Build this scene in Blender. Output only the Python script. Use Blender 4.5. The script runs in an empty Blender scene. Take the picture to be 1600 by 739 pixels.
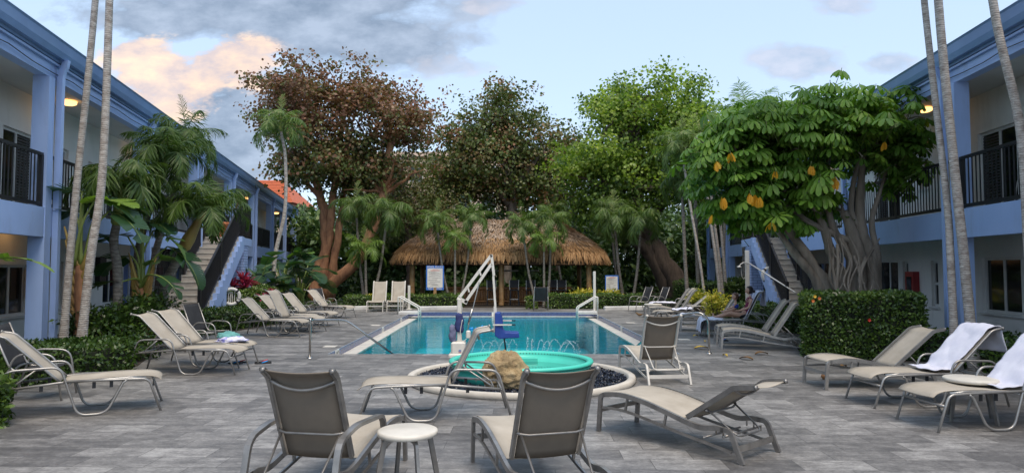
import bpy, math, random
import numpy as np
from mathutils import Vector, Matrix
R = math.radians
PI = math.pi
scene = bpy.context.scene
COL = scene.collection

# ------------------------------------------------------------------ camera
H = 1.65                      # eye height
F = 1066.0                    # focal length in pixels of the 1600 px wide photograph
PITCH = math.atan(50.5 / F)
cam_d = bpy.data.cameras.new("camera")
cam = bpy.data.objects.new("camera", cam_d)
COL.objects.link(cam)
cam.location = (0, 0, H)
cam.rotation_euler = (PI / 2 + PITCH, 0, 0)
cam_d.sensor_width = 36.0
cam_d.lens = 36.0 * F / 1600.0
cam_d.clip_start = 0.05
cam_d.clip_end = 3000
scene.camera = cam

# ------------------------------------------------------------------ sky, sun, exposure
SUN_EL, SUN_AZ = 62.0, 160.0      # azimuth measured from +Y clockwise: high and behind the camera
world = bpy.data.worlds.new("World")
scene.world = world
world.use_nodes = True
wn, wl = world.node_tree.nodes, world.node_tree.links
wn.clear()
w_out = wn.new("ShaderNodeOutputWorld")
w_bg = wn.new("ShaderNodeBackground")
sky = wn.new("ShaderNodeTexSky")
sky.sky_type = 'NISHITA'
sky.sun_disc = False
sky.sun_elevation = R(SUN_EL)
sky.sun_rotation = R(SUN_AZ)
sky.air_density = 1.0
sky.dust_density = 0.6
sky.ozone_density = 1.6
w_bg.inputs[1].default_value = 0.15
wl.new(w_bg.outputs[0], w_out.inputs[0])


def wmath(op, a, b=None, c=None, clamp=False):
    n = wn.new("ShaderNodeMath"); n.operation = op; n.use_clamp = clamp
    for i, v in enumerate((a, b, c)):
        if v is None: continue
        if isinstance(v, (int, float)): n.inputs[i].default_value = v
        else: wl.new(v, n.inputs[i])
    return n.outputs[0]


tc = wn.new("ShaderNodeTexCoord")
sp = wn.new("ShaderNodeSeparateXYZ"); wl.new(tc.outputs['Generated'], sp.inputs[0])
dx, dy, dz = sp.outputs
# clouds live on the sky at bearing a = x/y and height b = z/y (front half), a plain layer elsewhere
ysafe = wmath('MAXIMUM', dy, 0.05)
ca = wmath('DIVIDE', dx, ysafe)
cb = wmath('DIVIDE', dz, ysafe)
cmb = wn.new("ShaderNodeCombineXYZ")
wl.new(ca, cmb.inputs[0]); wl.new(wmath('MULTIPLY', cb, 1.9), cmb.inputs[1])
nz = wn.new("ShaderNodeTexNoise")
nz.inputs['Scale'].default_value = 5.0; nz.inputs['Detail'].default_value = 9; nz.inputs['Roughness'].default_value = 0.60
nz.inputs['Distortion'].default_value = 0.35
wl.new(cmb.outputs[0], nz.inputs['Vector'])
noise = nz.outputs[0]
nz2 = wn.new("ShaderNodeTexNoise")
nz2.inputs['Scale'].default_value = 13.0; nz2.inputs['Detail'].default_value = 8; nz2.inputs['Roughness'].default_value = 0.6
mp2 = wn.new("ShaderNodeVectorMath"); mp2.operation = 'ADD'; mp2.inputs[1].default_value = (3.1, 7.7, 0.09)
wl.new(cmb.outputs[0], mp2.inputs[0]); wl.new(mp2.outputs[0], nz2.inputs['Vector'])


def blob(px, py, rx, ry):
    u = wmath('DIVIDE', wmath('SUBTRACT', ca, (px - 800) / F), rx / F)
    v = wmath('DIVIDE', wmath('SUBTRACT', cb, (420 - py) / F), ry / F)
    d = wmath('SQRT', wmath('ADD', wmath('MULTIPLY', u, u), wmath('MULTIPLY', v, v)))
    return wmath('SUBTRACT', 1.0, d, clamp=True)


def total(bl):
    s = bl[0]
    for b in bl[1:]: s = wmath('MAXIMUM', s, b)
    return s


greys = total([blob(440, -20, 400, 130), blob(570, 55, 220, 80), blob(365, 185, 150, 150), blob(250, 20, 230, 60), blob(400, 270, 130, 60)])
peach = total([blob(262, 122, 155, 82), blob(345, 98, 130, 62), blob(215, 78, 90, 34)])
small = total([blob(1262, 92, 105, 48), blob(1325, 2, 95, 46), blob(1400, 95, 80, 30), blob(700, 100, 90, 24), blob(770, 2, 60, 20)])


nmix = wmath('ADD', wmath('MULTIPLY', noise, 0.5), wmath('MULTIPLY', nz2.outputs[0], 0.5))


def mask(bl, gain, off, noise=noise, amp=2.3):
    # soft threshold of (blob + noise)
    s = wmath('ADD', wmath('MULTIPLY', bl, 1.0), wmath('MULTIPLY', wmath('SUBTRACT', noise, 0.5), amp))
    s = wmath('MULTIPLY', wmath('SUBTRACT', s, off), gain, clamp=True)
    s = wmath('MULTIPLY', s, wmath('MULTIPLY', bl, 6.0, clamp=True))
    return wmath('MULTIPLY', s, wmath('GREATER_THAN', dy, 0.05))


mg = mask(greys, 3.0, 0.14, nmix, 2.8)
mpch = mask(peach, 4.5, 0.20, nmix, 3.2)
ms = mask(small, 2.6, 0.22, nmix, 3.4)


def mixc(fac, a, b):
    n = wn.new("ShaderNodeMix"); n.data_type = 'RGBA'
    wl.new(fac, n.inputs[0]) if not isinstance(fac, float) else setattr(n.inputs[0], 'default_value', fac)
    for v, i in ((a, 6), (b, 7)):
        if isinstance(v, tuple): n.inputs[i].default_value = (*v, 1)
        else: wl.new(v, n.inputs[i])
    return n.outputs[2]


SKYK = 4.5   # brightness of a cloud colour in the units of the sky texture
k = lambda r, g, b: (r * SKYK, g * SKYK, b * SKYK)
# keep the texture's gradient, a little less saturated (thin high haze)
hs = wn.new("ShaderNodeHueSaturation"); hs.inputs['Saturation'].default_value = 0.62; hs.inputs['Value'].default_value = 0.85
wl.new(sky.outputs[0], hs.inputs['Color'])
veil = mixc(0.72, hs.outputs[0], k(0.36, 0.49, 0.67))
shade = wn.new("ShaderNodeMapRange"); shade.inputs[1].default_value = 0.36; shade.inputs[2].default_value = 0.66
wl.new(nz2.outputs[0], shade.inputs[0])
gcol = mixc(shade.outputs[0], k(0.15, 0.20, 0.28), k(0.31, 0.37, 0.47))
pcol = mixc(shade.outputs[0], k(0.46, 0.40, 0.42), k(0.86, 0.64, 0.46))
scol = mixc(shade.outputs[0], k(0.24, 0.30, 0.40), k(0.46, 0.46, 0.52))
c = mixc(wmath('MULTIPLY', mg, 0.86), veil, gcol)
c = mixc(wmath('MULTIPLY', mpch, 0.92), c, pcol)
c = mixc(wmath('MULTIPLY', ms, 0.6), c, scol)
wl.new(c, w_bg.inputs[0])

sun_d = bpy.data.lights.new("sun", 'SUN')
sun_d.energy = 1.5
sun_d.angle = R(40)
sun_d.color = (1.0, 0.86, 0.70)
sun = bpy.data.objects.new("sun", sun_d)
COL.objects.link(sun)
_el, _az = R(SUN_EL), R(SUN_AZ)
sd = Vector((math.sin(_az) * math.cos(_el), math.cos(_az) * math.cos(_el), math.sin(_el)))
sun.rotation_euler = sd.to_track_quat('Z', 'Y').to_euler()

scene.view_settings.view_transform = 'Standard'
scene.view_settings.look = 'None'
scene.view_settings.exposure = 1.25
scene.view_settings.gamma = 1.0
scene.view_settings.use_curve_mapping = False
scene.render.engine = 'CYCLES'
scene.cycles.max_bounces = 6
scene.cycles.diffuse_bounces = 3
scene.cycles.glossy_bounces = 3
scene.cycles.transmission_bounces = 4
scene.cycles.transparent_max_bounces = 8
scene.cycles.caustics_reflective = False
scene.cycles.caustics_refractive = False
scene.cycles.use_denoising = True

# ------------------------------------------------------------------ helpers
_cp, _sp = math.cos(PITCH), math.sin(PITCH)


def ray(px, py):
    x, u = (px - 800.0) / F, (369.5 - py) / F
    return Vector((x, _cp - u * _sp, u * _cp + _sp))


def G(px, py, z=0.0):
    """point of the plane at height z seen at a pixel of the photograph"""
    d = ray(px, py)
    t = (z - H) / d.z
    return Vector((d.x * t, d.y * t, z))


def A(px, py, Y):
    """point seen at a pixel, at distance Y in front of the camera"""
    d = ray(px, py)
    t = Y / d.y
    return Vector((d.x * t, Y, H + d.z * t))


def V(*a): return Vector(a)


def tag(o, label=None, cat=None, group=None, kind=None):
    if label: o['label'] = label
    if cat: o['category'] = cat
    if group: o['group'] = group
    if kind: o['kind'] = kind
    return o


def empty(name, loc=(0, 0, 0), rz=0.0, label=None, cat=None, group=None):
    o = bpy.data.objects.new(name, None)
    o.empty_display_size = 0.1
    COL.objects.link(o)
    o.location = loc
    o.rotation_euler = (0, 0, rz)
    return tag(o, label, cat, group)


def link(name, me, parent=None, loc=None):
    o = bpy.data.objects.new(name, me)
    COL.objects.link(o)
    if parent: o.parent = parent
    if loc is not None: o.location = loc
    return o


KIDS = {}


def children_of(o):
    return [c for c in COL.objects if c.parent == o]


def dup(o, loc, rz=None, label=None, group=None, scale=None):
    def rec(src, par):
        n = src.copy()
        COL.objects.link(n)
        if par is not None: n.parent = par
        for ch in kids[src.name]: rec(ch, n)
        return n
    kids = {}
    def coll(s):
        kids[s.name] = list(s.children)
        for q in s.children: coll(q)
    coll(o)
    r = rec(o, None)
    r.location = loc
    if rz is not None: r.rotation_euler = (0, 0, rz)
    if scale is not None: r.scale = (scale,) * 3 if isinstance(scale, (int, float)) else scale
    if label: r['label'] = label
    if group: r['group'] = group
    return r


class MB:
    """collects geometry, then links it as one mesh object"""
    def __init__(s): s.v = []; s.f = []; s.sm = []

    def add(s, vs, fs, smooth=False):
        n = len(s.v)
        s.v += [tuple(p) for p in vs]
        s.f += [tuple(i + n for i in f) for f in fs]
        s.sm += [smooth] * len(fs)
        return s

    def hexa(s, p):      # 8 corners: bottom 4 ccw, top 4
        return s.add(p, [(3, 2, 1, 0), (4, 5, 6, 7), (0, 1, 5, 4), (1, 2, 6, 5), (2, 3, 7, 6), (3, 0, 4, 7)])

    def box(s, c, d, rz=0.0, m=None):
        M = m or Matrix.Rotation(rz, 3, 'Z')
        c = Vector(c); h = Vector(d) / 2
        P = [c + M @ Vector((x * h.x, y * h.y, z * h.z)) for z in (-1, 1) for x, y in ((-1, -1), (1, -1), (1, 1), (-1, 1))]
        return s.hexa(P)

    def bev(s, c, d, b=0.01, rz=0.0):
        """box with chamfered vertical and top edges"""
        M = Matrix.Rotation(rz, 3, 'Z'); c = Vector(c); hx, hy, hz = d[0] / 2, d[1] / 2, d[2] / 2
        def ring(i, z):
            return [c + M @ Vector(p) for p in ((-hx + i + b, -hy + i, z), (hx - i - b, -hy + i, z), (hx - i, -hy + i + b, z), (hx - i, hy - i - b, z),
                    (hx - i - b, hy - i, z), (-hx + i + b, hy - i, z), (-hx + i, hy - i - b, z), (-hx + i, -hy + i + b, z))]
        vs = ring(0, -hz) + ring(0, hz - b) + ring(b, hz)
        fs = [tuple(range(7, -1, -1)), tuple(range(16, 24))]
        for r in (0, 8):
            for i in range(8):
                j = (i + 1) % 8
                fs.append((r + i, r + j, r + 8 + j, r + 8 + i))
        return s.add(vs, fs)

    def bar(s, a, b, w, h=None, up=(0, 0, 1)):
        a, b = Vector(a), Vector(b); h = h or w
        t = (b - a).normalized(); up = Vector(up)
        if abs(t.dot(up)) > 0.98: up = Vector((0, 1, 0))
        x = t.cross(up).normalized(); y = x.cross(t)
        P = []
        for q in (a, b):
            for i, j in ((-1, -1), (1, -1), (1, 1), (-1, 1)): P.append(q + x * (i * w / 2) + y * (j * h / 2))
        return s.hexa(P)

    def sweep(s, pts, prof, smooth=True, up=(0, 0, 1), cap=True, closed=False):
        """prof: list of (x,y) or a function of i giving it"""
        pts = [Vector(p) for p in pts]; n = len(pts)
        vs = []; up = Vector(up); lx = None
        for i, p in enumerate(pts):
            if closed: t = pts[(i + 1) % n] - pts[i - 1]
            else: t = pts[min(i + 1, n - 1)] - pts[max(i - 1, 0)]
            t.normalize()
            if lx is None:
                u = up if abs(t.dot(up)) < 0.95 else Vector((0, 1, 0)) if abs(t.y) < 0.9 else Vector((1, 0, 0))
                x = t.cross(u).normalized()
            else:
                x = (lx - t * lx.dot(t)).normalized()
            lx = x; y = x.cross(t)
            pr = prof(i) if callable(prof) else prof
            m = len(pr)
            for (a, b) in pr: vs.append(p + x * a + y * b)
        fs = []
        for i in range(n if closed else n - 1):
            for j in range(m):
                k_ = (j + 1) % m; i2 = (i + 1) % n
                fs.append((i * m + j, i * m + k_, i2 * m + k_, i2 * m + j))
        if cap and not closed:
            fs.append(tuple(range(m - 1, -1, -1))); fs.append(tuple(range((n - 1) * m, n * m)))
        return s.add(vs, fs, smooth)

    def tube(s, pts, r, seg=8, cap=True, closed=False):
        rr = r if callable(r) else (lambda i, r=r: r[i]) if isinstance(r, (list, tuple)) else (lambda i, r=r: r)
        return s.sweep(pts, lambda i: [(rr(i) * math.cos(2 * PI * k_ / seg), rr(i) * math.sin(2 * PI * k_ / seg)) for k_ in range(seg)], cap=cap, closed=closed)

    def lathe(s, prof, c=(0, 0, 0), seg=32, smooth=True):
        c = Vector(c); vs = []; m = len(prof)
        for k_ in range(seg):
            a = 2 * PI * k_ / seg
            for r, z in prof: vs.append(c + Vector((r * math.cos(a), r * math.sin(a), z)))
        fs = []
        for k_ in range(seg):
            q = (k_ + 1) % seg
            for j in range(m - 1):
                fs.append((k_ * m + j, q * m + j, q * m + j + 1, k_ * m + j + 1))
        return s.add(vs, fs, smooth)

    def build(s, name, mat, parent=None, origin=None, bevel=None):
        o_ = Vector(origin) if origin is not None else Vector((0, 0, 0))
        me = bpy.data.meshes.new(name)
        me.from_pydata([(p[0] - o_.x, p[1] - o_.y, p[2] - o_.z) for p in s.v], [], s.f)
        me.polygons.foreach_set('use_smooth', s.sm)
        me.materials.append(mat)
        me.update()
        o = link(name, me, parent)
        if parent is None and origin is not None: o.location = o_
        if bevel:
            b = o.modifiers.new('bevel', 'BEVEL'); b.width = bevel; b.segments = 2; b.limit_method = 'ANGLE'; b.angle_limit = R(35)
        return o


def smooth_path(pts, r=0.06, n=5):
    """round the corners of a polyline"""
    pts = [Vector(p) for p in pts]; out = [pts[0]]
    for i in range(1, len(pts) - 1):
        a, b, c_ = pts[i - 1], pts[i], pts[i + 1]
        ra = min(r, (a - b).length * .48, (c_ - b).length * .48)
        p0 = b + (a - b).normalized() * ra; p1 = b + (c_ - b).normalized() * ra
        for k_ in range(n + 1):
            t = k_ / n
            out.append(p0 * (1 - t) ** 2 + b * 2 * t * (1 - t) + p1 * t * t)
    out.append(pts[-1])
    return out


def catmull(pts, n=6):
    pts = [Vector(p) for p in pts]
    P = [pts[0] * 2 - pts[1]] + pts + [pts[-1] * 2 - pts[-2]]
    out = []
    for i in range(1, len(P) - 2):
        a, b, c_, d = P[i - 1:i + 3]
        for k_ in range(n):
            t = k_ / n
            out.append(0.5 * ((2 * b) + (c_ - a) * t + (2 * a - 5 * b + 4 * c_ - d) * t * t + (3 * b - a - 3 * c_ + d) * t ** 3))
    out.append(pts[-1])
    return out


# ------------------------------------------------------------------ materials
def newmat(name):
    m = bpy.data.materials.new(name); m.use_nodes = True
    n, l = m.node_tree.nodes, m.node_tree.links
    return m, n, l, n['Principled BSDF']


def mix(n, l, fac, a, b, mode='MIX'):
    q = n.new("ShaderNodeMix"); q.data_type = 'RGBA'; q.blend_type = mode
    if isinstance(fac, (int, float)): q.inputs[0].default_value = fac
    else: l.new(fac, q.inputs[0])
    for v, i in ((a, 6), (b, 7)):
        if isinstance(v, (tuple, list)): q.inputs[i].default_value = (*v[:3], 1)
        else: l.new(v, q.inputs[i])
    return q.outputs[2]


def noise_node(n, l, scale, detail=4, rough=0.55, vec=None, coord='Object', stretch=None):
    if vec is None:
        t = n.new("ShaderNodeTexCoord"); vec = t.outputs[coord]
    if stretch:
        mp = n.new("ShaderNodeMapping"); mp.inputs['Scale'].default_value = stretch
        l.new(vec, mp.inputs[0]); vec = mp.outputs[0]
    q = n.new("ShaderNodeTexNoise"); q.inputs['Scale'].default_value = scale
    q.inputs['Detail'].default_value = detail; q.inputs['Roughness'].default_value = rough
    l.new(vec, q.inputs['Vector'])
    return q.outputs[0]


def ramp(n, l, src, stops):
    q = n.new("ShaderNodeValToRGB"); l.new(src, q.inputs[0])
    e = q.color_ramp.elements
    while len(e) < len(stops): e.new(0.5)
    for i, (p, c_) in enumerate(stops):
        e[i].position = p; e[i].color = (*c_[:3], 1) if isinstance(c_, (tuple, list)) else (c_, c_, c_, 1)
    return q.outputs[0]


def bump(n, l, bs, h, strength=0.3, dist=0.01):
    b = n.new("ShaderNodeBump"); b.inputs['Strength'].default_value = strength; b.inputs['Distance'].default_value = dist
    l.new(h, b.inputs['Height']); l.new(b.outputs[0], bs.inputs['Normal'])


MATS = {}


def simple(name, c1, c2=None, scale=6, rough=0.6, metal=0.0, bmp=0.0, bscale=None, stretch=None, spec=0.5, dist=0.01, lo=0.35, hi=0.65, detail=5):
    m, n, l, bs = newmat(name)
    c2 = c2 or tuple(x * 0.8 for x in c1)
    nn = noise_node(n, l, scale, detail, stretch=stretch)
    l.new(ramp(n, l, nn, [(lo, c2), (hi, c1)]), bs.inputs['Base Color'])
    bs.inputs['Roughness'].default_value = rough; bs.inputs['Metallic'].default_value = metal
    bs.inputs['Specular IOR Level'].default_value = spec
    if bmp: bump(n, l, bs, noise_node(n, l, bscale or scale * 4, 4, stretch=stretch), bmp, dist)
    MATS[name] = m
    return m


def leafmat(name, stops, rough=0.45, trans=0.25, spec=0.4):
    m, n, l, bs = newmat(name)
    at_ = n.new("ShaderNodeAttribute"); at_.attribute_name = 'v'
    col = ramp(n, l, at_.outputs['Fac'], stops)
    l.new(col, bs.inputs['Base Color'])
    bs.inputs['Roughness'].default_value = rough; bs.inputs['Specular IOR Level'].default_value = spec
    if trans:
        tr = n.new("ShaderNodeBsdfTranslucent"); l.new(mix(n, l, 1.0, col, (1.6, 1.9, 0.7), 'MULTIPLY'), tr.inputs[0])
        ms_ = n.new("ShaderNodeMixShader"); ms_.inputs[0].default_value = trans
        l.new(bs.outputs[0], ms_.inputs[1]); l.new(tr.outputs[0], ms_.inputs[2])
        l.new(ms_.outputs[0], n['Material Output'].inputs[0])
    MATS[name] = m
    return m


# ------------------------------------------------------------------ leaves in bulk (numpy)
TEMPL = {
    'diamond': (np.array([(0, 0, 0), (.45, -.5, .06), (1, 0, -.12), (.45, .5, .06)], float), [(0, 1, 2, 3)]),
    'round': (np.array([(0, 0, 0), (.3, -.5, .04), (.75, -.46, .02), (1, 0, -.08), (.75, .46, .02), (.3, .5, .04)], float), [(0, 1, 2, 3, 4, 5)]),
    'blade': (np.array([(0, -.25, 0), (0, .25, 0), (.4, .5, 0.02), (.4, -.5, 0.02), (.75, -.35, -.06), (.75, .35, -.06), (1, 0, -.22)], float),
              [(0, 3, 2, 1), (3, 4, 5, 2), (4, 6, 5)]),
    'obl': (np.array([(0, 0, 0), (.18, -.30, .02), (.55, -.5, .03), (.88, -.44, -.07), (1, 0, -.15), (.88, .44, -.07), (.55, .5, .03), (.18, .30, .02), (.55, 0, -.03)], float),
            [(0, 1, 2, 8), (8, 2, 3, 4), (8, 4, 5, 6), (0, 8, 6, 7)]),
    'strip': (np.array([(0, -.5, 0), (0, .5, 0), (1, .3, 0), (1, -.3, 0)], float), [(0, 3, 2, 1)]),
}


class LB:
    """bulk leaves"""
    def __init__(s, seed=1): s.P = []; s.D = []; s.N = []; s.L = []; s.W = []; s.val = []; s.rng = np.random.default_rng(seed)

    def add(s, P, D, N, L, W, v):
        n = len(P)
        if n == 0: return
        s.P.append(np.asarray(P, float)); s.D.append(np.asarray(D, float)); s.N.append(np.asarray(N, float))
        s.L.append(np.broadcast_to(L, n).astype(float)); s.W.append(np.broadcast_to(W, n).astype(float)); s.val.append(np.broadcast_to(v, n).astype(float))

    def build(s, name, templ, mat, parent=None, smooth=True, origin=(0, 0, 0)):
        P, D, N = np.concatenate(s.P), np.concatenate(s.D), np.concatenate(s.N)
        L, W, v = np.concatenate(s.L), np.concatenate(s.W), np.concatenate(s.val)
        P = P - np.array(origin)
        D /= np.linalg.norm(D, axis=1, keepdims=True) + 1e-9
        S = np.cross(N, D); S /= np.linalg.norm(S, axis=1, keepdims=True) + 1e-9
        N = np.cross(D, S)
        T, FS = TEMPL[templ]
        n, m = len(P), len(T)
        X = P[:, None, :] + D[:, None, :] * (T[None, :, 0, None] * L[:, None, None]) + S[:, None, :] * (T[None, :, 1, None] * W[:, None, None]) \
            + N[:, None, :] * (T[None, :, 2, None] * L[:, None, None])
        me = bpy.data.meshes.new(name)
        me.vertices.add(n * m)
        me.vertices.foreach_set('co', X.reshape(-1).astype(np.float32))
        loops = np.concatenate([np.array(f) for f in FS]); sizes = np.array([len(f) for f in FS])
        allv = (loops[None, :] + (np.arange(n) * m)[:, None]).reshape(-1)
        me.loops.add(len(allv)); me.loops.foreach_set('vertex_index', allv.astype(np.int32))
        ts = np.tile(sizes, n)
        me.polygons.add(len(ts))
        st = np.concatenate([[0], np.cumsum(ts)[:-1]])
        me.polygons.foreach_set('loop_start', st.astype(np.int32))
        me.polygons.foreach_set('use_smooth', np.full(len(ts), smooth))
        at_ = me.attributes.new('v', 'FLOAT', 'FACE')
        at_.data.foreach_set('value', np.repeat(v, len(FS)).astype(np.float32))
        me.materials.append(mat)
        me.update(calc_edges=True)
        me.validate()
        return link(name, me, parent)


def unit(a): return a / (np.linalg.norm(a, axis=-1, keepdims=True) + 1e-9)


def bough_points(rng, ells, nb, per, br, shell=.5, low=-.8, flat=.55):
    """leaf clumps gathered on boughs, so that gaps stay open between them"""
    B = crown_points(rng, ells, nb, shell, low)
    s = rng.uniform(.55, 1.25, (len(B), 1, 1)) * br
    off = rng.normal(size=(len(B), per, 3)) * s * np.array([1, 1, flat])
    return (B[:, None, :] + off).reshape(-1, 3)


def crown_points(rng, ells, n, shell=0.45, low=-0.75):
    """clump centres inside a union of ellipsoids, denser towards the outside"""
    out = []; w = np.array([e[3] * e[4] * e[5] for e in ells]) ** (2 / 3.); w = w / w.sum()
    for e, k_ in zip(ells, rng.multinomial(n, w)):
        d = unit(rng.normal(size=(k_ * 2, 3))); d = d[d[:, 2] > low][:k_]
        r = rng.random((len(d), 1)) ** shell
        out.append(np.array(e[:3]) + d * r * np.array(e[3:]))
    return np.concatenate(out)


def clump_leaves(lb, C, per, cr, L, W, v0=.5, vs=.22, vl=.12, up=0.5, droop=0.0, flat=0.7, center=None):
    """round each centre scatter leaves facing outwards and up"""
    rng = lb.rng; n = len(C)
    base = np.clip(rng.normal(v0, vs, n), 0, 1)
    off = rng.normal(size=(n, per, 3)) * cr * np.array([1, 1, flat])
    P = (C[:, None, :] + off).reshape(-1, 3)
    D = rng.normal(size=(n * per, 3)); D = unit(D + unit(off.reshape(-1, 3)) * 0.8); D[:, 2] -= droop
    N = rng.normal(size=(n * per, 3)) * 0.75; N[:, 2] += up
    if center is not None: N += unit(P - np.array(center)) * 0.7
    v = np.clip(np.repeat(base, per) + rng.normal(0, vl, n * per), 0, 1)
    Ls = L * rng.uniform(.65, 1.25, n * per)
    lb.add(P, D, N, Ls, Ls * (W / L), v)

# ================================================================== materials of the setting
rng0 = np.random.default_rng(7)
random.seed(5)
BLUE = simple('blue_paint', (.38, .51, .79), (.34, .47, .75), scale=1.3, rough=.55, bmp=.12, bscale=60, dist=.004)
def weather(m, col=(.62, .60, .56), amt=.55):
    n, l = m.node_tree.nodes, m.node_tree.links; bs = n['Principled BSDF']; src = bs.inputs['Base Color'].links[0].from_socket
    s1 = noise_node(n, l, 3.2, 8, .7, stretch=(1, 1, .16)); s2 = noise_node(n, l, .8, 5, .6)
    f1 = ramp(n, l, s1, [(.50, 0), (.72, amt)]); f2 = ramp(n, l, s2, [(.45, 0), (.62, 1)])
    q = n.new("ShaderNodeMath"); q.operation = 'MULTIPLY'; l.new(f1, q.inputs[0]); l.new(f2, q.inputs[1])
    l.new(mix(n, l, q.outputs[0], src, tuple(c * .55 for c in col)), bs.inputs['Base Color'])
weather(BLUE, (.40, .46, .62), .5)
simple('blue_gutter', (.21, .33, .55), (.18, .29, .50), scale=2, rough=.4)
simple('white_stucco', (.78, .77, .73), (.70, .69, .66), scale=.9, rough=.8, bmp=.2, bscale=70, dist=.004)
weather(MATS['white_stucco'], (.8, .76, .68), .45)
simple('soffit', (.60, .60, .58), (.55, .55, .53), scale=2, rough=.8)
simple('white_frame', (.66, .66, .64), (.6, .6, .58), scale=5, rough=.4)
simple('black_metal', (.012, .012, .014), (.018, .018, .02), scale=9, rough=.42)
simple('dark_glass', (.008, .010, .012), (.012, .014, .016), scale=1, rough=.06, spec=.6)
simple('blind', (.05, .055, .06), (.03, .033, .036), scale=40, stretch=(.01, .01, 1), rough=.5)
simple('blue_door', (.16, .24, .48), (.14, .21, .44), rough=.5)
simple('red_box', (.34, .02, .02), (.26, .015, .018), rough=.4)
simple('soil', (.05, .038, .026), (.02, .016, .012), scale=5, rough=.95, bmp=.8, bscale=30, dist=.03)
simple('garden_path', (.17, .16, .155), (.12, .115, .11), scale=3, rough=.8)
simple('white_kerb', (.56, .56, .54), (.42, .42, .41), scale=3, rough=.75, bmp=.15, lo=.3, hi=.55)
simple('stair_tile', (.50, .46, .41), (.40, .37, .33), scale=4, rough=.7, bmp=.1)
simple('terracotta', (.50, .17, .07), (.40, .13, .055), scale=7, rough=.7)
simple('orange_tiles', (.52, .13, .05), (.40, .10, .04), scale=3, rough=.7)
simple('cream_wall', (.62, .47, .36), (.56, .42, .33), scale=1, rough=.8)
simple('off_white', (.68, .66, .60), (.60, .58, .53), scale=4, rough=.45)
simple('steel', (.50, .49, .47), (.42, .41, .39), scale=9, rough=.22, metal=1.0)


def lampmat(name, col, st):
    m, n, l, bs = newmat(name)
    bs.inputs['Emission Color'].default_value = (*col, 1); bs.inputs['Emission Strength'].default_value = st
    bs.inputs['Base Color'].default_value = (*col, 1)
    MATS[name] = m; return m
lampmat('lamp_glow', (1.0, .56, .20), 1.1)

# brick painted blue
m, n, l, bs = newmat('blue_brick'); MATS['blue_brick'] = m
t = n.new("ShaderNodeTexCoord")
sx = n.new("ShaderNodeSeparateXYZ"); l.new(t.outputs['Object'], sx.inputs[0])
ad = n.new("ShaderNodeMath"); ad.operation = 'ADD'; l.new(sx.outputs[0], ad.inputs[0]); l.new(sx.outputs[1], ad.inputs[1])
cm = n.new("ShaderNodeCombineXYZ"); l.new(ad.outputs[0], cm.inputs[0]); l.new(sx.outputs[2], cm.inputs[1])
bk = n.new("ShaderNodeTexBrick"); l.new(cm.outputs[0], bk.inputs['Vector'])
bk.inputs['Scale'].default_value = 1.0; bk.inputs['Brick Width'].default_value = .26; bk.inputs['Row Height'].default_value = .095
bk.inputs['Mortar Size'].default_value = .009; bk.inputs['Color1'].default_value = (.38, .51, .79, 1); bk.inputs['Color2'].default_value = (.35, .44, .71, 1)
bk.inputs['Mortar'].default_value = (.15, .21, .40, 1)
l.new(bk.outputs['Color'], bs.inputs['Base Color']); bs.inputs['Roughness'].default_value = .6
inv = n.new("ShaderNodeMath"); inv.operation = 'SUBTRACT'; inv.inputs[0].default_value = 1; l.new(bk.outputs['Fac'], inv.inputs[1])
bump(n, l, bs, inv.outputs[0], .9, .012)

# stone paving of the deck
m, n, l, bs = newmat('deck_stone'); MATS['deck_stone'] = m
t = n.new("ShaderNodeTexCoord")
mp = n.new("ShaderNodeMapping"); mp.inputs['Rotation'].default_value = (0, 0, R(1.0)); mp.inputs['Location'].default_value = (.13, .07, 0)
l.new(t.outputs['Object'], mp.inputs[0])
def brick(w, h, off, c1, c2, mort=.0035):
    b = n.new("ShaderNodeTexBrick"); l.new(mp.outputs[0], b.inputs['Vector'])
    b.inputs['Scale'].default_value = 1; b.inputs['Brick Width'].default_value = w; b.inputs['Row Height'].default_value = h
    b.inputs['Mortar Size'].default_value = mort; b.inputs['Mortar Smooth'].default_value = .2; b.offset = off; b.inputs['Bias'].default_value = 0
    b.inputs['Color1'].default_value = (c1,) * 3 + (1,); b.inputs['Color2'].default_value = (c2,) * 3 + (1,); b.inputs['Mortar'].default_value = (.5, .5, .5, 1)
    return b
b1 = brick(.61, .305, .37, 0.0, 1.0)
veins = noise_node(n, l, 4.2, 10, .74, mp.outputs[0], stretch=(1, 1.9, 1))
fine = noise_node(n, l, 30, 8, .75, mp.outputs[0], stretch=(1, 1.6, 1))
blot = noise_node(n, l, .42, 4, .6, mp.outputs[0])
def mth(op, a, b, c=None):
    q = n.new("ShaderNodeMath"); q.operation = op
    for i, v_ in enumerate((a, b, c)):
        if v_ is None: continue
        if isinstance(v_, (int, float)): q.inputs[i].default_value = v_
        else: l.new(v_, q.inputs[i])
    return q.outputs[0]
sepc = n.new("ShaderNodeSeparateColor"); l.new(b1.outputs['Color'], sepc.inputs[0])
tone = mth('MULTIPLY_ADD', sepc.outputs[0], .38, mth('MULTIPLY_ADD', veins, 1.65, mth('MULTIPLY_ADD', fine, 1.15, mth('MULTIPLY_ADD', blot, .70, -1.45))))
stone = ramp(n, l, tone, [(.0, (.060, .058, .058)), (.35, (.125, .121, .118)), (.62, (.215, .208, .200)), (1.0, (.40, .39, .375))])
seam = mix(n, l, mth('MULTIPLY', b1.outputs['Fac'], .85), stone, (.055, .052, .05))
l.new(seam, bs.inputs['Base Color'])
rg = n.new("ShaderNodeMapRange"); rg.inputs[3].default_value = .38; rg.inputs[4].default_value = .62
l.new(fine, rg.inputs[0]); l.new(rg.outputs[0], bs.inputs['Roughness'])
bump(n, l, bs, mth('SUBTRACT', mth('MULTIPLY', fine, .35), b1.outputs['Fac']), .35, .004)

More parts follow.
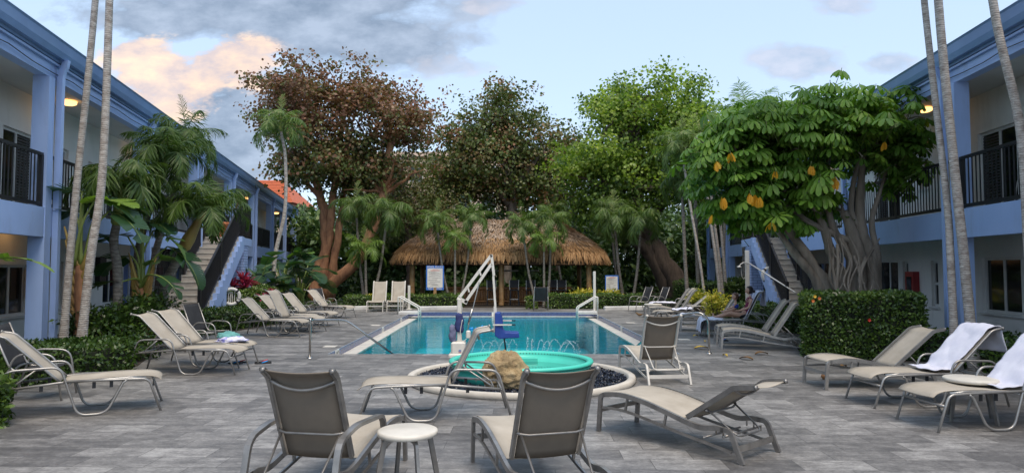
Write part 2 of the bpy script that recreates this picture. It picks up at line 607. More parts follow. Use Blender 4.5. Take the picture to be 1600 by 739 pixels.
# ================================================================== ground, deck, pool
NL, NR = G(520, 553), G(1077, 549)
FL, FR = G(650, 486.5), G(930, 486.5)
cx0, cy0 = (NL + NR) / 2, (FL + FR) / 2
PW = 3.42                                   # half width of the pool opening
ax = (cy0 - cx0).normalized()
PY0, PY1 = 13.35, 26.2                      # near and far edge
PC = lambda x, y: Vector((x + (-.0165) * y + .06, y, 0))   # pool frame (x across, y along)


def pool_ring(grow):
    return [PC(-PW - grow, PY0 - grow), PC(PW + grow, PY0 - grow), PC(PW + grow, PY1 + grow), PC(-PW - grow, PY1 + grow)]


def sheet_with_hole(name, outer, inner, z, mat, kind='structure', label=None):
    mb = MB()
    o = [Vector((p[0], p[1], z)) for p in outer]; i = [Vector((p[0], p[1], z)) for p in inner]
    mb.add(o + i, [(0, 1, 5, 4), (1, 2, 6, 5), (2, 3, 7, 6), (3, 0, 4, 7)])
    ob = mb.build(name, mat)
    return tag(ob, kind=kind)


sheet_with_hole('ground', [(-900, -60), (900, -60), (900, 1600), (-900, 1600)], pool_ring(.3), -.012, MATS['soil'])
sheet_with_hole('pool_deck', [(-14, -6), (16, -6), (16, 29.2), (-14, 29.2)], pool_ring(0), 0.0, MATS['deck_stone'])
# kerb skin at the pool edge so that the deck has a thickness
m, n, l, bs = newmat('navy_tile'); MATS['navy_tile'] = m
t = n.new("ShaderNodeTexCoord")
vo = n.new("ShaderNodeTexBrick"); mp_ = n.new("ShaderNodeMapping"); l.new(t.outputs['Object'], mp_.inputs[0])
sx = n.new("ShaderNodeSeparateXYZ"); l.new(mp_.outputs[0], sx.inputs[0])
aa = n.new("ShaderNodeMath"); aa.operation = 'ADD'; l.new(sx.outputs[0], aa.inputs[0]); l.new(sx.outputs[1], aa.inputs[1])
cm = n.new("ShaderNodeCombineXYZ"); l.new(aa.outputs[0], cm.inputs[0]); l.new(sx.outputs[2], cm.inputs[1])
l.new(cm.outputs[0], vo.inputs['Vector']); vo.inputs['Scale'].default_value = 1; vo.inputs['Brick Width'].default_value = .052; vo.inputs['Row Height'].default_value = .052; vo.offset = 0
vo.inputs['Mortar Size'].default_value = .003; vo.inputs['Color1'].default_value = (.03, .05, .16, 1); vo.inputs['Color2'].default_value = (.055, .09, .24, 1); vo.inputs['Mortar'].default_value = (.16, .19, .27, 1)
l.new(vo.outputs[0], bs.inputs['Base Color']); bs.inputs['Roughness'].default_value = .25
simple('pool_plaster', (.10, .60, .68), (.07, .52, .62), scale=1.5, rough=.8)
simple('gutter_stone', (.60, .57, .50), (.46, .44, .40), scale=5, rough=.6)
WZ = -.165                                   # water level
mb = MB()
r0, r1 = pool_ring(0), pool_ring(0)
for i in range(4):
    a, b = r0[i], r0[(i + 1) % 4]
    mb.add([(a.x, a.y, -.004), (b.x, b.y, -.004), (b.x, b.y, -.15), (a.x, a.y, -.15)], [(0, 1, 2, 3)])
tag(mb.build('pool_waterline_tiles', MATS['navy_tile']), kind='structure')
mb = MB()
LW = .30
o_, i_ = pool_ring(0), [PC(-PW + LW, PY0 + .02), PC(PW - LW, PY0 + .02), PC(PW - LW, PY1 - .16), PC(-PW + LW, PY1 - .16)]
for z0 in (-.150,):
    vs = [(p.x, p.y, z0) for p in o_] + [(p.x, p.y, z0) for p in i_] + [(p.x, p.y, -.22) for p in i_]
    mb.add(vs, [(0, 1, 5, 4), (1, 2, 6, 5), (2, 3, 7, 6), (3, 0, 4, 7), (4, 5, 9, 8), (5, 6, 10, 9), (6, 7, 11, 10), (7, 4, 8, 11)])
tag(mb.build('pool_gutter_ledge', MATS['gutter_stone']), kind='structure')
mb = MB()
zb = -1.35
vs = [(p.x, p.y, -.2) for p in i_] + [(p.x, p.y, zb) for p in i_]
mb.add(vs, [(0, 1, 5, 4), (1, 2, 6, 5), (2, 3, 7, 6), (3, 0, 4, 7), (4, 5, 6, 7)])
tag(mb.build('pool_basin', MATS['pool_plaster']), kind='structure')
# water
m, n, l, bs = newmat('pool_water'); MATS['pool_water'] = m
n.remove(bs)
fr = n.new("ShaderNodeFresnel"); fr.inputs[0].default_value = 1.22
gl = n.new("ShaderNodeBsdfGlossy"); gl.inputs['Roughness'].default_value = .02; gl.inputs[0].default_value = (1, 1, 1, 1)
tr = n.new("ShaderNodeBsdfTransparent"); tr.inputs[0].default_value = (.44, .88, .92, 1)
t = n.new("ShaderNodeTexCoord")
wv = noise_node(n, l, 2.6, 3, .5, t.outputs['Object'], stretch=(.55, 1.5, 1))
wv2 = noise_node(n, l, 9.0, 3, .5, t.outputs['Object'], stretch=(.5, 1.3, 1))
hh = n.new("ShaderNodeMath"); hh.operation = 'MULTIPLY_ADD'; l.new(wv2, hh.inputs[0]); hh.inputs[1].default_value = .22; l.new(wv, hh.inputs[2])
bp = n.new("ShaderNodeBump"); bp.inputs['Strength'].default_value = .55; bp.inputs['Distance'].default_value = .022; l.new(hh.outputs[0], bp.inputs['Height'])
l.new(bp.outputs[0], fr.inputs['Normal']); l.new(bp.outputs[0], gl.inputs['Normal'])
msx = n.new("ShaderNodeMixShader"); l.new(fr.outputs[0], msx.inputs[0]); l.new(tr.outputs[0], msx.inputs[1]); l.new(gl.outputs[0], msx.inputs[2])
l.new(msx.outputs[0], n['Material Output'].inputs[0])
mb = MB()
mb.add([(p.x, p.y, WZ) for p in i_], [(0, 1, 2, 3)])
tag(mb.build('pool_water', MATS['pool_water']), kind='structure')

# planting beds, lawn edge, path
def bed(name, pts, z, mat):
    mb = MB(); mb.add([(p[0], p[1], z) for p in pts], [tuple(range(len(pts)))])
    return tag(mb.build(name, mat), kind='structure')
g = lambda px, py: G(px, py)[:2]
bed('planting_bed', [(-14, 5), (-7.2, 7.2), g(40, 598), g(215, 572), g(262, 535), g(330, 520), g(372, 517), g(455, 503), g(478, 478), (-14, 34)], .004, MATS['soil'])
bed('planting_bed', [g(1600, 566), g(1436, 566), g(1256, 560), g(1240, 535), g(1185, 512), g(1060, 478), (10, 40), (16, 40), (16, 12)], .004, MATS['soil'])
bed('garden_path', [g(478, 478), g(560, 482), g(585, 468), g(520, 464)], .006, MATS['garden_path'])

# ================================================================== the two hotel wings
class Wing:
    def __init__(s, x0, slope, side):
        s.x0, s.slope, s.side = x0, slope, side
        nn = math.hypot(slope, 1)
        s.a = Vector((slope, 1, 0)); s.inn = Vector((side, -side * slope, 0)) / nn
        if side < 0: s.inn = Vector((-1, slope, 0)) / nn
        else: s.inn = Vector((1, -slope, 0)) / nn

    def P(s, Y, v, z): return Vector((s.x0, 0, 0)) + s.a * Y + s.inn * v + Vector((0, 0, z))

    def hexa(s, mb, Y0, Y1, v0, v1, z0, z1):
        c = [s.P(Y0, v0, z0), s.P(Y1, v0, z0), s.P(Y1, v1, z0), s.P(Y0, v1, z0), s.P(Y0, v0, z1), s.P(Y1, v0, z1), s.P(Y1, v1, z1), s.P(Y0, v1, z1)]
        if s.side > 0: c = [c[0], c[3], c[2], c[1], c[4], c[7], c[6], c[5]]
        mb.hexa(c)


FZ, SOF, TOPB, ROOF = 2.73, 2.23, 5.17, 5.82
BACK = 1.22
KW = .77
zk = lambda z: z if z < .1 else (FZ if z == 99 else 1.65 + (z - 1.65) * KW)


def build_wing(side, x0, slope, cols, ends, label, units):
    w = Wing(x0, slope, side)
    Y0, Y1 = ends
    o = w.P((Y0 + Y1) / 2, 0, 0)
    root = empty('hotel_wing', o, 0, label, 'hotel building')
    def B(mb, name, mat): return mb.build(name, MATS[mat], root, origin=o)
    def HX(*a):
        mb = MB(); w.hexa(mb, *a); return mb
    # openings in the back wall of both floors: (Y0, Y1, z0, z1, kind)
    ops = {0: [], 1: []}
    for c0 in cols[:-1]:
        for (fl, a, b, z0, z1, kd) in units: ops[fl].append((c0 + a * KW, c0 + b * KW, zk(z0), zk(z1), kd))
    mb = MB()
    for fl, (zb, zt) in enumerate(((0, FZ - .12), (FZ - .12, TOPB + .1))):
        y = Y0
        for (a, b, z0, z1, kd) in sorted(ops[fl]):
            w.hexa(mb, y, a, BACK, BACK + .22, zb, zt)
            if z0 > zb + .01: w.hexa(mb, a, b, BACK, BACK + .22, zb, z0)
            w.hexa(mb, a, b, BACK, BACK + .22, z1, zt)
            y = b
        w.hexa(mb, y, Y1, BACK, BACK + .22, zb, zt)
    w.hexa(mb, Y0, Y1, BACK + 7.0, BACK + 7.2, 0, TOPB + .1)
    for ye in (Y0, Y1 - .2): w.hexa(mb, ye + .002, ye + .198, BACK + .22, BACK + 7.0, 0, TOPB + .1)
    B(mb, 'wall', 'white_stucco')
    B(HX(Y0 + .01, Y1 - .01, .02, BACK - .002, FZ - .16, FZ), 'gallery_floor', 'soffit')
    B(HX(Y0, Y1, .03, BACK + 7.3, TOPB + .1, TOPB + .22), 'ceiling', 'soffit')
    mb = MB(); w.hexa(mb, Y0, Y1, 0, .16, SOF, FZ - .165); w.hexa(mb, Y0, Y1, -.02, .018, SOF - .004, FZ + .03)
    B(mb, 'floor_beam', 'blue_paint')
    mb = MB(); w.hexa(mb, Y0, Y1, 0, .2, TOPB - .0, ROOF - .36); w.hexa(mb, Y0, Y1, -.06, -.002, ROOF - .40, ROOF - .36)
    B(mb, 'roof_beam', 'blue_paint')
    # roof sheet with a gutter in front
    mb = MB()
    c = [w.P(Y0 - .3, -.07, ROOF - .34), w.P(Y1 + .3, -.07, ROOF - .34), w.P(Y1 + .3, BACK + 7.6, ROOF + .5), w.P(Y0 - .3, BACK + 7.6, ROOF + .5)]
    mb.hexa(c + [p + Vector((0, 0, .14)) for p in c]); B(mb, 'roof', 'blue_gutter')
    mb = MB()
    prof = [(-.31, -.34), (-.40, -.34), (-.44, -.22), (-.46, -.04), (-.49, 0.0), (-.45, .01), (-.42, -.02), (-.40, -.20), (-.37, -.29), (-.31, -.29)]
    vs = [w.P(y, v + .23, ROOF + z * .85) for y in (Y0 - .3, Y1 + .3) for v, z in prof]; m_ = len(prof)
    mb.add(vs, [(j, (j + 1) % m_, m_ + (j + 1) % m_, m_ + j) for j in range(m_)] + [tuple(range(m_)), tuple(range(2 * m_ - 1, m_ - 1, -1))])
    B(mb, 'gutter', 'blue_gutter')
    # cable slung under the gutter
    pts = [w.P(Y0 + (Y1 - Y0) * i / 60, -.05, ROOF - .50 - .05 * abs(math.sin(i * 1.1)) - .03 * (i % 3)) for i in range(61)]
    B(MB().tube(pts, .009, 5), 'cable', 'black_metal')
    for i, c0 in enumerate(cols):
        mb = MB(); w.hexa(mb, c0 - .11, c0 + .11, -.035, .24, 0, TOPB + .0); B(mb, 'column', 'blue_paint')
        pts = [w.P(c0 + .20, -.17, ROOF - .27), w.P(c0 + .20, -.16, ROOF - .38), w.P(c0 + .20, -.09, ROOF - .55), w.P(c0 + .20, -.09, .05)]
        mb = MB().sweep(smooth_path(pts, .08, 3), [(-.055, -.04), (.055, -.04), (.055, .04), (-.055, .04)], smooth=False)
        B(mb, 'downspout', 'blue_paint')
        for fl in (0, 1):
            pass
    edges = [Y0] + list(cols) + [Y1]
    for a, b in zip(edges[:-1], edges[1:]):
        a, b = a + .12, b - .12
        if b - a < 1: continue
        skip = SKIP.get(side)
        segs = [(a, b)]
        if skip and a < skip[1] and b > skip[0]:
            segs = [(a, max(a, skip[0])), (min(b, skip[1]), b)]
        for (p, q) in segs:
            if q - p < .4: continue
            mb = MB()
            mb.bar(w.P(p, .05, 3.72), w.P(q, .05, 3.72), .07, .05); mb.bar(w.P(p, .05, FZ + .09), w.P(q, .05, FZ + .09), .05, .06)
            k_ = int((q - p) / .12)
            for i in range(k_ + 1):
                y = p + (q - p) * i / k_
                mb.bar(w.P(y, .05, FZ + .1), w.P(y, .05, 3.71), .017, .017, up=(0, 1, 0))
            kk = max(1, round((q - p) / 2.1))
            for i in range(kk + 1):
                y = p + (q - p) * i / kk
                mb.bar(w.P(y, .05, FZ - .0), w.P(y, .05, 3.71), .07, .07, up=(0, 1, 0))
            B(mb, 'balcony_railing', 'black_metal')
    for fl in (0, 1):
        for (a, b, z0, z1, kd) in ops[fl]:
            fw = .055
            mb = MB()
            for (p, q, r_, s_) in ((a, b, z0, z0 + fw), (a, b, z1 - fw, z1), (a, a + fw, z0 + fw, z1 - fw), (b - fw, b, z0 + fw, z1 - fw)):
                w.hexa(mb, p + .001, q - .001, BACK + .06, BACK + .13, r_, s_)
            if kd in ('slider', 'wide'):
                mm = (a + b) / 2; w.hexa(mb, mm - .03, mm + .03, BACK + .07, BACK + .125, z0 + fw, z1 - fw)
            if kd == 'slit':
                mm = z0 + (z1 - z0) * .5; w.hexa(mb, a + fw, b - fw, BACK + .07, BACK + .125, mm - .03, mm + .03)
            if kd in ('wide', 'slit'): w.hexa(mb, a - .05, b + .05, BACK - .05, BACK + .05, z0 - .05, z0 - .002)
            nm = {'slider': 'balcony_door', 'wide': 'window', 'slit': 'window', 'door': 'door'}[kd]
            f_ = B(mb, nm, 'white_frame')
            mb = MB(); w.hexa(mb, a + .03, b - .03, BACK + .09, BACK + .105, z0 + .03, z1 - .03)
            f2 = mb.build('door_panel' if kd == 'door' else 'pane', MATS['blue_door' if kd == 'door' else 'dark_glass'], f_, origin=o)
            if kd == 'slider':
                mm = (a + b) / 2
                mb = MB()
                zz = z0 + .1
                while zz < z1 - .1:
                    w.hexa(mb, mm + .04, b - .06, BACK + .075, BACK + .088, zz, zz + .035); zz += .06
                mb.build('blind', MATS['blind'], f_, origin=o)
    return w, root, o


SKIP = {-1: (23.5, 25.0), 1: (24.1, 25.6)}
units_l = [(1, 1.25, 2.85, 99, 5.28, 'slider'), (1, 4.35, 4.85, 4.15, 5.25, 'slit'), (1, 6.25, 6.6, 4.15, 5.15, 'slit'),
           (0, 1.15, 2.7, .42, 1.76, 'wide'), (0, 4.3, 4.75, .5, 1.85, 'slit'), (0, 5.95, 6.4, .5, 1.85, 'slit'), (0, 3.0, 3.85, .02, 2.1, 'door')]
units_r = [(1, .1, 1.75, FZ, 5.3, 'slider'), (1, 4.5, 5.0, 4.15, 5.2, 'slit'), (0, -.35, 1.5, .5, 1.95, 'wide'), (0, 4.15, 4.6, .5, 1.9, 'slit'), (0, 6.3 - .35, 6.1, .5, 1.9, 'slit'), (0, 2.4, 3.2, .02, 2.1, 'door')]
units_l = [u for u in units_l if u[2] <= 6.62]
units_r = [(1, .25, 1.9, 99, 5.3, 'slider'), (1, 4.6, 5.1, 4.15, 5.2, 'slit'), (0, .25, 1.9, .5, 1.95, 'wide'), (0, 4.2, 4.62, .5, 1.9, 'slit'), (0, 6.1, 6.5, .5, 1.9, 'slit'), (0, 2.7, 3.5, .02, 2.1, 'door')]
WL, wingL, oL = build_wing(-1, -6.11, -.192, [12.4 + 5.04 * i for i in range(-2, 8)], (1.6, 48.0),
                           'long two storey blue and white hotel wing along the left side of the pool deck', units_l)
WR, wingR, oR = build_wing(1, 7.02, .107, [12.86 + 5.08 * i for i in range(-2, 6)], (2.0, 38.5),
                           'two storey blue and white hotel wing on the right behind the umbrella tree', units_r)

# lamps under the gallery ceiling
def gallery_light(w, root, o, Y, z=TOPB + .1, v=.65):
    p = w.P(Y, v, z - .05)
    mb = MB().lathe([(0, -.05), (.10, -.045), (.15, -.02), (.16, .03)], p, 16)
    l_ = mb.build('ceiling_light', MATS['lamp_glow'], root, origin=o)
    ld = bpy.data.lights.new('bulb', 'POINT'); ld.energy = .35; ld.color = (1, .55, .22); ld.shadow_soft_size = .12
    lo = bpy.data.objects.new('bulb', ld); COL.objects.link(lo); lo.parent = root; lo.location = p - o - Vector((0, 0, .16))
for Y in (14.7, 19.9, 34.6, 44.0): gallery_light(WL, wingL, oL, Y)
gallery_light(WL, wingL, oL, 13.5, FZ - .16, .85)
for Y in (15.3, 23.1): gallery_light(WR, wingR, oR, Y)

# wall fittings
def wall_box(w, root, o, Y, v, z, dw, dh, dd, name, mat, bits=None):
    mb = MB(); w.hexa(mb, Y - dw / 2, Y + dw / 2, v - dd, v, z - dh / 2, z + dh / 2)
    q = mb.build(name, MATS[mat], root, origin=o)
    if bits:
        mb = MB(); w.hexa(mb, Y - dw * .3, Y + dw * .3, v - dd - .01, v - dd, z - dh * .3, z + dh * .3)
        mb.build('door_glass', MATS[bits], q, origin=o)
wall_box(WR, wingR, oR, 17.2, BACK, 1.27, .42, .62, .15, 'extinguisher_cabinet', 'red_box', 'dark_glass')
p_ = WL.P(24.0, BACK, 1.35)
wall_box(WL, wingL, oL, 21.0, .75, 1.42, .4, .55, .15, 'extinguisher_cabinet', 'red_box')
wall_box(WL, wingL, oL, 18.0, BACK, 1.6, .4, .7, .12, 'meter_box', 'black_metal')
wall_box(WL, wingL, oL, 14.6, BACK, 1.34, .42, .62, .10, 'notice_box', 'cream_wall', 'terracotta')


# ================================================================== outside stairs
def staircase(w, Y0, Y1, v0, v1, label, wide_extra=.35):
    n_ = 15; rise = FZ / n_; run = (Y1 - Y0) / n_; half = 7
    o = w.P(Y0, (v0 + v1) / 2, 0)
    root = empty('staircase', o, 0, label, 'staircase')
    def B(mb, name, mat, par=None): return mb.build(name, MATS[mat], par or root, origin=o)
    mb = MB()
    for i in range(n_):
        y0 = Y0 + i * run; z1 = (i + 1) * rise
        va = v0
        zb = max(0, z1 - rise - .30)
        v1_ = v1 + (wide_extra if i < half else 0)
        w.hexa(mb, y0, Y0 + (i + 1) * run + (.03 if i < n_ - 1 else 0), va, v1_, zb, z1 - .002)
    B(mb, 'steps', 'stair_tile')
    mb = MB()
    for i in range(n_):
        y0 = Y0 + i * run; z1 = (i + 1) * rise
        w.hexa(mb, y0 - .025, y0 + .04, v0 + .003, v1 - .003 + (wide_extra if i < half else 0), z1 - .035, z1 + .006)
    B(mb, 'nosing', 'gutter_stone')
    # stringer with stepped top and sloping underside, on the courtyard side
    mb = MB()
    for i in range(n_):
        y0 = Y0 + i * run; z1 = (i + 1) * rise
        za = max(0, z1 - rise - .42); zc = max(0, z1 - .42)
        c = [w.P(y0, v0 - .12, za), w.P(y0 + run, v0 - .12, zc), w.P(y0 + run, v0 - .002, zc), w.P(y0, v0 - .002, za)]
        t_ = [w.P(y0, v0 - .12, z1 + .03), w.P(y0 + run, v0 - .12, z1 + .03), w.P(y0 + run, v0 - .002, z1 + .03), w.P(y0, v0 - .002, z1 + .03)]
        if w.side > 0: c = [c[0], c[3], c[2], c[1]]; t_ = [t_[0], t_[3], t_[2], t_[1]]
        mb.hexa(c + t_)
    B(mb, 'stringer', 'blue_paint')
    mb = MB(); w.hexa(mb, Y0 + run * 6.6, Y0 + run * 7.6, v0 - .118, v0 + .22, 0, rise * 5.8); B(mb, 'support_pier', 'blue_paint')
    mb = MB(); w.hexa(mb, Y1, Y1 + 1.45, v0 - .12, -.04, FZ - .26, FZ - .003); B(mb, 'landing', 'blue_paint')
    mb = MB(); w.hexa(mb, Y1 + .02, Y1 + 1.4, v0 - .08, -.05, FZ - .003, FZ + .012); B(mb, 'landing_tiles', 'stair_tile')
    mb = MB(); w.hexa(mb, Y1 + .12, Y1 + .8, v0 - .10, v0 + .32, 0, FZ - .262); B(mb, 'brick_pillar', 'blue_brick')
    # railings
    def rail(va, ia, ib):
        mb = MB()
        ya, yb = Y0 + ia * run, Y0 + ib * run; za, zb = ia * rise + .08, ib * rise + .08
        hgt = 1.08
        mb.bar(w.P(ya, va, za + hgt), w.P(yb, va, zb + hgt), .06, .05); mb.bar(w.P(ya, va, za + .12), w.P(yb, va, zb + .12), .04, .04)
        k_ = int((yb - ya) / .11)
        for i in range(k_ + 1):
            t_ = i / k_; y = ya + (yb - ya) * t_; z = za + (zb - za) * t_
            mb.bar(w.P(y, va, z + .1), w.P(y, va, z + hgt), .022, .022, up=(0, 1, 0))
        for t_ in (0, 1):
            y = ya + (yb - ya) * t_; z = za + (zb - za) * t_
            mb.bar(w.P(y, va, z - .1), w.P(y, va, z + hgt + .03), .08, .08, up=(0, 1, 0))
        B(mb, 'railing', 'black_metal')
    for va in (v0 + .05, v1 - .05):
        rail(va + (wide_extra if va > v0 + .2 else 0), .4, half); rail(va, half + .15, n_)
    mb = MB()
    for (ya, va, yb, vb) in ((Y1, v0 - .06, Y1 + 1.4, v0 - .06), (Y1 + 1.4, v0 - .06, Y1 + 1.4, -.1)):
        mb.bar(w.P(ya, va, FZ + 1.1), w.P(yb, vb, FZ + 1.1), .06, .05); mb.bar(w.P(ya, va, FZ + .1), w.P(yb, vb, FZ + .1), .04, .04)
        k_ = 14
        for i in range(k_ + 1):
            t_ = i / k_; mb.bar(w.P(ya + (yb - ya) * t_, va + (vb - va) * t_, FZ), w.P(ya + (yb - ya) * t_, va + (vb - va) * t_, FZ + 1.1), .022, .022, up=(0, 1, 0))
    B(mb, 'railing', 'black_metal')
    return root


stL = staircase(WL, 18.3, 23.5, -1.2, -.06, 'grey tiled outdoor stairs with black railings and blue stringer on the left', .38)
stR = staircase(WR, 20.4, 24.2, -.98, -.06, 'grey tiled outdoor stairs behind the umbrella tree on the right', 0)

# terracotta pot on the landing
pp = A(346, 371, 23.95); pp.z = FZ + .014
mb = MB().lathe([(0, 0), (.30, 0), (.33, .03), (.42, .56), (.47, .60), (.48, .70), (.44, .72), (.42, .62), (.0, .60)], (0, 0, 0), 32)
pot = mb.build('plant_pot', MATS['terracotta']); pot.location = pp; pot.scale = (.74, .74, .74)
tag(pot, 'big terracotta pot with moulded garland at the head of the left stairs', 'pot')
mb = MB()
for k_ in range(10):
    a0 = 2 * PI * k_ / 10
    mb.tube([V((.395 + .02) * math.cos(a0 + t_ * .628), .415 * math.sin(a0 + t_ * .628), .40 - .10 * math.sin(PI * t_)) for t_ in (0, .25, .5, .75, 1)], .018, 6)
mb.build('garland', MATS['terracotta'], pot)

# ------------------------------------------------ far houses behind the trees
def far_block(name, x0, x1, y0, y1, z, label, roof=None, rows=4, colsn=7):
    o = V((x0 + x1) / 2, y0, 0)
    root = empty(name, o, 0, label, 'building')
    mb = MB().box(((x0 + x1) / 2, (y0 + y1) / 2, z / 2), (x1 - x0, y1 - y0, z)); mb.build('wall', MATS['cream_wall'], root, origin=o)
    if roof:
        e = .7; zr = z + roof
        xm0, xm1 = x0 + 2.5, x1 - 2.5; ym = (y0 + y1) / 2
        mb = MB()
        vs = [(x0 - e, y0 - e, z), (x1 + e, y0 - e, z), (x1 + e, y1 + e, z), (x0 - e, y1 + e, z), (xm0, ym, zr), (xm1, ym, zr)]
        mb.add(vs, [(0, 1, 5, 4), (1, 2, 5), (2, 3, 4, 5), (3, 0, 4), (0, 3, 2, 1)])
        # rows of tiles as raised courses
        for i in range(1, 14):
            t_ = i / 14; yy = (y0 - e) * (1 - t_) + ym * t_; zz = z * (1 - t_) + zr * t_
            xa = (x0 - e) * (1 - t_) + xm0 * t_; xb = (x1 + e) * (1 - t_) + xm1 * t_
            mb.bar((xa, yy, zz + .02), (xb, yy, zz + .02), .16, .08)
        mb.build('roof', MATS['orange_tiles'], root, origin=o)
    else:
        mb = MB().box(((x0 + x1) / 2, (y0 + y1) / 2, z + .25), (x1 - x0 + .6, y1 - y0 + .6, .5)); mb.build('roof_parapet', MATS['cream_wall'], root, origin=o)
    for r_ in range(rows):
        for c_ in range(colsn):
            xx = x0 + (x1 - x0) * (c_ + .5) / colsn; zz = z - 1.9 - r_ * 3.1
            if zz < 1: continue
            f_ = MB().box((xx, y0 - .04, zz), (1.5, .08, 1.9)).build('window', MATS['white_frame'], root, origin=o)
            MB().box((xx, y0 - .09, zz), (1.3, .03, 1.7)).build('pane', MATS['dark_glass'], f_, origin=o)


far_block('house', -42.5, -29.5, 90, 100, 10.4, 'distant house with a bright orange tiled roof beyond the left wing', roof=3.6, rows=3, colsn=4)
far_block('apartment_block', -17.5, 1.5, 76, 88, 14.2, 'cream apartment block glimpsed through gaps in the tall trees')

# ================================================================== furniture
m, n, l, bs = newmat('sling'); MATS['sling'] = m
oi = n.new("ShaderNodeObjectInfo")
nn = noise_node(n, l, 3.5, 5, .6)
wvx = n.new("ShaderNodeTexWave"); wvx.inputs['Scale'].default_value = 90; t = n.new("ShaderNodeTexCoord"); l.new(t.outputs['Object'], wvx.inputs[0])
base = ramp(n, l, nn, [(.3, (.38, .335, .27)), (.7, (.50, .45, .375))])
base = mix(n, l, mth('MULTIPLY', wvx.outputs['Fac'], .0), base, (.2, .18, .15)) if False else base
l.new(base, bs.inputs['Base Color']); bs.inputs['Roughness'].default_value = .75; bs.inputs['Specular IOR Level'].default_value = .25
tr = n.new("ShaderNodeBsdfTranslucent"); tr.inputs[0].default_value = (.40, .34, .26, 1)
msx = n.new("ShaderNodeMixShader"); msx.inputs[0].default_value = .10
l.new(bs.outputs[0], msx.inputs[1]); l.new(tr.outputs[0], msx.inputs[2]); l.new(msx.outputs[0], n['Material Output'].inputs[0])
cx_ = noise_node(n, l, 420, 2, .5); bump(n, l, bs, cx_, .25, .002)
simple('sling_taupe', (.20, .172, .142), (.165, .142, .118), scale=3.5, rough=.8, bmp=.3, bscale=350, dist=.002, spec=.2)
simple('sling_black', (.028, .028, .030), (.018, .018, .020), scale=4, rough=.8, bmp=.3, bscale=300, dist=.002)
simple('frame_pewter', (.36, .35, .33), (.25, .24, .23), scale=7, rough=.36, metal=.55, lo=.3, hi=.6)
simple('frame_grey', (.30, .285, .265), (.20, .19, .18), scale=8, rough=.34, metal=.6)
simple('frame_cream', (.60, .57, .51), (.50, .475, .43), scale=6, rough=.4)
simple('table_top', (.66, .62, .54), (.55, .515, .45), scale=5, rough=.45, bmp=.1)
simple('towel_white', (.72, .72, .80), (.62, .62, .72), scale=4, rough=.95, bmp=.8, bscale=110, dist=.006)
simple('towel_pale_blue', (.66, .68, .82), (.60, .62, .78), scale=4, rough=.95, bmp=.8, bscale=110, dist=.006)  # bluer tone than the white towels
simple('dark_towel', (.05, .05, .055), (.03, .03, .035), scale=4, rough=.95, bmp=.5, bscale=80, dist=.01)
simple('teal_cloth', (.14, .38, .36), (.10, .27, .27), scale=7, rough=.95, bmp=.5, bscale=90, dist=.01)
simple('lilac_cloth', (.60, .60, .74), (.16, .17, .48), scale=9, rough=.95, bmp=.5, bscale=90, dist=.01, lo=.38, hi=.5)
PEW, GRY, CRM = MATS['frame_pewter'], MATS['frame_grey'], MATS['frame_cream']


def sling_sheet(name, prof, y0, y1, th, mat, parent, sag=.012, nx=6, edge=None):
    """fabric following an x-z profile between two side rails; sags a little across"""
    prof = catmull([V(p[0], 0, p[1]) for p in prof], 5)
    mb = MB(); m_ = nx + 1; vs = []
    for side in (0, 1):
        for i, p in enumerate(prof):
            t = (prof[min(i + 1, len(prof) - 1)] - prof[max(i - 1, 0)]).normalized(); nrm = V(-t.z, 0, t.x)
            if nrm.z < 0: nrm = -nrm
            for j in range(m_):
                u = j / nx
                off = -sag * math.sin(PI * u) - side * th
                q = p + nrm * off
                vs.append((q.x, y0 + (y1 - y0) * u, q.z))
    N_ = len(prof); fs = []
    for i in range(N_ - 1):
        for j in range(nx):
            a = i * m_ + j
            fs.append((a, a + 1, a + m_ + 1, a + m_)); b = a + N_ * m_; fs.append((b + m_, b + m_ + 1, b + 1, b))
    for i in range(N_ - 1):
        for j in (0, nx):
            a = i * m_ + j; b = a + N_ * m_; fs.append((a, a + m_, b + m_, b) if j == 0 else (b, b + m_, a + m_, a))
    for j in range(nx):
        a = j; b = j + N_ * m_; fs.append((b, b + 1, a + 1, a)); a = (N_ - 1) * m_ + j; b = a + N_ * m_; fs.append((a, a + 1, b + 1, b))
    mb.add(vs, fs, True)
    return mb.build(name, mat, parent)


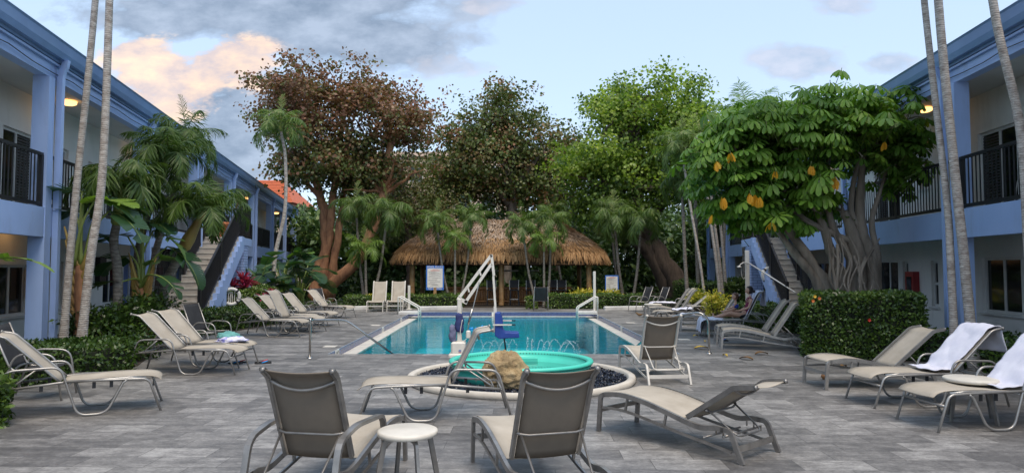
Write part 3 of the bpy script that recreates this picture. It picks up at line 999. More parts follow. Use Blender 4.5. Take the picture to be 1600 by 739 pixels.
def back_frame(root, hx, hz, ang, length, hw, style, fm, sm, curl=.10, curl_drop=.5, smu=None):
    """reclining back; ang from the horizontal. returns top point"""
    d = V(-math.cos(ang), 0, math.sin(ang)); nb = V(-math.sin(ang), 0, -math.cos(ang))   # nb: towards the rear
    h = V(hx, 0, hz)
    a2 = ang - curl_drop
    d2 = V(-math.cos(a2), 0, math.sin(a2))
    p = [h, h + d * length * .5, h + d * length * .86, h + d * length + d2 * .01, h + d * length + d2 * curl]
    sling_sheet('backrest', [(q.x, q.z) for q in p], -hw + .022, hw - .022, .006, sm, root, sag=.018)
    for s in (-1, 1):
        mb = MB()
        pts = [V(q.x, s * hw, q.z) for q in catmull(p, 4)]
        if style == 'bar': mb.sweep(pts, [(-.012, -.022), (.012, -.022), (.012, .022), (-.012, .022)], smooth=False)
        else: mb.tube(pts, .0135, 8)
        e = p[-1]
        mb.tube([V(e.x, s * (hw + .0), e.z), V(e.x, s * (hw + .0), e.z) + d2 * .018], .021, 8)
        mb.build('back_frame', fm, root)
    # bowed spreader behind the head, bowed brace lower down
    mb = MB()
    e = p[3] + d * -.02
    mb.tube([V(e.x, y, e.z) + nb * (.055 * (1 - (y / hw) ** 2)) - d * (.05 * (1 - (y / hw) ** 2)) for y in np.linspace(-hw, hw, 13)], .012, 8)
    mb.build('head_bar', fm, root); mb = MB()
    q = h + d * length * .36
    mb.tube([V(q.x, y, q.z) + nb * (.03 + .03 * min(1, (hw - abs(y)) / .06)) for y in (-hw + .0, -hw + .03, -hw + .08, 0, hw - .08, hw - .03, hw)], .010, 8)
    mb.build('back_brace', fm, root)
    return h, d, nb, q


def chaise_bar(name_l, ang=R(60), length=.66, fm=GRY, arms=False, sm=None, bsm=None, curl=.10, curl_drop=.5, towel=None):
    """low chaise of flat bars: arched side rails, no arms; x points to the foot end"""
    sm = sm or MATS['sling']
    root = empty('chaise_lounge', (0, 0, 0), 0, name_l, 'chaise lounge')
    hw = .305; hi = .255
    flat = [(-.014, -.022), (.014, -.022), (.014, .022), (-.014, .022)]
    arch = [(1.44, .385), (1.25, .405), (1.0, .385), (.75, .335), (.5, .275), (.32, .245)]
    low = [(1.48, .25), (1.2, .255), (.9, .215), (.6, .165), (.3, .125), (.02, .085)]
    for s in (-1, 1):
        y = s * hw
        pts = smooth_path([V(1.53, y, 0), V(1.49, y, .385)] + [V(a, y, b) for a, b in arch] + [V(.06, y, .27), V(-.10, y, 0)], .07, 4)
        # split: legs and rail
        rail = MB().sweep(catmull([V(a, y, b) for a, b in [(1.47, .375)] + arch[1:] + [(.18, .265), (.09, .262)]], 3), flat, smooth=False)
        for a, b0, b1 in ((1.18, .262, .385), (.72, .195, .315)): rail.bar((a, y, b0), (a - .03, y, b1), .02, .02)
        r_ = rail.build('side_rail', fm, root)
        MB().sweep(catmull([V(a, y, b) for a, b in low], 3), [(-.008, -.012), (.008, -.012), (.008, .012), (-.008, .012)], smooth=False).build('stretcher', fm, root)
        MB().sweep(smooth_path([V(1.44, y, .383), V(1.50, y, .36), V(1.53, y, 0)], .05, 4), flat, smooth=False).build('leg', fm, root)
        MB().sweep(smooth_path([V(.12, y, .265), V(.03, y, .262), V(-.08, y, 0)], .07, 4), flat, smooth=False).build('leg', fm, root)
    mb = MB()
    MB().bar((1.515, -hw, .22), (1.515, hw, .22), .02, .045, up=(0, 0, 1)).build('crossbar', fm, root)
    MB().bar((-.03, -hw, .115), (-.03, hw, .115), .02, .05).build('crossbar', fm, root)
    for x_, z_ in ((.30, .16), (.10, .20), (1.0, .37)): MB().tube([(x_, -hw, z_), (x_, hw, z_)], .010, 8).build('crossbar', fm, root)
    sling_sheet('seat', [(1.50, .375), (1.46, .405), (1.25, .422), (1.0, .402), (.75, .352), (.52, .295)], -hw + .02, hw - .02, .006, sm, root, sag=.014)
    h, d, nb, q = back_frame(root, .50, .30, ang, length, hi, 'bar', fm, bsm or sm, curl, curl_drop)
    mb = MB()
    a = q + V(0, 0, 0); foot = V(.02, 0, .20)
    pts = [V(a.x, -hi + .03, a.z) + nb * .02, V(foot.x, -hi + .06, foot.z), V(foot.x, hi - .06, foot.z), V(a.x, hi - .03, a.z) + nb * .02]
    mb.tube(smooth_path(pts, .06, 4), .009, 8)
    for s in (-1, 1):
        for k_ in range(3):
            mb.box((.06 + .07 * k_, s * (hi - .0), .20 + .012 * k_), (.006, .02, .05))
    mb.build('back_prop', fm, root)
    if arms:
        for s in (-1, 1):
            y = s * (hw + .02)
            MB().sweep(smooth_path([V(.98, y, .25), V(.92, y, .52), V(.40, y, .55), V(.12, y, .50), V(.02, y, .12)], .09, 4), flat, smooth=False).build('armrest', fm, root)
    return root


def chaise_tube(name_l, ang=R(47), length=.72, fm=PEW, sm=None, curl=.13, curl_drop=.55):
    """round tube chaise with looped legs and arms; x points to the foot end, rear legs near x=0"""
    sm = sm or MATS['sling']
    root = empty('chaise_lounge', (0, 0, 0), 0, name_l, 'chaise lounge')
    hw = .315; hi = .27; r = .0135
    for s in (-1, 1):
        y = s * hw
        loop = smooth_path([V(1.28, y, .375), V(1.24, y, .35), V(1.08, y, .015), V(.80, y, .015), V(.63, y, .56), V(.12, y, .545), V(-.03, y, .01)], .10, 6)
        MB().tube(loop, r, 8).build('armrest', fm, root)
        MB().tube(smooth_path([V(.66, y, .40), V(1.30, y, .385), V(1.50, y, .375), V(1.63, y, .0)], .07, 5), r, 8).build('leg', fm, root)
    for s in (-1, 1):
        y = s * (hw - .027)
        MB().tube([V(.08, y, .335), V(.62, y, .385), V(1.30, y, .40), V(1.47, y, .385)], r, 8).build('side_rail', fm, root)
    for x_, z_, r__ in ((1.54, .26, .014), (.08, .335, .010), (.72, .37, .010), (1.2, .375, .010)): MB().tube([(x_, -hw, z_), (x_, hw, z_)], r__, 8).build('crossbar', fm, root)
    for x in (1.12, .95, .45):
        for s in (-1, 1): MB().box((x, s * (hw - .04), .335), (.035, .01, .07)).build('stacking_lug', MATS['black_metal'], root)
    sling_sheet('seat', [(1.64, .345), (1.58, .388), (1.45, .412), (1.15, .415), (.9, .405), (.63, .392)], -hi, hi, .006, sm, root, sag=.016)
    h, d, nb, q = back_frame(root, .62, .39, ang, length, hi - .01, 'tube', fm, sm, curl, curl_drop)
    mb = MB()
    pts = [V(q.x, -hi + .03, q.z) + nb * .02, V(.16, -hi + .05, .345), V(.16, hi - .05, .345), V(q.x, hi - .03, q.z) + nb * .02]
    mb.tube(smooth_path(pts, .06, 4), .009, 8)
    for s in (-1, 1):
        for k_ in range(4): mb.box((.12 + .07 * k_, s * (hi - .01), .355), (.006, .02, .05))
    mb.build('back_prop', fm, root)
    return root


_protos = {}


def put(root, loc, rz, label=None, group=None):
    root.location = loc; root.rotation_euler = (0, 0, rz)
    if label: root['label'] = label
    if group: root['group'] = group
    return root


def place_chaise(proto_key, make, foot_px, heading, label, group, foot_x=1.53):
    """foot_px: photograph pixel of the middle between the two foot-end legs on the ground"""
    f_ = G(*foot_px); a = R(heading)
    loc = f_ - V(math.cos(a), math.sin(a), 0) * foot_x
    if proto_key not in _protos:
        _protos[proto_key] = make(label)
        return put(_protos[proto_key], loc, a, label, group)
    return dup(_protos[proto_key], loc, a, label, group)


TP = simple('sling_back_shaded', (.215, .18, .142), (.175, .148, .118), scale=3.5, rough=.85, bmp=.3, bscale=350, dist=.002, spec=.2)  # darker copy of the sling: shade on backs seen from behind, put into the colour
GB, GT = 'low armless chaise lounges around the pool', 'tubular chaise lounges with looped arms'
bar = lambda ang, **k_: (lambda lb_: chaise_bar(lb_, R(ang), **k_))
tub = lambda ang, **k_: (lambda lb_: chaise_tube(lb_, R(ang), **k_))
TX = 1.63
# foreground
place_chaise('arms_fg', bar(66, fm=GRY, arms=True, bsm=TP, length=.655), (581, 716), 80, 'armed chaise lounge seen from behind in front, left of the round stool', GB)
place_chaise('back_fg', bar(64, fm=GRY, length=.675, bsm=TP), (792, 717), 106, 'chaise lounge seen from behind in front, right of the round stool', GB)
c15 = place_chaise('t52', tub(63, fm=PEW, curl=.16, curl_drop=.9, length=.62), (563, 652), 186, 'tubular chaise seen from the side between the stool and the brown boulder', GT, TX)
place_chaise('b33', bar(34, fm=GRY, length=.58, curl=.2, curl_drop=.45), (966, 666), 131, 'low chaise with nearly flat back on open paving right of the spa', GB)
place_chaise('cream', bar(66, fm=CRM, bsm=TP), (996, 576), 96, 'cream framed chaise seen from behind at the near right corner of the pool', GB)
# left foreground and left row
place_chaise('t45', tub(45), (252, 633), 26, 'tubular chaise at the far left front beside a low hedge and dark chair', GT, TX)
place_chaise('t48', tub(46), (379, 581), 2, 'tubular chaise in front of the stair foot, nearer of two side by side', GT, TX)
place_chaise('t48', None, (389, 571), -8, 'tubular chaise with a heap of towels on its foot end', GT, TX)
place_chaise('t45', None, (477, 525), -6, 'tubular chaise nearest in the left row by the clipped hedge', GT, TX)
place_chaise('t62', tub(62), (501, 519), -12, 'tubular chaise with the steepest back in the left row', GT, TX)
place_chaise('t45', None, (492, 514.5), -10, 'tubular chaise half hidden between two others in the left row', GT, TX)
place_chaise('t48', None, (522, 509), -14, 'tubular chaise before the last in the left row, beside broad leaved plants', GT, TX)
place_chaise('t48', None, (549, 497), -16, 'tubular chaise farthest in the left row, by the orange tree trunk', GT, TX)
place_chaise('face', bar(72, fm=CRM, length=.86, curl=.04), (585.5, 487.4), -88, 'cream chaise facing the camera at the far left pool corner, the left one', GB)
place_chaise('face', None, (617, 486.8), -87, 'cream chaise facing the camera at the far left pool corner, next to the pool rail', GB)
# right foreground
place_chaise('b38', bar(40, fm=PEW, length=.74, curl=.16), (1273, 603), 184, 'armless chaise in front of the big clipped hedge with a bag below', GB)
place_chaise('t45', None, (1343, 630), 183, 'tubular chaise with a white towel over its back beside the round table', GT, TX)
place_chaise('t45', None, (1432, 665), 186, 'tubular chaise at the right front edge with a towel at its head', GT, TX)
# right row
place_chaise('b55', bar(57, fm=PEW, length=.74), (1126, 543.5), 166, 'armless chaise with arched rails, nearer one beside the clipped hedge', GB)
place_chaise('b55', None, (1118, 536), 168, 'armless chaise with arched rails right in front of the seated woman', GB)
c21 = place_chaise('t66', tub(64), (1097, 524), 172, 'tubular chaise the woman with a child sits on', GT, TX)
place_chaise('b55', None, (1063, 515.5), 168, 'chaise with empty raised back directly left of the seated woman', GB)
place_chaise('t40', tub(38), (1020, 506), 172, 'tubular chaise with a low back in the far right row by the yellow shrub', GT, TX)
place_chaise('b55', None, (1013, 499), 172, 'second farthest chaise of the far right row, with an empty seat', GB)
place_chaise('b55', None, (1007, 495.5), 172, 'farthest chaise of the far right row, behind another with the same slant', GB)
place_chaise('t48', None, (1016, 490.5), 176, 'tubular chaise with a white towel over its seat in the far right row', GT, TX)


# ------------------------------------------------ round tables
def round_table(loc, label, r=.265, h=.46, legs=4, rz=.3):
    root = empty('side_table', loc, rz, label, 'side table', 'round cream side tables')
    MB().lathe([(0, h - .045), (r - .03, h - .045), (r - .004, h - .04), (r, h - .02), (r - .003, h - .006), (r - .015, h), (0, h)], seg=40).build('table_top', MATS['table_top'], root)
    for k_ in range(legs):
        a = 2 * PI * k_ / legs
        c_, s_ = math.cos(a), math.sin(a)
        MB().sweep(smooth_path([V(c_ * (r - .14), s_ * (r - .14), h - .055), V(c_ * (r - .05), s_ * (r - .05), h - .06), V(c_ * (r + .03), s_ * (r + .03), 0)], .05, 4),
                   [(-.012, -.018), (.012, -.018), (.012, .018), (-.012, .018)], smooth=False).build('leg', GRY, root)
    return root
p = G(637, 670, .46); p.z = 0
round_table(p, 'round cream stool table between the two front chaises', r=.225, rz=.5)
p = G(1516, 589.5, .46); p.z = 0
round_table(p, 'round cream side table between the towelled chaises at the right')
p = G(1020, 474.5, .46); p.z = 0
round_table(p, 'small round table between the two far armchairs', r=.3)
p = G(462, 505, 0)
round_table(p, 'small round table among the chaises of the left row', r=.24, h=.40)


# ------------------------------------------------ armchairs
def armchair(label, sm, fm, tilt=R(68)):
    root = empty('armchair', (0, 0, 0), 0, label, 'armchair', 'sling armchairs')
    hw = .28
    for s in (-1, 1):
        y = s * hw
        MB().tube(smooth_path([V(.36, y, 0), V(.27, y, .58), V(-.16, y, .60), V(-.34, y, .02)], .13, 6), .013, 8).build('armrest', fm, root)
    d = V(-math.cos(tilt), 0, math.sin(tilt))
    b0 = V(-.20, 0, .38)
    for s in (-1, 1):
        mb = MB(); mb.tube(smooth_path([V(.26, s * (hw - .02), .40), b0 + V(0, s * (hw - .02), 0), b0 + d * .62 + V(0, s * (hw - .02), 0)], .10, 5), .013, 8)
        mb.build('frame', fm, root)
    sling_sheet('seat', [(.25, .41), (.05, .395), (-.16, .39)], -hw + .03, hw - .03, .006, sm, root)
    sling_sheet('backrest', [(b0.x - .02, b0.z + .04), (b0.x + d.x * .3, b0.z + d.z * .3), (b0.x + d.x * .61, b0.z + d.z * .61)], -hw + .03, hw - .03, .006, sm, root)
    return root
BK = MATS['sling_black']
ch = armchair('black sling armchair at the far left front behind the tubular chaise', BK, PEW)
put(ch, G(58, 622), R(16))
for (y_, v_, r_, lb_) in ((11.7, .72, 2.4, 'dark sling armchair on the upper gallery of the right wing, nearer the column'), (10.9, .75, 2.0, 'dark sling armchair on the upper gallery at the right edge of the picture')):
    dup(ch, WR.P(y_, v_, FZ), r_, lb_, scale=.85)
chs = [((327, 549), R(-8), 'black sling armchair at the foot of the left stairs'),
       ((1000, 487), R(200), 'black sling armchair beyond the right row, left one of the far pair'),
       ((1026, 487), R(196), 'black sling armchair beyond the right row, right one of the far pair'),
       ((507, 492), R(-30), 'black sling armchair beside the farthest left chaise, under the orange trunk'),
       ((845, 485.5), R(90), 'black sling chair seen from behind at the far pool edge, in front of the bar')]
for px_, a_, lb_ in chs: dup(ch, G(*px_), a_, lb_)

# ================================================================== pool lift
simple('lift_white', (.70, .68, .62), (.60, .58, .52), scale=5, rough=.45)
simple('blue_plastic', (.018, .06, .30), (.013, .045, .24), scale=4, rough=.5)
simple('blue_cover', (.035, .05, .17), (.02, .03, .11), scale=7, rough=.85, bmp=.6, bscale=9, dist=.02)
simple('grey_cover', (.16, .17, .27), (.10, .11, .19), scale=8, rough=.85, bmp=.8, bscale=12, dist=.03)
simple('logo_red', (.55, .05, .05), rough=.5)
simple('logo_blue', (.05, .15, .55), rough=.5)
simple('light_blue', (.02, .30, .72), (.02, .25, .62), rough=.4)
b0 = G(716, 557)
Yl = b0.y
lift = empty('pool_lift', b0, 0, 'white pool lift with a raised boom and a blue seat hanging over the water', 'pool lift')
S = Yl / F                      # metres per photograph pixel at the lift
LX = lambda px: (px - 716) * S
LZ = lambda py: (557 - py) * S
mat = MATS['lift_white']
mb = MB().bev((0, .12, .03), (.36, .42, .06), .02); mb.build('base_plate', mat, lift)
bx = MB().bev((0, .10, .06 + .11), (.27, .34, .22), .03).build('battery_case', mat, lift)
lg = MB(); 
for i in range(7):
    a = i * .9; lg.box((LX(719) + .018 * math.cos(a), -.075, LZ(547) + .012 * math.sin(a)), (.012, .004, .010))
lg.build('emblem', MATS['logo_blue'], bx)
MB().box((LX(719), -.075, LZ(549.5)), (.06, .004, .006)).build('emblem_bar', MATS['logo_red'], bx)
MB().box((LX(708), -.075, LZ(554)), (.07, .006, .02)).build('plate', MATS['steel'], bx)
mb = MB().bev((LX(717), .13, .62), (.085, .11, .94), .012)
mb.build('mast', mat, lift)
# parallel boom arms
k0, k1 = V(LX(717.5), .13, LZ(471)), V(LX(767), .13, LZ(401))
mb = MB()
for dz_ in (0, 1):
    a = k0 + V(-.01 + .11 * dz_, 0, .06 - .10 * dz_); b = k1 + V(.0, 0, .02 - .17 * dz_)
    mb.bar(a, b, .05, .055)
mb.bar(k0 + V(-.05, 0, .05), k0 + V(.14, 0, -.04), .05, .07)
for q in (.25, .62): 
    a = k0.lerp(k1, q); mb.bar(a + V(.0, -.03, .05), a + V(.03, -.03, -.05), .012, .03)
mb.build('boom', mat, lift)
mb = MB(); mb.bar(V(LX(730), .10, LZ(516)), V(LX(748), .10, LZ(442)), .018, .018); mb.tube([V(LX(731), .10, LZ(508)), V(LX(737), .10, LZ(484))], .02, 8)
mb.build('actuator', MATS['steel'], lift)
MB().bev((LX(731), .10, LZ(523)), (.085, .10, .14), .02).build('motor', mat, lift)
mb = MB(); mb.bar(k1 + V(.0, 0, .03), V(LX(771), .13, LZ(432)), .05, .05); mb.bar(V(LX(770), .13, LZ(432)), V(LX(774), .13, LZ(492)), .04, .04)
mb.bar(V(LX(772), .13, LZ(480)), V(LX(772), .13, LZ(520)), .035, .035)
mb.build('hanger', mat, lift)
def slab(pts, y0, y1, name, mt, par):
    mb = MB(); n_ = len(pts)
    mb.add([V(x, y0, z) for x, z in pts] + [V(x, y1, z) for x, z in pts], [tuple(range(n_))[::-1], tuple(range(n_, 2 * n_))] + [(i, (i + 1) % n_, n_ + (i + 1) % n_, n_ + i) for i in range(n_)])
    return mb.build(name, mt, par, bevel=.012)
X_ = lambda px, py: (LX(px), LZ(py))
slab([X_(773, 489), X_(781, 489), X_(785, 500), X_(785, 515), X_(789, 519), X_(810, 520), X_(811, 527), X_(789, 528), X_(780, 529), X_(773, 524)], -.12, .32, 'seat', MATS['blue_plastic'], lift)
for y_, z_ in ((-.14, 507), (.34, 503.5)):
    mb = MB(); mb.bar(V(LX(770), y_, LZ(z_)), V(LX(799), y_, LZ(z_)), .024, .024); a_ = mb.build('armrest', mat, lift)
    MB().bar(V(LX(799), y_, LZ(z_)), V(LX(805), y_, LZ(z_)), .02, .02).build('grip', MATS['black_metal'], a_)
MB().bar(V(LX(787), .1, LZ(527)), V(LX(790), .1, LZ(552)), .03, .03).build('foot_post', MATS['black_metal'], lift)
# covers hanging on the mast
def padded(c, d, name, mt, par):
    mb = MB(); prof = []
    for i in range(9):
        t_ = i / 8; w_ = .82 + .18 * math.sin(PI * min(1, t_ * 1.3)) - .25 * (t_ > .9)
        prof.append((t_, w_))
    mb.sweep([V(c[0] + .01 * math.sin(i * 1.7), c[1], c[2] + d[2] * (t_ - .5)) for i, (t_, w_) in enumerate(prof)],
             lambda i: [(prof[i][1] * d[0] / 2 * math.copysign(abs(math.cos(a)) ** .6, math.cos(a)), prof[i][1] * d[1] / 2 * math.copysign(abs(math.sin(a)) ** .6, math.sin(a))) for a in [2 * PI * q / 14 for q in range(14)]], up=(0, 1, 0))
    return mb.build(name, mt, par)
padded((LX(717), .12, LZ(505)), (.17, .17, .36), 'mast_cover', MATS['blue_cover'], lift)
cv = padded((LX(706.5), .10, LZ(522)), (.14, .18, .32), 'equipment_cover', MATS['grey_cover'], lift)
mb = MB().tube(catmull([V(LX(722), .03, LZ(500)), V(LX(719), .0, LZ(520)), V(LX(722), .0, LZ(533)), V(LX(729), .03, LZ(530))], 6), .006, 6)
mb.build('cable', MATS['lift_white'], lift)

# small blue pool toy floating
p = G(742, 514, WZ)
tb = MB(); tb.tube([(0, 0, .03), (.15, .0, .02), (.24, .04, .10)], .028, 8); tb.tube([(.15, 0, .02), (.22, -.06, -.0)], .022, 8); tb.tube([(-.16, 0, .0), (-.05, 0, .02)], .045, 8)
o = tb.build('pool_toy', MATS['light_blue']); o.location = p
tag(o, 'small light blue toy floating in the pool beside the lift', 'pool toy')

# ================================================================== hand rails of the pool
def rail_thing(pts, r, label, extra=None, name='handrail', cat='handrail', plate=True):
    pts = [Vector(p) for p in pts]; o_ = V(pts[0].x, pts[0].y, 0)
    root = empty(name, o_, 0, label, cat, 'steel pool handrails')
    MB().tube(smooth_path([p - o_ for p in pts], .16, 8), r, 10).build('rail', MATS['steel'], root)
    if plate: MB().lathe([(r, .018), (.05, .014), (.055, .001)], (0, 0, 0), 20).build('flange', MATS['steel'], root)
    return root
p0 = G(484, 559); pe = G(613, 556)
rail_thing([p0, p0 + V(0, 0, .73), A(488, 500, p0.y + .1), A(541, 500, p0.y + .55), pe + V(0.35, .55, -.35)], .022, 'steel grab rail sloping into the near left corner of the pool')
p0 = G(1108, 552)
rail_thing([p0, p0 + V(0, 0, .66), p0 + V(-.15, .02, .80), A(1050, 494, p0.y + .4), A(985, 549, p0.y + .9)], .022, 'steel grab rail at the near right corner of the pool')


def ladder(px0, px1, label, flip, post_px):
    """two parallel sloping rails down from the far deck"""
    root = empty('pool_step_rail', G(px0, 491), 0, label, 'step rail', 'rails at the far end of the pool')
    o_ = G(px0, 491); Y = o_.y
    for dy in (0, .55):
        a = V(0, dy, 0)
        top = A(px0, 463, Y) - o_ + V(0, dy, 0)
        bend = A(px1, 481, Y) - o_ + V(0, dy, 0)
        MB().tube(smooth_path([a, top, bend, V(bend.x, dy, -.5)], .07, 5), .026, 8).build('rail', MATS['off_white'] if True else None, root)
    w_ = abs(A(px1, 481, Y).x - o_.x)
    s_ = 1 if px1 > px0 else -1
    MB().bev((s_ * w_ / 2, .28, .05), (w_, .62, .10), .02).build('step', MATS['white_kerb'], root)
    return root
ladder(622, 654, 'pair of pale sloping rails beside the cream chaises at the far left pool corner', 1, 0)
ladder(934, 903, 'pair of pale sloping rails at the far right pool corner', -1, 0)
for i, (px_, t_, b_, lb_) in enumerate(((639, 446, 483, 'plain white post behind the far left pool rail'), (929, 424, 486, 'tall white post behind the far right pool rail'))):
    q = G(px_, b_); 
    hgt = A(px_, t_, q.y).z
    root = empty('white_post', q, 0, lb_, 'post', 'white posts at the far pool edge')
    MB().bev((0, 0, hgt / 2), (.10, .10, hgt), .01).build('post', MATS['off_white'], root)
    MB().bev((0, 0, .012), (.22, .22, .024), .01).build('base_plate', MATS['off_white'], root)

# depth markers on the ledges
def text_mesh(body, size, ext=.001, align='CENTER'):
    cu = bpy.data.curves.new('txt', 'FONT'); cu.body = body; cu.size = size; cu.extrude = ext; cu.align_x = align; cu.align_y = 'CENTER'
    ob = bpy.data.objects.new('txt', cu); COL.objects.link(ob)
    dg = bpy.context.evaluated_depsgraph_get(); dg.update()
    me = bpy.data.meshes.new_from_object(ob.evaluated_get(dg))
    bpy.data.objects.remove(ob)
    return me
def place_text(body, size, M, mat, parent, name='lettering'):
    me = text_mesh(body, size); me.materials.clear(); me.materials.append(mat)
    o = link(name, me, parent); o.matrix_local = M
    return o
simple('marker_white', (.72, .71, .66), (.64, .63, .58), scale=4, rough=.4)
simple('ink', (.015, .015, .017), rough=.6)
markers = []
for s, y, lb_ in ((-1, PY0 + .75, 'white depth marker tile with a number 5 at the near left pool edge'), (-1, PY0 + 6.2, 'small white marker tile half way along the left pool edge'),
                  (-1, PY0 + 9.8, 'small white marker tile far along the left pool edge'), (1, PY0 + 6.4, 'white marker tile half way along the right pool edge'),
                  (1, PY0 + 11.2, 'white marker tile far along the right pool edge')):
    c_ = PC(s * (PW - .004), y)
    root = empty('depth_marker', (c_.x, c_.y, -.002), 0, lb_, 'depth marker', 'depth marker tiles round the pool')
    mb = MB().box((0, 0, -.074), (.008, .30, .146)); mb.build('tile', MATS['marker_white'], root)
    M = Matrix.Translation((-s * .0065, 0, -.08)) @ Matrix.Rotation(-s * PI / 2, 4, 'Z') @ Matrix.Rotation(PI / 2, 4, 'X')
    place_text('5 FT' if y < PY0 + 1 else '5', .10, M, MATS['ink'], root)
c_ = PC(-.25, PY1 - .005)
root = empty('depth_marker', (c_.x, c_.y, -.002), 0, 'white depth marker tile on the far wall of the pool', 'depth marker', 'depth marker tiles round the pool')
MB().box((0, -.004, -.074), (.30, .008, .146)).build('tile', MATS['marker_white'], root)
place_text('5 FT', .10, Matrix.Translation((0, -.0095, -.08)) @ Matrix.Rotation(PI / 2, 4, 'X'), MATS['ink'], root)
# flat NO DIVING tiles set in the deck (pale rectangles along the edges)
for (px_, py_, lb_) in ((516, 541, 'pale stone marker tile let into the deck at the near left pool edge'), (587, 508, 'pale stone marker tile let into the deck half way along the left'),
                   (1068, 530, 'pale stone marker tile let into the deck at the near right'), (985, 504, 'pale stone marker tile let into the deck half way along the right')):
    q = G(px_, py_)
    tag(MB().bev((0, 0, .002), (.26, .26, .007), .003).build('marker_tile', MATS['gutter_stone']), lb_, 'marker tile', 'pale marker tiles in the deck').location = q

# ================================================================== spa tub with kerb, gravel and boulder
simple('aqua_plastic', (.075, .60, .47), (.06, .53, .41), scale=2, rough=.38)
simple('black_glass_gravel', (.012, .014, .026), (.004, .005, .010), scale=30, rough=.25)
simple('kerb_paint', (.58, .54, .47), (.42, .39, .34), scale=2.2, rough=.7, bmp=.3, bscale=9, dist=.01, lo=.3, hi=.6)
near = G(817, 626); Rk = 1.70
sc = V(near.x + .0, near.y + Rk, 0)
kerb = MB(); prof = [(Rk - .02, 0), (Rk, .02), (Rk - .005, .075), (Rk - .03, .09), (Rk - .09, .085), (Rk - .11, .075), (Rk - .115, .0)]
kerb.lathe(prof, (0, 0, 0), 72)
o = kerb.build('round_kerb', MATS['kerb_paint']); o.location = sc
tag(o, 'worn cream round kerb enclosing the black gravel and the green tub', 'kerb')
MB().lathe([(0, .02), (Rk - .163, .02)], (0, 0, 0), 72, smooth=False)
gr = MB(); gr.lathe([(.9, .035), (Rk - .13, .035)], (0, 0, 0), 64)
grv = gr.build('gravel_bed', MATS['black_glass_gravel']); grv.location = sc; tag(grv, kind='stuff')
lb = LB(3); rr = np.random.default_rng(3)
N_ = 16000; a_ = rr.random(N_) * 2 * PI; ra = np.sqrt(rr.uniform(1.0 ** 2, (Rk - .14) ** 2, N_))
P_ = np.stack([ra * np.cos(a_), ra * np.sin(a_), .035 + rr.random(N_) * .012], 1)
m, n, l, bs = newmat('gravel_chips'); MATS['gravel_chips'] = m
at_ = n.new("ShaderNodeAttribute"); at_.attribute_name = 'v'
l.new(ramp(n, l, at_.outputs['Fac'], [(0, (.004, .005, .009)), (.8, (.02, .024, .042)), (1, (.10, .11, .16))]), bs.inputs['Base Color']); bs.inputs['Roughness'].default_value = .2
N3 = rr.normal(size=(N_, 3)) * .7; N3[:, 2] += 1
lb.add(P_, rr.normal(size=(N_, 3)) * [1, 1, .3], N3, rr.uniform(.018, .034, N_), .02, rr.random(N_))
g2 = lb.build('gravel', 'round', m, None, smooth=False); g2.location = sc; tag(g2, kind='stuff')
tub = empty('spa_tub', sc, 0, 'round aqua green plastic spa tub inside the cream kerb', 'spa tub')
RT = 1.07; HT = .30
MB().lathe([(RT - .10, .03), (RT - .07, .04), (RT - .05, .15), (RT - .045, .20), (RT - .02, .215), (RT - .02, .235), (RT - .045, .245)], seg=72).build('outer_wall', MATS['aqua_plastic'], tub)
MB().lathe([(RT - .045, .245), (RT + .0, .25), (RT + .015, .275), (RT, .30), (RT - .05, .305), (RT - .085, .29), (RT - .09, .26)], seg=72).build('rim', MATS['aqua_plastic'], tub)
MB().lathe([(RT - .09, .26), (RT - .10, .20), (RT - .16, .19), (RT - .175, .12), (RT - .5, .07), (RT - .52, .05), (0, .05)], seg=72).build('basin', MATS['aqua_plastic'], tub)
mb = MB()
for k_ in range(120):
    a = 2 * PI * k_ / 120; mb.box(((RT - .092) * math.cos(a), (RT - .092) * math.sin(a), .262), (.006, .012, .016), rz=a)
mb.build('drain_slots', MATS['ink'], tub)
mb = MB().box((.10, RT - .16, .155), (.36, .14, .10)); mb.build('skimmer', MATS['aqua_plastic'], tub, bevel=.01)
m, n, l, bs = newmat('tub_water'); MATS['tub_water'] = m
n.remove(bs)
gl = n.new("ShaderNodeBsdfGlossy"); gl.inputs['Roughness'].default_value = .03; tr = n.new("ShaderNodeBsdfTransparent"); tr.inputs[0].default_value = (.55, .95, .90, 1)
fr = n.new("ShaderNodeFresnel"); ms_ = n.new("ShaderNodeMixShader"); l.new(fr.outputs[0], ms_.inputs[0]); l.new(tr.outputs[0], ms_.inputs[1]); l.new(gl.outputs[0], ms_.inputs[2]); l.new(ms_.outputs[0], n['Material Output'].inputs[0])
bp = n.new("ShaderNodeBump"); bp.inputs['Strength'].default_value = .3; bp.inputs['Distance'].default_value = .01; l.new(noise_node(n, l, 9, 3), bp.inputs['Height']); l.new(bp.outputs[0], gl.inputs['Normal'])
MB().lathe([(0, .145), (RT - .17, .145)], seg=48).build('water', m, tub)

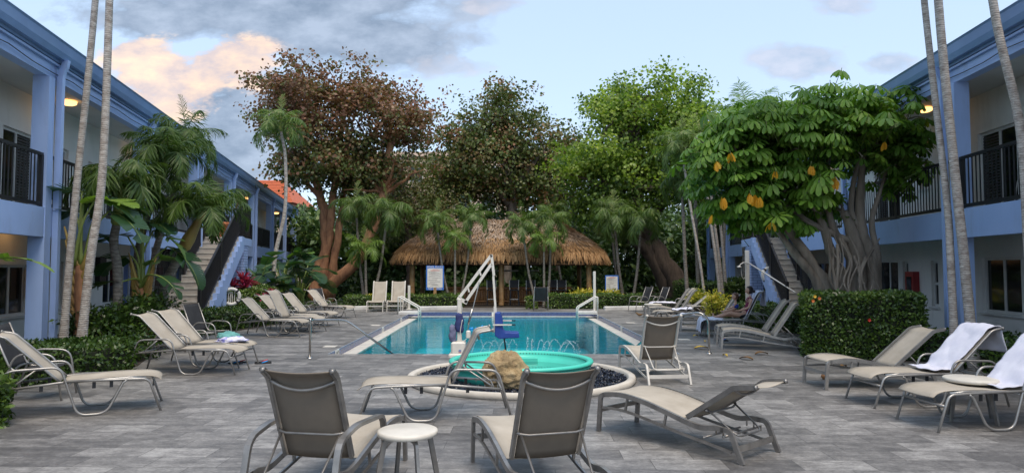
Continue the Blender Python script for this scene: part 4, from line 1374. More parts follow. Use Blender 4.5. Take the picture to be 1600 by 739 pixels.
# boulder
m, n, l, bs = newmat('boulder'); MATS['boulder'] = m
nn = noise_node(n, l, 3.2, 8, .65); n2 = noise_node(n, l, 14, 6, .7)
col = ramp(n, l, nn, [(.3, (.20, .13, .06)), (.48, (.44, .31, .15)), (.62, (.56, .43, .24)), (.8, (.40, .28, .13))])
l.new(mix(n, l, .35, col, ramp(n, l, n2, [(.35, (.14, .095, .05)), (.65, (.50, .40, .25))])), bs.inputs['Base Color'])
bs.inputs['Roughness'].default_value = .85; bump(n, l, bs, n2, 1.0, .05)
import bmesh
from mathutils import noise as mnoise
bm = bmesh.new(); bmesh.ops.create_icosphere(bm, subdivisions=5, radius=1)
for v_ in bm.verts:
    c_ = v_.co.copy()
    r_ = 1 + .16 * mnoise.noise(c_ * 1.6 + V(3, 1, 2)) 
    rid = 1 - abs(mnoise.noise(c_ * 2.3 + V(9, 4, 1))) * 2
    r_ += .16 * (rid - .5) + .09 * (.5 - abs(mnoise.noise(c_ * 5 + V(1, 7, 3))) * 2) + .035 * (.5 - abs(mnoise.noise(c_ * 12)) * 2)
    q = c_ * r_
    v_.co = V(q.x * .33 * (1 - .18 * q.z) + .03 * q.z * -1, q.y * .24, max(-.0, (q.z + .75) * .30))
    if v_.co.x > .12: v_.co.z *= 1 - (v_.co.x - .12) * 1.5
me = bpy.data.meshes.new('boulder'); bm.to_mesh(me); bm.free(); me.materials.append(m)
for p_ in me.polygons: p_.use_smooth = True
rk = link('boulder', me); q = G(793, 613); rk.location = (q.x, q.y + .20, .02)
tag(rk, 'rough golden brown boulder in front of the green tub', 'boulder')

# fountain jets at the near end of the pool
m, n, l, bs = newmat('spray'); MATS['spray'] = m
bs.inputs['Base Color'].default_value = (.85, .93, .95, 1); bs.inputs['Roughness'].default_value = .15; bs.inputs['Alpha'].default_value = .62
rnd = random.Random(11)
jn = ['farthest left, directly beside the lift base', 'second from the left behind the tilted chaise back', 'third from the left behind the tilted chaise back', 'just left of the black post under the lift seat',
      'just right of the black post under the lift seat', 'rising steep and narrow, left of two thin ones', 'rising steep and narrow, right of two thin ones', 'falling to the right in the middle of the row',
      'overlapping its neighbour in the middle of the row', 'tallest of the overlapping middle arcs', 'widest of the bunch at the right end', 'inner arc of the bunch at the right end', 'falling farthest right of all']
jets = [(735, 760, 530), (748, 778, 534), (762, 783, 532), (776, 800, 533), (790, 812, 531), (823, 826, 527), (830, 833, 530), (838, 853, 531), (844, 866, 533), (852, 880, 530), (868, 905, 535), (872, 900, 532), (878, 910, 533)]
for i, (xa, xb, yt) in enumerate(jets):
    Yj = PY0 + .35 + .5 * rnd.random()
    a, b = A(xa, 548, Yj), A(xb, 548, Yj + .1); a.z = b.z = WZ
    top = A((xa + xb) / 2, yt, Yj).z
    mb = MB(); pts = []
    for k_ in range(13):
        t_ = k_ / 12; p = a.lerp(b, t_); p.z = WZ + (top - WZ) * 4 * t_ * (1 - t_); pts.append(p - a)
    # broken stream: short pieces and drops
    for k_ in range(12):
        p, q = pts[k_], pts[k_ + 1]
        for u in range(3):
            c0_ = p.lerp(q, u / 3 + .04); c1_ = p.lerp(q, u / 3 + (.30 if k_ < 5 else .17))
            j_ = V(rnd.gauss(0, .006), rnd.gauss(0, .006), rnd.gauss(0, .006)) * (.3 + k_ / 6)
            mb.tube([c0_ + j_, c1_ + j_], .0055 if k_ < 6 else .0075, 5)
    o = mb.build('water_jet', MATS['spray']); o.location = a
    tag(o, 'thin white arc of fountain spray ' + jn[i], 'water jet', 'fountain jets behind the spa tub')

# ================================================================== signs
simple('sign_blue', (.05, .17, .55), (.04, .15, .48), scale=3, rough=.5)
simple('sign_white', (.72, .69, .62), (.66, .63, .57), scale=3, rough=.5)
simple('sign_grey_text', (.25, .22, .21), rough=.6)
simple('sign_red_text', (.62, .16, .12), rough=.6)
simple('bamboo', (.42, .20, .07), (.28, .12, .04), scale=6, rough=.5, stretch=(1, 1, .3))
simple('bamboo_pale', (.46, .28, .12), (.30, .16, .06), scale=6, rough=.5, stretch=(1, 1, .3))
def sign(x0, x1, y0, y1, Y, label, post, postw, head, foot, base_z=0):
    a, b = A(x0, y0, Y), A(x1, y1, Y)
    cx, w_, zt, zb = (a.x + b.x) / 2, b.x - a.x, a.z, b.z
    root = empty('pool_sign', (cx, Y, 0), 0, label, 'sign')
    MB().box((0, 0, (zt + zb) / 2), (w_, .03, zt - zb)).build('board', MATS['sign_blue'], root)
    MB().bar((0, .04, 0), (0, .04, zb + .3), postw).build('post', MATS[post], root)
    fz = (zt - zb)
    it, ib = zt - fz * (.115 if head else .07), zb + fz * (.105 if foot else .07)
    MB().box((0, -.018, (it + ib) / 2), (w_ * .86, .006, it - ib)).build('notice_panel', MATS['sign_white'], root)
    M = lambda z, y=-.0165: Matrix.Translation((0, y, z)) @ Matrix.Rotation(PI / 2, 4, 'X')
    if head:
        q = place_text(head, fz * .125, M(zt - fz * .06), MATS['sign_white'], root); q.scale.x = .9
        q = place_text(foot, fz * .12, M(zb + fz * .052), MATS['sign_white'], root); q.scale.x = .9
    rn = random.Random(4)
    mb, mr = MB(), MB(); z = it - fz * .045
    for i in range(3): mr.box((0, -.0215, z), (w_ * (.3, .55, .5)[i], .002, fz * .014)); z -= fz * .03
    while z > ib + fz * .05:
        wd = w_ * rn.uniform(.3, .74); mb.box(((wd - w_ * .74) / 2 if rn.random() < .6 else 0, -.0215, z), (wd, .002, fz * .010)); z -= fz * rn.choice((.025, .025, .05))
    mb.build('small_print', MATS['sign_grey_text'], root); mr.build('warning_lines', MATS['sign_red_text'], root)
    return root
sign(666, 693.5, 415, 453, 29.4, 'blue framed board reading POOL RULES and NO DIVING on a wooden post', 'bamboo_pale', .12, 'POOL RULES', 'NO DIVING')
sg = sign(945.5, 966.5, 430, 455.5, 30.4, 'smaller blue framed notice board on a white post by the yellow shrubs', 'off_white', .14, None, None)

# ================================================================== tiki hut
TY0, TY1 = 30.0, 38.5
e0, e1 = A(609, 414, TY0 + 1.0), A(954, 414, TY0 + 1.0)
ridge0, ridge1 = A(700, 344, 34.5), A(862, 344, 34.5)
hut = empty('tiki_hut', (0.5, 34, 0), 0, 'open bar hut with a thick thatched hip roof on bamboo posts', 'hut')
ho = V(.5, 34, 0)
HX0, HX1 = e0.x, e1.x; ZR = ridge0.z; ZE = 2.15
RX0, RX1 = ridge0.x, ridge1.x
YR = 34.3
def thatch(u, t):
    """u around the eave 0..1, t from eave (0) to ridge (1)"""
    per = [(HX0, TY0), (HX1, TY0), (HX1, TY1), (HX0, TY1)]
    L_ = [HX1 - HX0, TY1 - TY0, HX1 - HX0, TY1 - TY0]; s = (u % 1) * sum(L_)
    for i in range(4):
        if s <= L_[i] or i == 3: break
        s -= L_[i]
    a, b = per[i], per[(i + 1) % 4]; f_ = min(1, s / L_[i])
    ex, ey = a[0] + (b[0] - a[0]) * f_, a[1] + (b[1] - a[1]) * f_
    # round off the corners in plan
    cxm, cym = (HX0 + HX1) / 2, (TY0 + TY1) / 2
    hx, hy = (HX1 - HX0) / 2, (TY1 - TY0) / 2
    nx_, ny_ = (ex - cxm) / hx, (ey - cym) / hy
    k_ = (abs(nx_) ** 6 + abs(ny_) ** 6) ** (1 / 6.)
    ex, ey = cxm + nx_ / k_ * hx, cym + ny_ / k_ * hy
    rx = min(max(ex, RX0), RX1); ry = YR
    x = ex + (rx - ex) * t; y = ey + (ry - ey) * t
    z = ZE + (ZR - ZE) * (t ** .80) 
    return V(x, y, z)
mb = MB(); NU, NT = 96, 12; vs = [thatch(i / NU, j / NT) + V(0, 0, .0) for j in range(NT + 1) for i in range(NU)]
fs = [(j * NU + i, j * NU + (i + 1) % NU, (j + 1) * NU + (i + 1) % NU, (j + 1) * NU + i) for j in range(NT) for i in range(NU)]
mb.add(vs, fs, True)
vs2 = [thatch(i / NU, j / NT) - V(0, 0, .32) for j in range(NT + 1) for i in range(NU)]
mb.add(vs2, [f[::-1] for f in fs], True)
simple('thatch_under', (.11, .065, .03), (.06, .035, .018), scale=8, rough=.95)
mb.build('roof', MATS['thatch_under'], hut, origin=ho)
m, n, l, bs = newmat('thatch'); MATS['thatch'] = m
at_ = n.new("ShaderNodeAttribute"); at_.attribute_name = 'v'
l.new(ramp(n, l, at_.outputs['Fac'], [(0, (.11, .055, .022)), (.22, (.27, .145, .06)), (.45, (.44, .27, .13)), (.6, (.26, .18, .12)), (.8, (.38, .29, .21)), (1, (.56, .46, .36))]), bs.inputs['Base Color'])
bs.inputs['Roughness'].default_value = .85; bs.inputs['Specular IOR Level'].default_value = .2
lb = LB(21); rr = lb.rng
Pl, Dl, Nl, Ll, vl_ = [], [], [], [], []
for j in range(56):
    t0 = j / 56
    cnt = int(1100 * (1 - .55 * t0))
    for q in range(cnt):
        u = rr.random(); t = min(1, max(0, t0 + rr.normal(0, .012)))
        p = thatch(u, t); dn = (thatch(u, max(0, t - .06)) - thatch(u, t + .01)).normalized() if t < .98 else V(0, -1, -.4)
        out = V(p.x - (HX0 + HX1) / 2, p.y - YR, 0).normalized()
        fringe = t < .10
        lump = mnoise.noise(V(p.x * .9, t * 9, p.y * .9)) + .5 * mnoise.noise(V(p.x * 3, t * 20, p.y * 3))
        d = dn + V(rr.normal(0, .13), rr.normal(0, .13), rr.normal(0, .07)) + (V(0, 0, -.55) if fringe else V(0, 0, .08))
        Pl.append(tuple(p + out * .03 + V(0, 0, .05 + .04 * lump + .03 * rr.random())))
        Dl.append(tuple(d)); nn_ = V(out.x, out.y, 1.2) + V(*rr.normal(0, .22, 3)); Nl.append(tuple(nn_))
        Ll.append(rr.uniform(.22, .42) * (1.1 if fringe else 1))
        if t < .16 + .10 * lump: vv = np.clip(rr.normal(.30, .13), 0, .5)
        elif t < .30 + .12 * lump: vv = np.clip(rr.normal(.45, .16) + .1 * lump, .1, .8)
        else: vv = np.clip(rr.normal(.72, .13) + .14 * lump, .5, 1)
        vl_.append(vv)
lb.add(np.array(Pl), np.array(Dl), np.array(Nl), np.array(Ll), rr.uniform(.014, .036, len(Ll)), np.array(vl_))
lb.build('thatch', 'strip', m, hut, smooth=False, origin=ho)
# ridge topknots
for px_ in (700, 750, 808, 862):
    q = A(px_, 344, YR); k_ = LB(px_); a_ = k_.rng.random(160) * 2 * PI
    k_.add(np.tile([q.x, q.y, ZR + .15], (160, 1)) + k_.rng.normal(0, .08, (160, 3)), np.stack([np.cos(a_), np.sin(a_), k_.rng.uniform(-1.2, .5, 160)], 1), np.stack([np.cos(a_), np.sin(a_), np.full(160, 1.)], 1), k_.rng.uniform(.2, .4, 160), .05, k_.rng.uniform(.55, 1, 160))
    k_.build('ridge_cap', 'strip', m, hut, smooth=False, origin=ho)
def bamboo_post(x, y, z, r=.12):
    mb = MB(); pts, rad = [], []
    k_ = 9
    for i in range(k_):
        for dz_, rr_ in ((0, 1.0), (.04, 1.08), (.07, 1.0), (z / k_ * .9, .97)):
            pts.append(V(x, y, i * z / k_ + dz_)); rad.append(r * rr_)
    mb.tube(pts, rad, 12); mb.build('post', MATS['bamboo_pale'], hut, origin=ho)
for px_, py_ in ((634, 481), (782, 482), (928, 481)):
    q = G(px_, py_); bamboo_post(q.x, max(q.y, 30.8), 2.5)
for px_ in (660, 782, 905):
    q = A(px_, 470, 37.5); bamboo_post(q.x, 37.5, 2.5)
# beams
mb = MB(); 
for y_ in (31.0, 37.5): mb.tube([(HX0 + .6, y_, 2.42), (HX1 - .6, y_, 2.42)], .09, 8)
for x_ in (HX0 + .7, .0, HX1 - .7): mb.tube([(x_, 31.0, 2.5), (x_, 37.5, 2.5)], .08, 8)
mb.build('roof_beam', MATS['bamboo'], hut, origin=ho)
# hanging pale boards seen under the eaves
for x0_, x1_ in ((762, 810), (825, 842)):
    a, b = A(x0_, 421, 34.5), A(x1_, 425, 34.5)
    MB().box(((a.x + b.x) / 2, 34.5, (a.z + b.z) / 2), (b.x - a.x, .5, .08)).build('ceiling_panel', MATS['light_grey'] if 'light_grey' in MATS else MATS['off_white'], hut, origin=ho)

# bar counter
m, n, l, bs = newmat('bar_wood'); MATS['bar_wood'] = m
t = n.new("ShaderNodeTexCoord"); wv_ = noise_node(n, l, 9, 4, .6, t.outputs['Object'], stretch=(2.2, 1, .05))
l.new(ramp(n, l, wv_, [(.3, (.16, .065, .025)), (.5, (.48, .23, .09)), (.7, (.65, .36, .15))]), bs.inputs['Base Color']); bs.inputs['Roughness'].default_value = .45
bump(n, l, bs, wv_, .5, .02)
BYc = 31.5
x0_, x1_ = A(692, 460, BYc).x, A(893, 460, BYc).x
bo = V((x0_ + x1_) / 2, BYc, 0)
barc = empty('bar_counter', bo, 0, 'long bamboo clad bar counter under the thatched roof', 'bar counter')
ztop = A(780, 449, BYc).z
mb = MB().box((0, .3, ztop / 2 - .03), (x1_ - x0_ - .5, .55, ztop - .06)); mb.build('front_panel', MATS['bar_wood'], barc)
mb = MB(); 
k_ = int((x1_ - x0_ - .5) / .11)
for i in range(k_ + 1):
    xx = -(x1_ - x0_ - .5) / 2 + i * .11
    mb.tube([(xx, .0, .10), (xx, .0, ztop - .1)], .05, 8)
mb.build('cane_cladding', MATS['bar_wood'], barc)
mb = MB(); mb.tube([(-(x1_ - x0_) / 2, -.05, ztop - .05), ((x1_ - x0_) / 2, -.05, ztop - .05)], .055, 10); mb.build('edge_pole', MATS['bamboo'], barc)
MB().bev((0, .28, ztop - .0), (x1_ - x0_, .75, .05), .015).build('counter_top', MATS['bamboo'], barc)
mb = MB(); mb.tube([(-(x1_ - x0_) / 2 + .2, -.10, .16), ((x1_ - x0_) / 2 - .2, -.10, .16)], .05, 10); mb.build('foot_rail', MATS['bamboo'], barc)
# bar stools
def stool(label):
    root = empty('bar_stool', (0, 0, 0), 0, label, 'bar stool', 'bar stools along the bamboo counter')
    for sx in (-1, 1):
        for sy in (-1, 1): MB().bar((sx * .20, sy * .20, 0), (sx * .17, sy * .17, .68), .03).build('leg', MATS['black_metal'], root)
    MB().bev((0, 0, .70), (.42, .42, .05), .02).build('seat', BK, root)
    mb = MB().bev((0, -.19, .98), (.42, .03, .34), .02); mb.build('backrest', BK, root)
    mb = MB()
    for s in (-1, 1): mb.bar((s * .2, -.19, .7), (s * .2, -.19, 1.15), .028)
    mb.bar((-.19, .19, .28), (.19, .19, .28), .022); mb.bar((-.19, -.19, .28), (.19, -.19, .28), .022); mb.build('back_frame', MATS['frame_cream'], root)
    return root
st = None
names = ['leftmost black bar stool, beside the middle bamboo post', 'black bar stool just right of the middle bamboo post', 'black bar stool behind the leaning palm trunks', 'black bar stool right of the palm trunks', 'rightmost black bar stool near the end of the counter']
for i, px_ in enumerate((768, 804, 829, 862, 876)):
    q = A(px_, 470, 31.0); q.z = 0
    if st is None: st = stool(names[i]); st.location = q
    else: dup(st, q, .1 * (i - 2), names[i])

# white kerb along the far beds
for (xa, xb, lb_) in ((655, 722, 'low white kerb under the hedge left of the hut'), (944, 1010, 'low white kerb under the hedge by the far armchairs'), (540, 575, 'short white kerb left of the facing chaises')):
    a, b = G(xa, 484), G(xb, 483)
    mb = MB().bev((0, 0, .07), ((b - a).length, .22, .14), .03); o = mb.build('kerb', MATS['white_kerb']); o.location = (a + b) / 2; o.rotation_euler = (0, 0, math.atan2(b.y - a.y, b.x - a.x))
    tag(o, lb_, 'kerb', 'white kerbs at the far beds')

# ================================================================== lifebuoys, shower, pole
def lifebuoy(loc, label, rz):
    root = empty('lifebuoy', loc, rz, label, 'lifebuoy', 'white lifebuoys on the stair walls')
    mb = MB(); mb.tube([V(.0, .24 * math.cos(a), .24 * math.sin(a)) for a in [2 * PI * i / 28 for i in range(28)]], .055, 12, closed=True); rg_ = mb.build('ring', MATS['off_white'], root)
    mb = MB()
    for a in (.8, 2.35, 3.9, 5.5):
        mb.tube([V(.0, .24 * math.cos(a + d), .24 * math.sin(a + d)) for d in (-.12, 0, .12)], .058, 12)
    mb.build('band', MATS['ink'], rg_)
    mb = MB(); rn = random.Random(2)
    for k_ in range(5):
        pts = [V(.05 + rn.gauss(0, .02), -.10 + .05 * k_ + rn.gauss(0, .02), .15 - .9 * t_ + (0 if t_ < 1 else rn.uniform(-.1, .15))) for t_ in (0, .25, .5, .75, 1)]
        mb.tube(catmull(pts, 4), .016, 6)
    mb.build('rope', MATS['off_white'], root)
    return root
q = WL.P(21.2, -1.40, .78); lifebuoy(q, 'white lifebuoy with rope on the blue wall of the left stairs', R(10) + PI / 2 + .3)
q = A(1202, 430, 22.6); lifebuoy(q, 'white lifebuoy with dark bands hanging beside the blue brick pillar', PI / 2 + .2)
q = A(1172, 470, 24.1); q.z = 0
pole = empty('shower_post', q, 0, 'white outdoor shower with a curved head in front of the blue brick pillar', 'shower')
MB().box((-.08, 0, 1.15), (.15, .06, 2.3)).build('back_board', MATS['off_white'], pole, bevel=.01)
MB().tube(catmull([V(-.08, -.05, 1.83), V(-.25, -.12, 1.87), V(-.40, -.14, 1.77)], 6), .018, 8).build('pipe', MATS['off_white'], pole)
MB().lathe([(0, .03), (.03, .03), (.10, -.03), (0, -.035)], (-.41, -.14, 1.73), 16).build('shower_head', MATS['off_white'], pole)
MB().tube(catmull([V(-.12, -.08, 1.8), V(-.17, -.1, 1.45), V(-.24, -.1, 1.3), V(-.32, -.1, 1.45), V(-.33, -.1, 1.65)], 6), .010, 6).build('hose', MATS['frame_cream'], pole)
a, b = A(1167, 409, 23.7), A(1243, 457, 20.0)
o = MB().tube([(0, 0, 0), b - a], .022, 8).build('rescue_pole', MATS['off_white']); o.location = a
tag(o, 'long white rescue pole slanting across the blue brick pillar and stairs', 'pole')

# ================================================================== towels
def cloth(name, grid, mat, label, cat, group=None, th=.008, seed=0, amp=.022, parent=None):
    """grid: rows of points; subdivided, wrinkled, thickened"""
    rows = [catmull(r_, 6) for r_ in grid]
    cols = list(zip(*rows)); cols = [catmull(c_, 6) for c_ in cols]
    R_ = len(cols); C_ = len(cols[0])
    o_ = sum((Vector(p) for c_ in cols for p in c_), V(0, 0, 0)) / (R_ * C_)
    vs = []
    for c_ in cols:
        for p in c_:
            nvec = V(mnoise.noise(p * 5 + V(seed, 0, 0)), mnoise.noise(p * 5 + V(0, seed + 9, 0)), mnoise.noise(p * 6 + V(0, 0, seed + 5)) + .6 * mnoise.noise(p * 14))
            vs.append(p + nvec * amp - o_)
    fs = [(i * C_ + j, i * C_ + j + 1, (i + 1) * C_ + j + 1, (i + 1) * C_ + j) for i in range(R_ - 1) for j in range(C_ - 1)]
    o = MB().add(vs, fs, True).build(name, mat, parent); o.location = o_
    s_ = o.modifiers.new('solidify', 'SOLIDIFY'); s_.thickness = th; s_.offset = 1
    return tag(o, label, cat, group)
def on(ch_, x, y, z):
    a = ch_.rotation_euler[2]; return ch_.location + V(x * math.cos(a) - y * math.sin(a), x * math.sin(a) + y * math.cos(a), z)
def find(txt): return [o for o in COL.objects if o.get('label') == txt][0]
def back_towel(ch_, ang, length, label, seed, low=.14, over=.32, w=.25, mat='towel_white', h0=(.62, .39), top_extra=.12):
    rows = []
    hx, hz = h0
    for y in np.linspace(-w, w, 5):
        row = [on(ch_, hx + low + .08, y, hz + .035), on(ch_, hx + low * .4, y * 1.03, hz + .045), on(ch_, hx - .02, y, hz + .06)]
        for t_ in (.35, .7, 1.0):
            row.append(on(ch_, hx - math.cos(ang) * length * t_ + .02, y, hz + math.sin(ang) * length * t_ + .03))
        tx, tz = hx - math.cos(ang) * length - top_extra, hz + math.sin(ang) * length + .06
        row += [on(ch_, tx, y, tz), on(ch_, tx - .03, y * 1.02, tz - .12), on(ch_, tx - .02 - .04 * math.sin(y * 9), y * 1.05, tz - over)]
        rows.append(row)
    return cloth('towel', rows, MATS[mat], label, 'towel', 'white pool towels', seed=seed)
cT = find('tubular chaise with a white towel over its back beside the round table')
back_towel(cT, R(45), .72, 'white towel draped over the whole back of the chaise beside the round table', 1)
cT = find('tubular chaise at the right front edge with a towel at its head')
back_towel(cT, R(45), .72, 'white towel draped on the chaise at the right front edge', 4, low=.16)
cT = find('tubular chaise the woman with a child sits on')
back_towel(cT, R(64), .72, 'pale blue towel over the chaise back behind the seated woman', 6, low=-.1, over=.36, w=.19, mat='towel_pale_blue')
rows = []
for y in (-.50, -.38, -.335, -.2, 0, .2, .335, .36):
    dz = -.34 if y == -.50 else (-.17 if y == -.38 else (-.04 if abs(y) > .33 else 0))
    y_ = max(-.40, y)
    rows.append([on(cT, 1.15, y_, .445 + dz), on(cT, 1.4, y_, .455 + dz), on(cT, 1.62, y_, .45 + dz * 1.0), on(cT, 1.70, y_, .34 + dz * .7), on(cT, 1.72, y_ * 1.03, .10 + dz * .2)])
cloth('towel', rows, MATS['towel_white'], 'white towel hanging off the foot end of the woman\'s chaise', 'towel', 'white pool towels', seed=8, amp=.02)
cT = find('chaise with empty raised back directly left of the seated woman')
rows = [[on(cT, 1.15, y, .43), on(cT, 1.35, y, .44), on(cT, 1.50, y, .43), on(cT, 1.57, y, .30), on(cT, 1.58, y, .12)] for y in (-.33, -.15, 0, .15, .33)]
cloth('towel', rows, MATS['towel_white'], 'white towel on the foot end of the empty chaise left of the woman', 'towel', 'white pool towels', seed=12, amp=.02)
cT = find('tubular chaise with a white towel over its seat in the far right row')
rows = [[on(cT, .75, y, .44), on(cT, 1.0, y, .44), on(cT, 1.3, y, .44), on(cT, 1.55, y, .43), on(cT, 1.68, y, .30)] for y in (-.36, -.2, 0, .2, .36)]
cloth('towel', rows, MATS['towel_white'], 'white towel spread on the seat of the farthest right tubular chaise', 'towel', 'white pool towels', seed=14)
cT = find('tubular chaise with a low back in the far right row by the yellow shrub')
rows = [[on(cT, .45, y, .50 - abs(y) * .2), on(cT, .6, y, .52 - abs(y) * .2), on(cT, .85, y, .46), on(cT, 1.05, y, .44)] for y in (-.36, -.15, .05, .3)]
cloth('towel', rows, MATS['towel_white'], 'rumpled white towel beside the low backed chaise in the far right row', 'towel', 'white pool towels', seed=17, amp=.04)
# heap of towels
cT = find('tubular chaise with a heap of towels on its foot end')
def heap(x, y, z, rx, ry, h, mat, label, seed):
    bm = bmesh.new(); bmesh.ops.create_icosphere(bm, subdivisions=4, radius=1)
    for v_ in bm.verts:
        c_ = v_.co.copy(); r_ = 1 + .28 * mnoise.noise(c_ * 2.1 + V(seed, 0, 0)) + .16 * mnoise.noise(c_ * 5 + V(0, seed, 0))
        v_.co = V(c_.x * rx * r_, c_.y * ry * r_, max(0, c_.z * h * r_ * (1 + .3 * mnoise.noise(c_ * 4))))
    me = bpy.data.meshes.new('towel'); bm.to_mesh(me); bm.free(); me.materials.append(mat)
    for p_ in me.polygons: p_.use_smooth = True
    o = link('towel', me); o.location = on(cT, x, y, z); return tag(o, label, 'towel')
heap(1.30, -.02, .415, .26, .20, .08, MATS['lilac_cloth'], 'lilac and blue patterned towel lying under the teal one', 3)
heap(1.22, .05, .47, .20, .15, .10, MATS['teal_cloth'], 'teal towel heaped on top of the patterned one', 9)
ch0 = find('black sling armchair at the foot of the left stairs')

# sandals
def sandals(px_, py_, label, rz):
    q = G(px_, py_)
    root = empty('flip_flops', q, rz, label, 'flip-flops', 'flip-flops on the deck')
    for s in (-1, 1):
        pts = [(.14 * math.cos(a) * 1.0, .048 * math.sin(a) * (1 + .25 * math.cos(a))) for a in [2 * PI * i / 18 for i in range(18)]]
        mb = MB(); mb.add([V(x, y + s * .085, 0) for x, y in pts] + [V(x, y + s * .085, .018) for x, y in pts], [tuple(range(18))[::-1], tuple(range(18, 36))] + [(i, (i + 1) % 18, 18 + (i + 1) % 18, 18 + i) for i in range(18)])
        so = mb.build('sole', MATS['ink'], root)
        MB().tube(smooth_path([V(-.02, s * .085 - .045, .02), V(.09, s * .085, .05), V(-.02, s * .085 + .045, .02)], .03, 3), .008, 6).build('strap', MATS['logo_red'] if s > 0 else MATS['light_blue'], so)
sandals(411, 567, 'pair of flip-flops lying alone on the deck right of the towel heap', R(20))
sandals(372, 567, 'pair of dark flip-flops under the chaise with the towel heap', R(-10))
sandals(1128, 532, 'dark flip-flops under the armless chaise near the seated woman', R(-10))
# beach bag under the chaise
q = G(1394, 582)
bag = empty('beach_bag', q, R(15), 'small navy and cream striped bag on the deck under the armless chaise', 'bag')
mb = MB().sweep([V(-.10, 0, .06), V(-.09, 0, .06), V(.09, 0, .06), V(.10, 0, .06)], lambda i: [((.03, .055, .055, .03)[i] * math.cos(a), (.03, .055, .055, .03)[i] * math.sin(a)) for a in [2 * PI * k_ / 12 for k_ in range(12)]])
mb.build('bag_body', MATS['off_white'], bag)
for x in (-.065, 0.01, .07): MB().tube([V(x - .016, 0, .06), V(x + .016, 0, .06)], .0575, 12).build('stripe', MATS['blue_plastic'], bag)
q = G(1289, 593)
o = MB().lathe([(0, 0), (.03, .008), (.055, .04), (.05, .075), (.02, .10), (0, .105)], (0, 0, 0), 16).build('coconut', MATS['bamboo']); o.location = q
tag(o, 'small brown coconut husk on the deck by the chaise legs', 'coconut')

# fallen leaves on the deck
m, n, l, bs = newmat('dry_leaf'); MATS['dry_leaf'] = m
bs.inputs['Base Color'].default_value = (.50, .34, .04, 1); bs.inputs['Roughness'].default_value = .6
simple('brown_leaf', (.20, .11, .04), rough=.7)
def fallen(px_, py_, rz, L_, mt, label):
    q = G(px_, py_)
    mb = MB(); nS = 6; vs = []
    for i in range(nS + 1):
        t_ = i / nS; w_ = L_ * .28 * math.sin(PI * min(1, t_ * .95 + .03)); z = .008 + .035 * math.sin(t_ * PI) * (1 if rz > 0 else .6)
        vs += [V(t_ * L_ - L_ / 2, -w_, z + .02), V(t_ * L_ - L_ / 2, 0, z), V(t_ * L_ - L_ / 2, w_, z + .02)]
    fs = [(i * 3 + j, i * 3 + j + 3, i * 3 + j + 4, i * 3 + j + 1) for i in range(nS) for j in (0, 1)]
    o = mb.add(vs, fs, True).build('fallen_leaf', MATS[mt]); o.location = q; o.rotation_euler = (0, 0, rz)
    tag(o, label, 'leaf', 'fallen leaves on the deck')
fallen(1087, 526.5, .4, .16, 'dry_leaf', 'yellow fallen leaf beside the hanging towel')
fallen(1102, 535, 1.2, .12, 'dry_leaf', 'small yellow fallen leaf between the towel and the right grab rail')
fallen(1096, 545, .1, .30, 'dry_leaf', 'large yellow fallen leaf left of the right grab rail')
fallen(1133, 557.5, 1.9, .14, 'dry_leaf', 'yellow brown fallen leaf right of the right grab rail')
fallen(1166, 562, 2.4, .26, 'brown_leaf', 'long curled brown leaf on open paving in front of the right chaises')
fallen(1190, 554, .2, .28, 'brown_leaf', 'dark flat leaf in front of the nearer armless chaise')
fallen(1400, 563, .5, .4, 'dry_leaf', 'yellow leaf caught at the foot of the big clipped hedge')
fallen(1318, 575, .5, .16, 'brown_leaf', 'small brown leaf under the armless chaise by the big hedge')

# little brown bird
q = G(999, 495)
bird = empty('bird', q, R(170), 'little brown bird standing on the deck by the far right row', 'bird')
mb = MB().tube([V(-.16, 0, .09), V(-.09, 0, .085), V(-.03, 0, .075), V(.03, 0, .08), V(.065, 0, .11), V(.09, 0, .135), V(.11, 0, .135), V(.135, 0, .128)], [.008, .022, .042, .042, .030, .026, .016, .003], 10)
mb.build('body', MATS['brown_leaf'], bird)
mb = MB()
for s in (-1, 1): mb.tube([V(.0, s * .018, .05), V(.01, s * .018, 0)], .003, 4)
mb.build('leg', MATS['ink'], bird)

# ================================================================== plants
def barkmat(name, c1, c2, ring=0, scale=5, stretch=(1, 1, .35), bs_=.6):
    m, n, l, bs = newmat(name); MATS[name] = m
    t = n.new("ShaderNodeTexCoord")
    nn = noise_node(n, l, scale, 7, .65, t.outputs['Object'], stretch=stretch)
    col = ramp(n, l, nn, [(.32, c2), (.62, c1)])
    h = nn
    if ring:
        w_ = n.new("ShaderNodeTexWave"); w_.bands_direction = 'Z'; w_.inputs['Scale'].default_value = ring; w_.inputs['Distortion'].default_value = 4.5; w_.inputs['Detail'].default_value = 3
        w_.inputs['Detail Scale'].default_value = 2.0
        l.new(t.outputs['Object'], w_.inputs[0])
        col = mix(n, l, ramp(n, l, w_.outputs['Fac'], [(0, .40), (.12, .28), (.22, 0)]), col, tuple(x * .42 for x in c2)); h = w_.outputs['Fac']
    l.new(col, bs.inputs['Base Color']); bs.inputs['Roughness'].default_value = .9
    bump(n, l, bs, h, bs_ * (.5 if ring else 1), .02)
    return m
BARK_O = barkmat('bark_orange', (.40, .20, .10), (.17, .08, .045), bs_=.9)
BARK_G = barkmat('bark_grey', (.24, .20, .165), (.10, .085, .07), bs_=.9)
BARK_U = barkmat('bark_umbrella', (.36, .30, .24), (.16, .13, .10), scale=4, stretch=(1, 1, .22), bs_=1.0)
BARK_D = barkmat('bark_dark', (.14, .10, .075), (.06, .045, .035), bs_=.9)
PALM_W = barkmat('palm_bark_pale', (.52, .48, .43), (.22, .18, .15), ring=8.5, scale=9, stretch=(1, 1, 2.2))
PALM_G = barkmat('palm_bark_grey', (.27, .24, .20), (.13, .11, .09), ring=4, scale=7, stretch=(1, 1, 2))
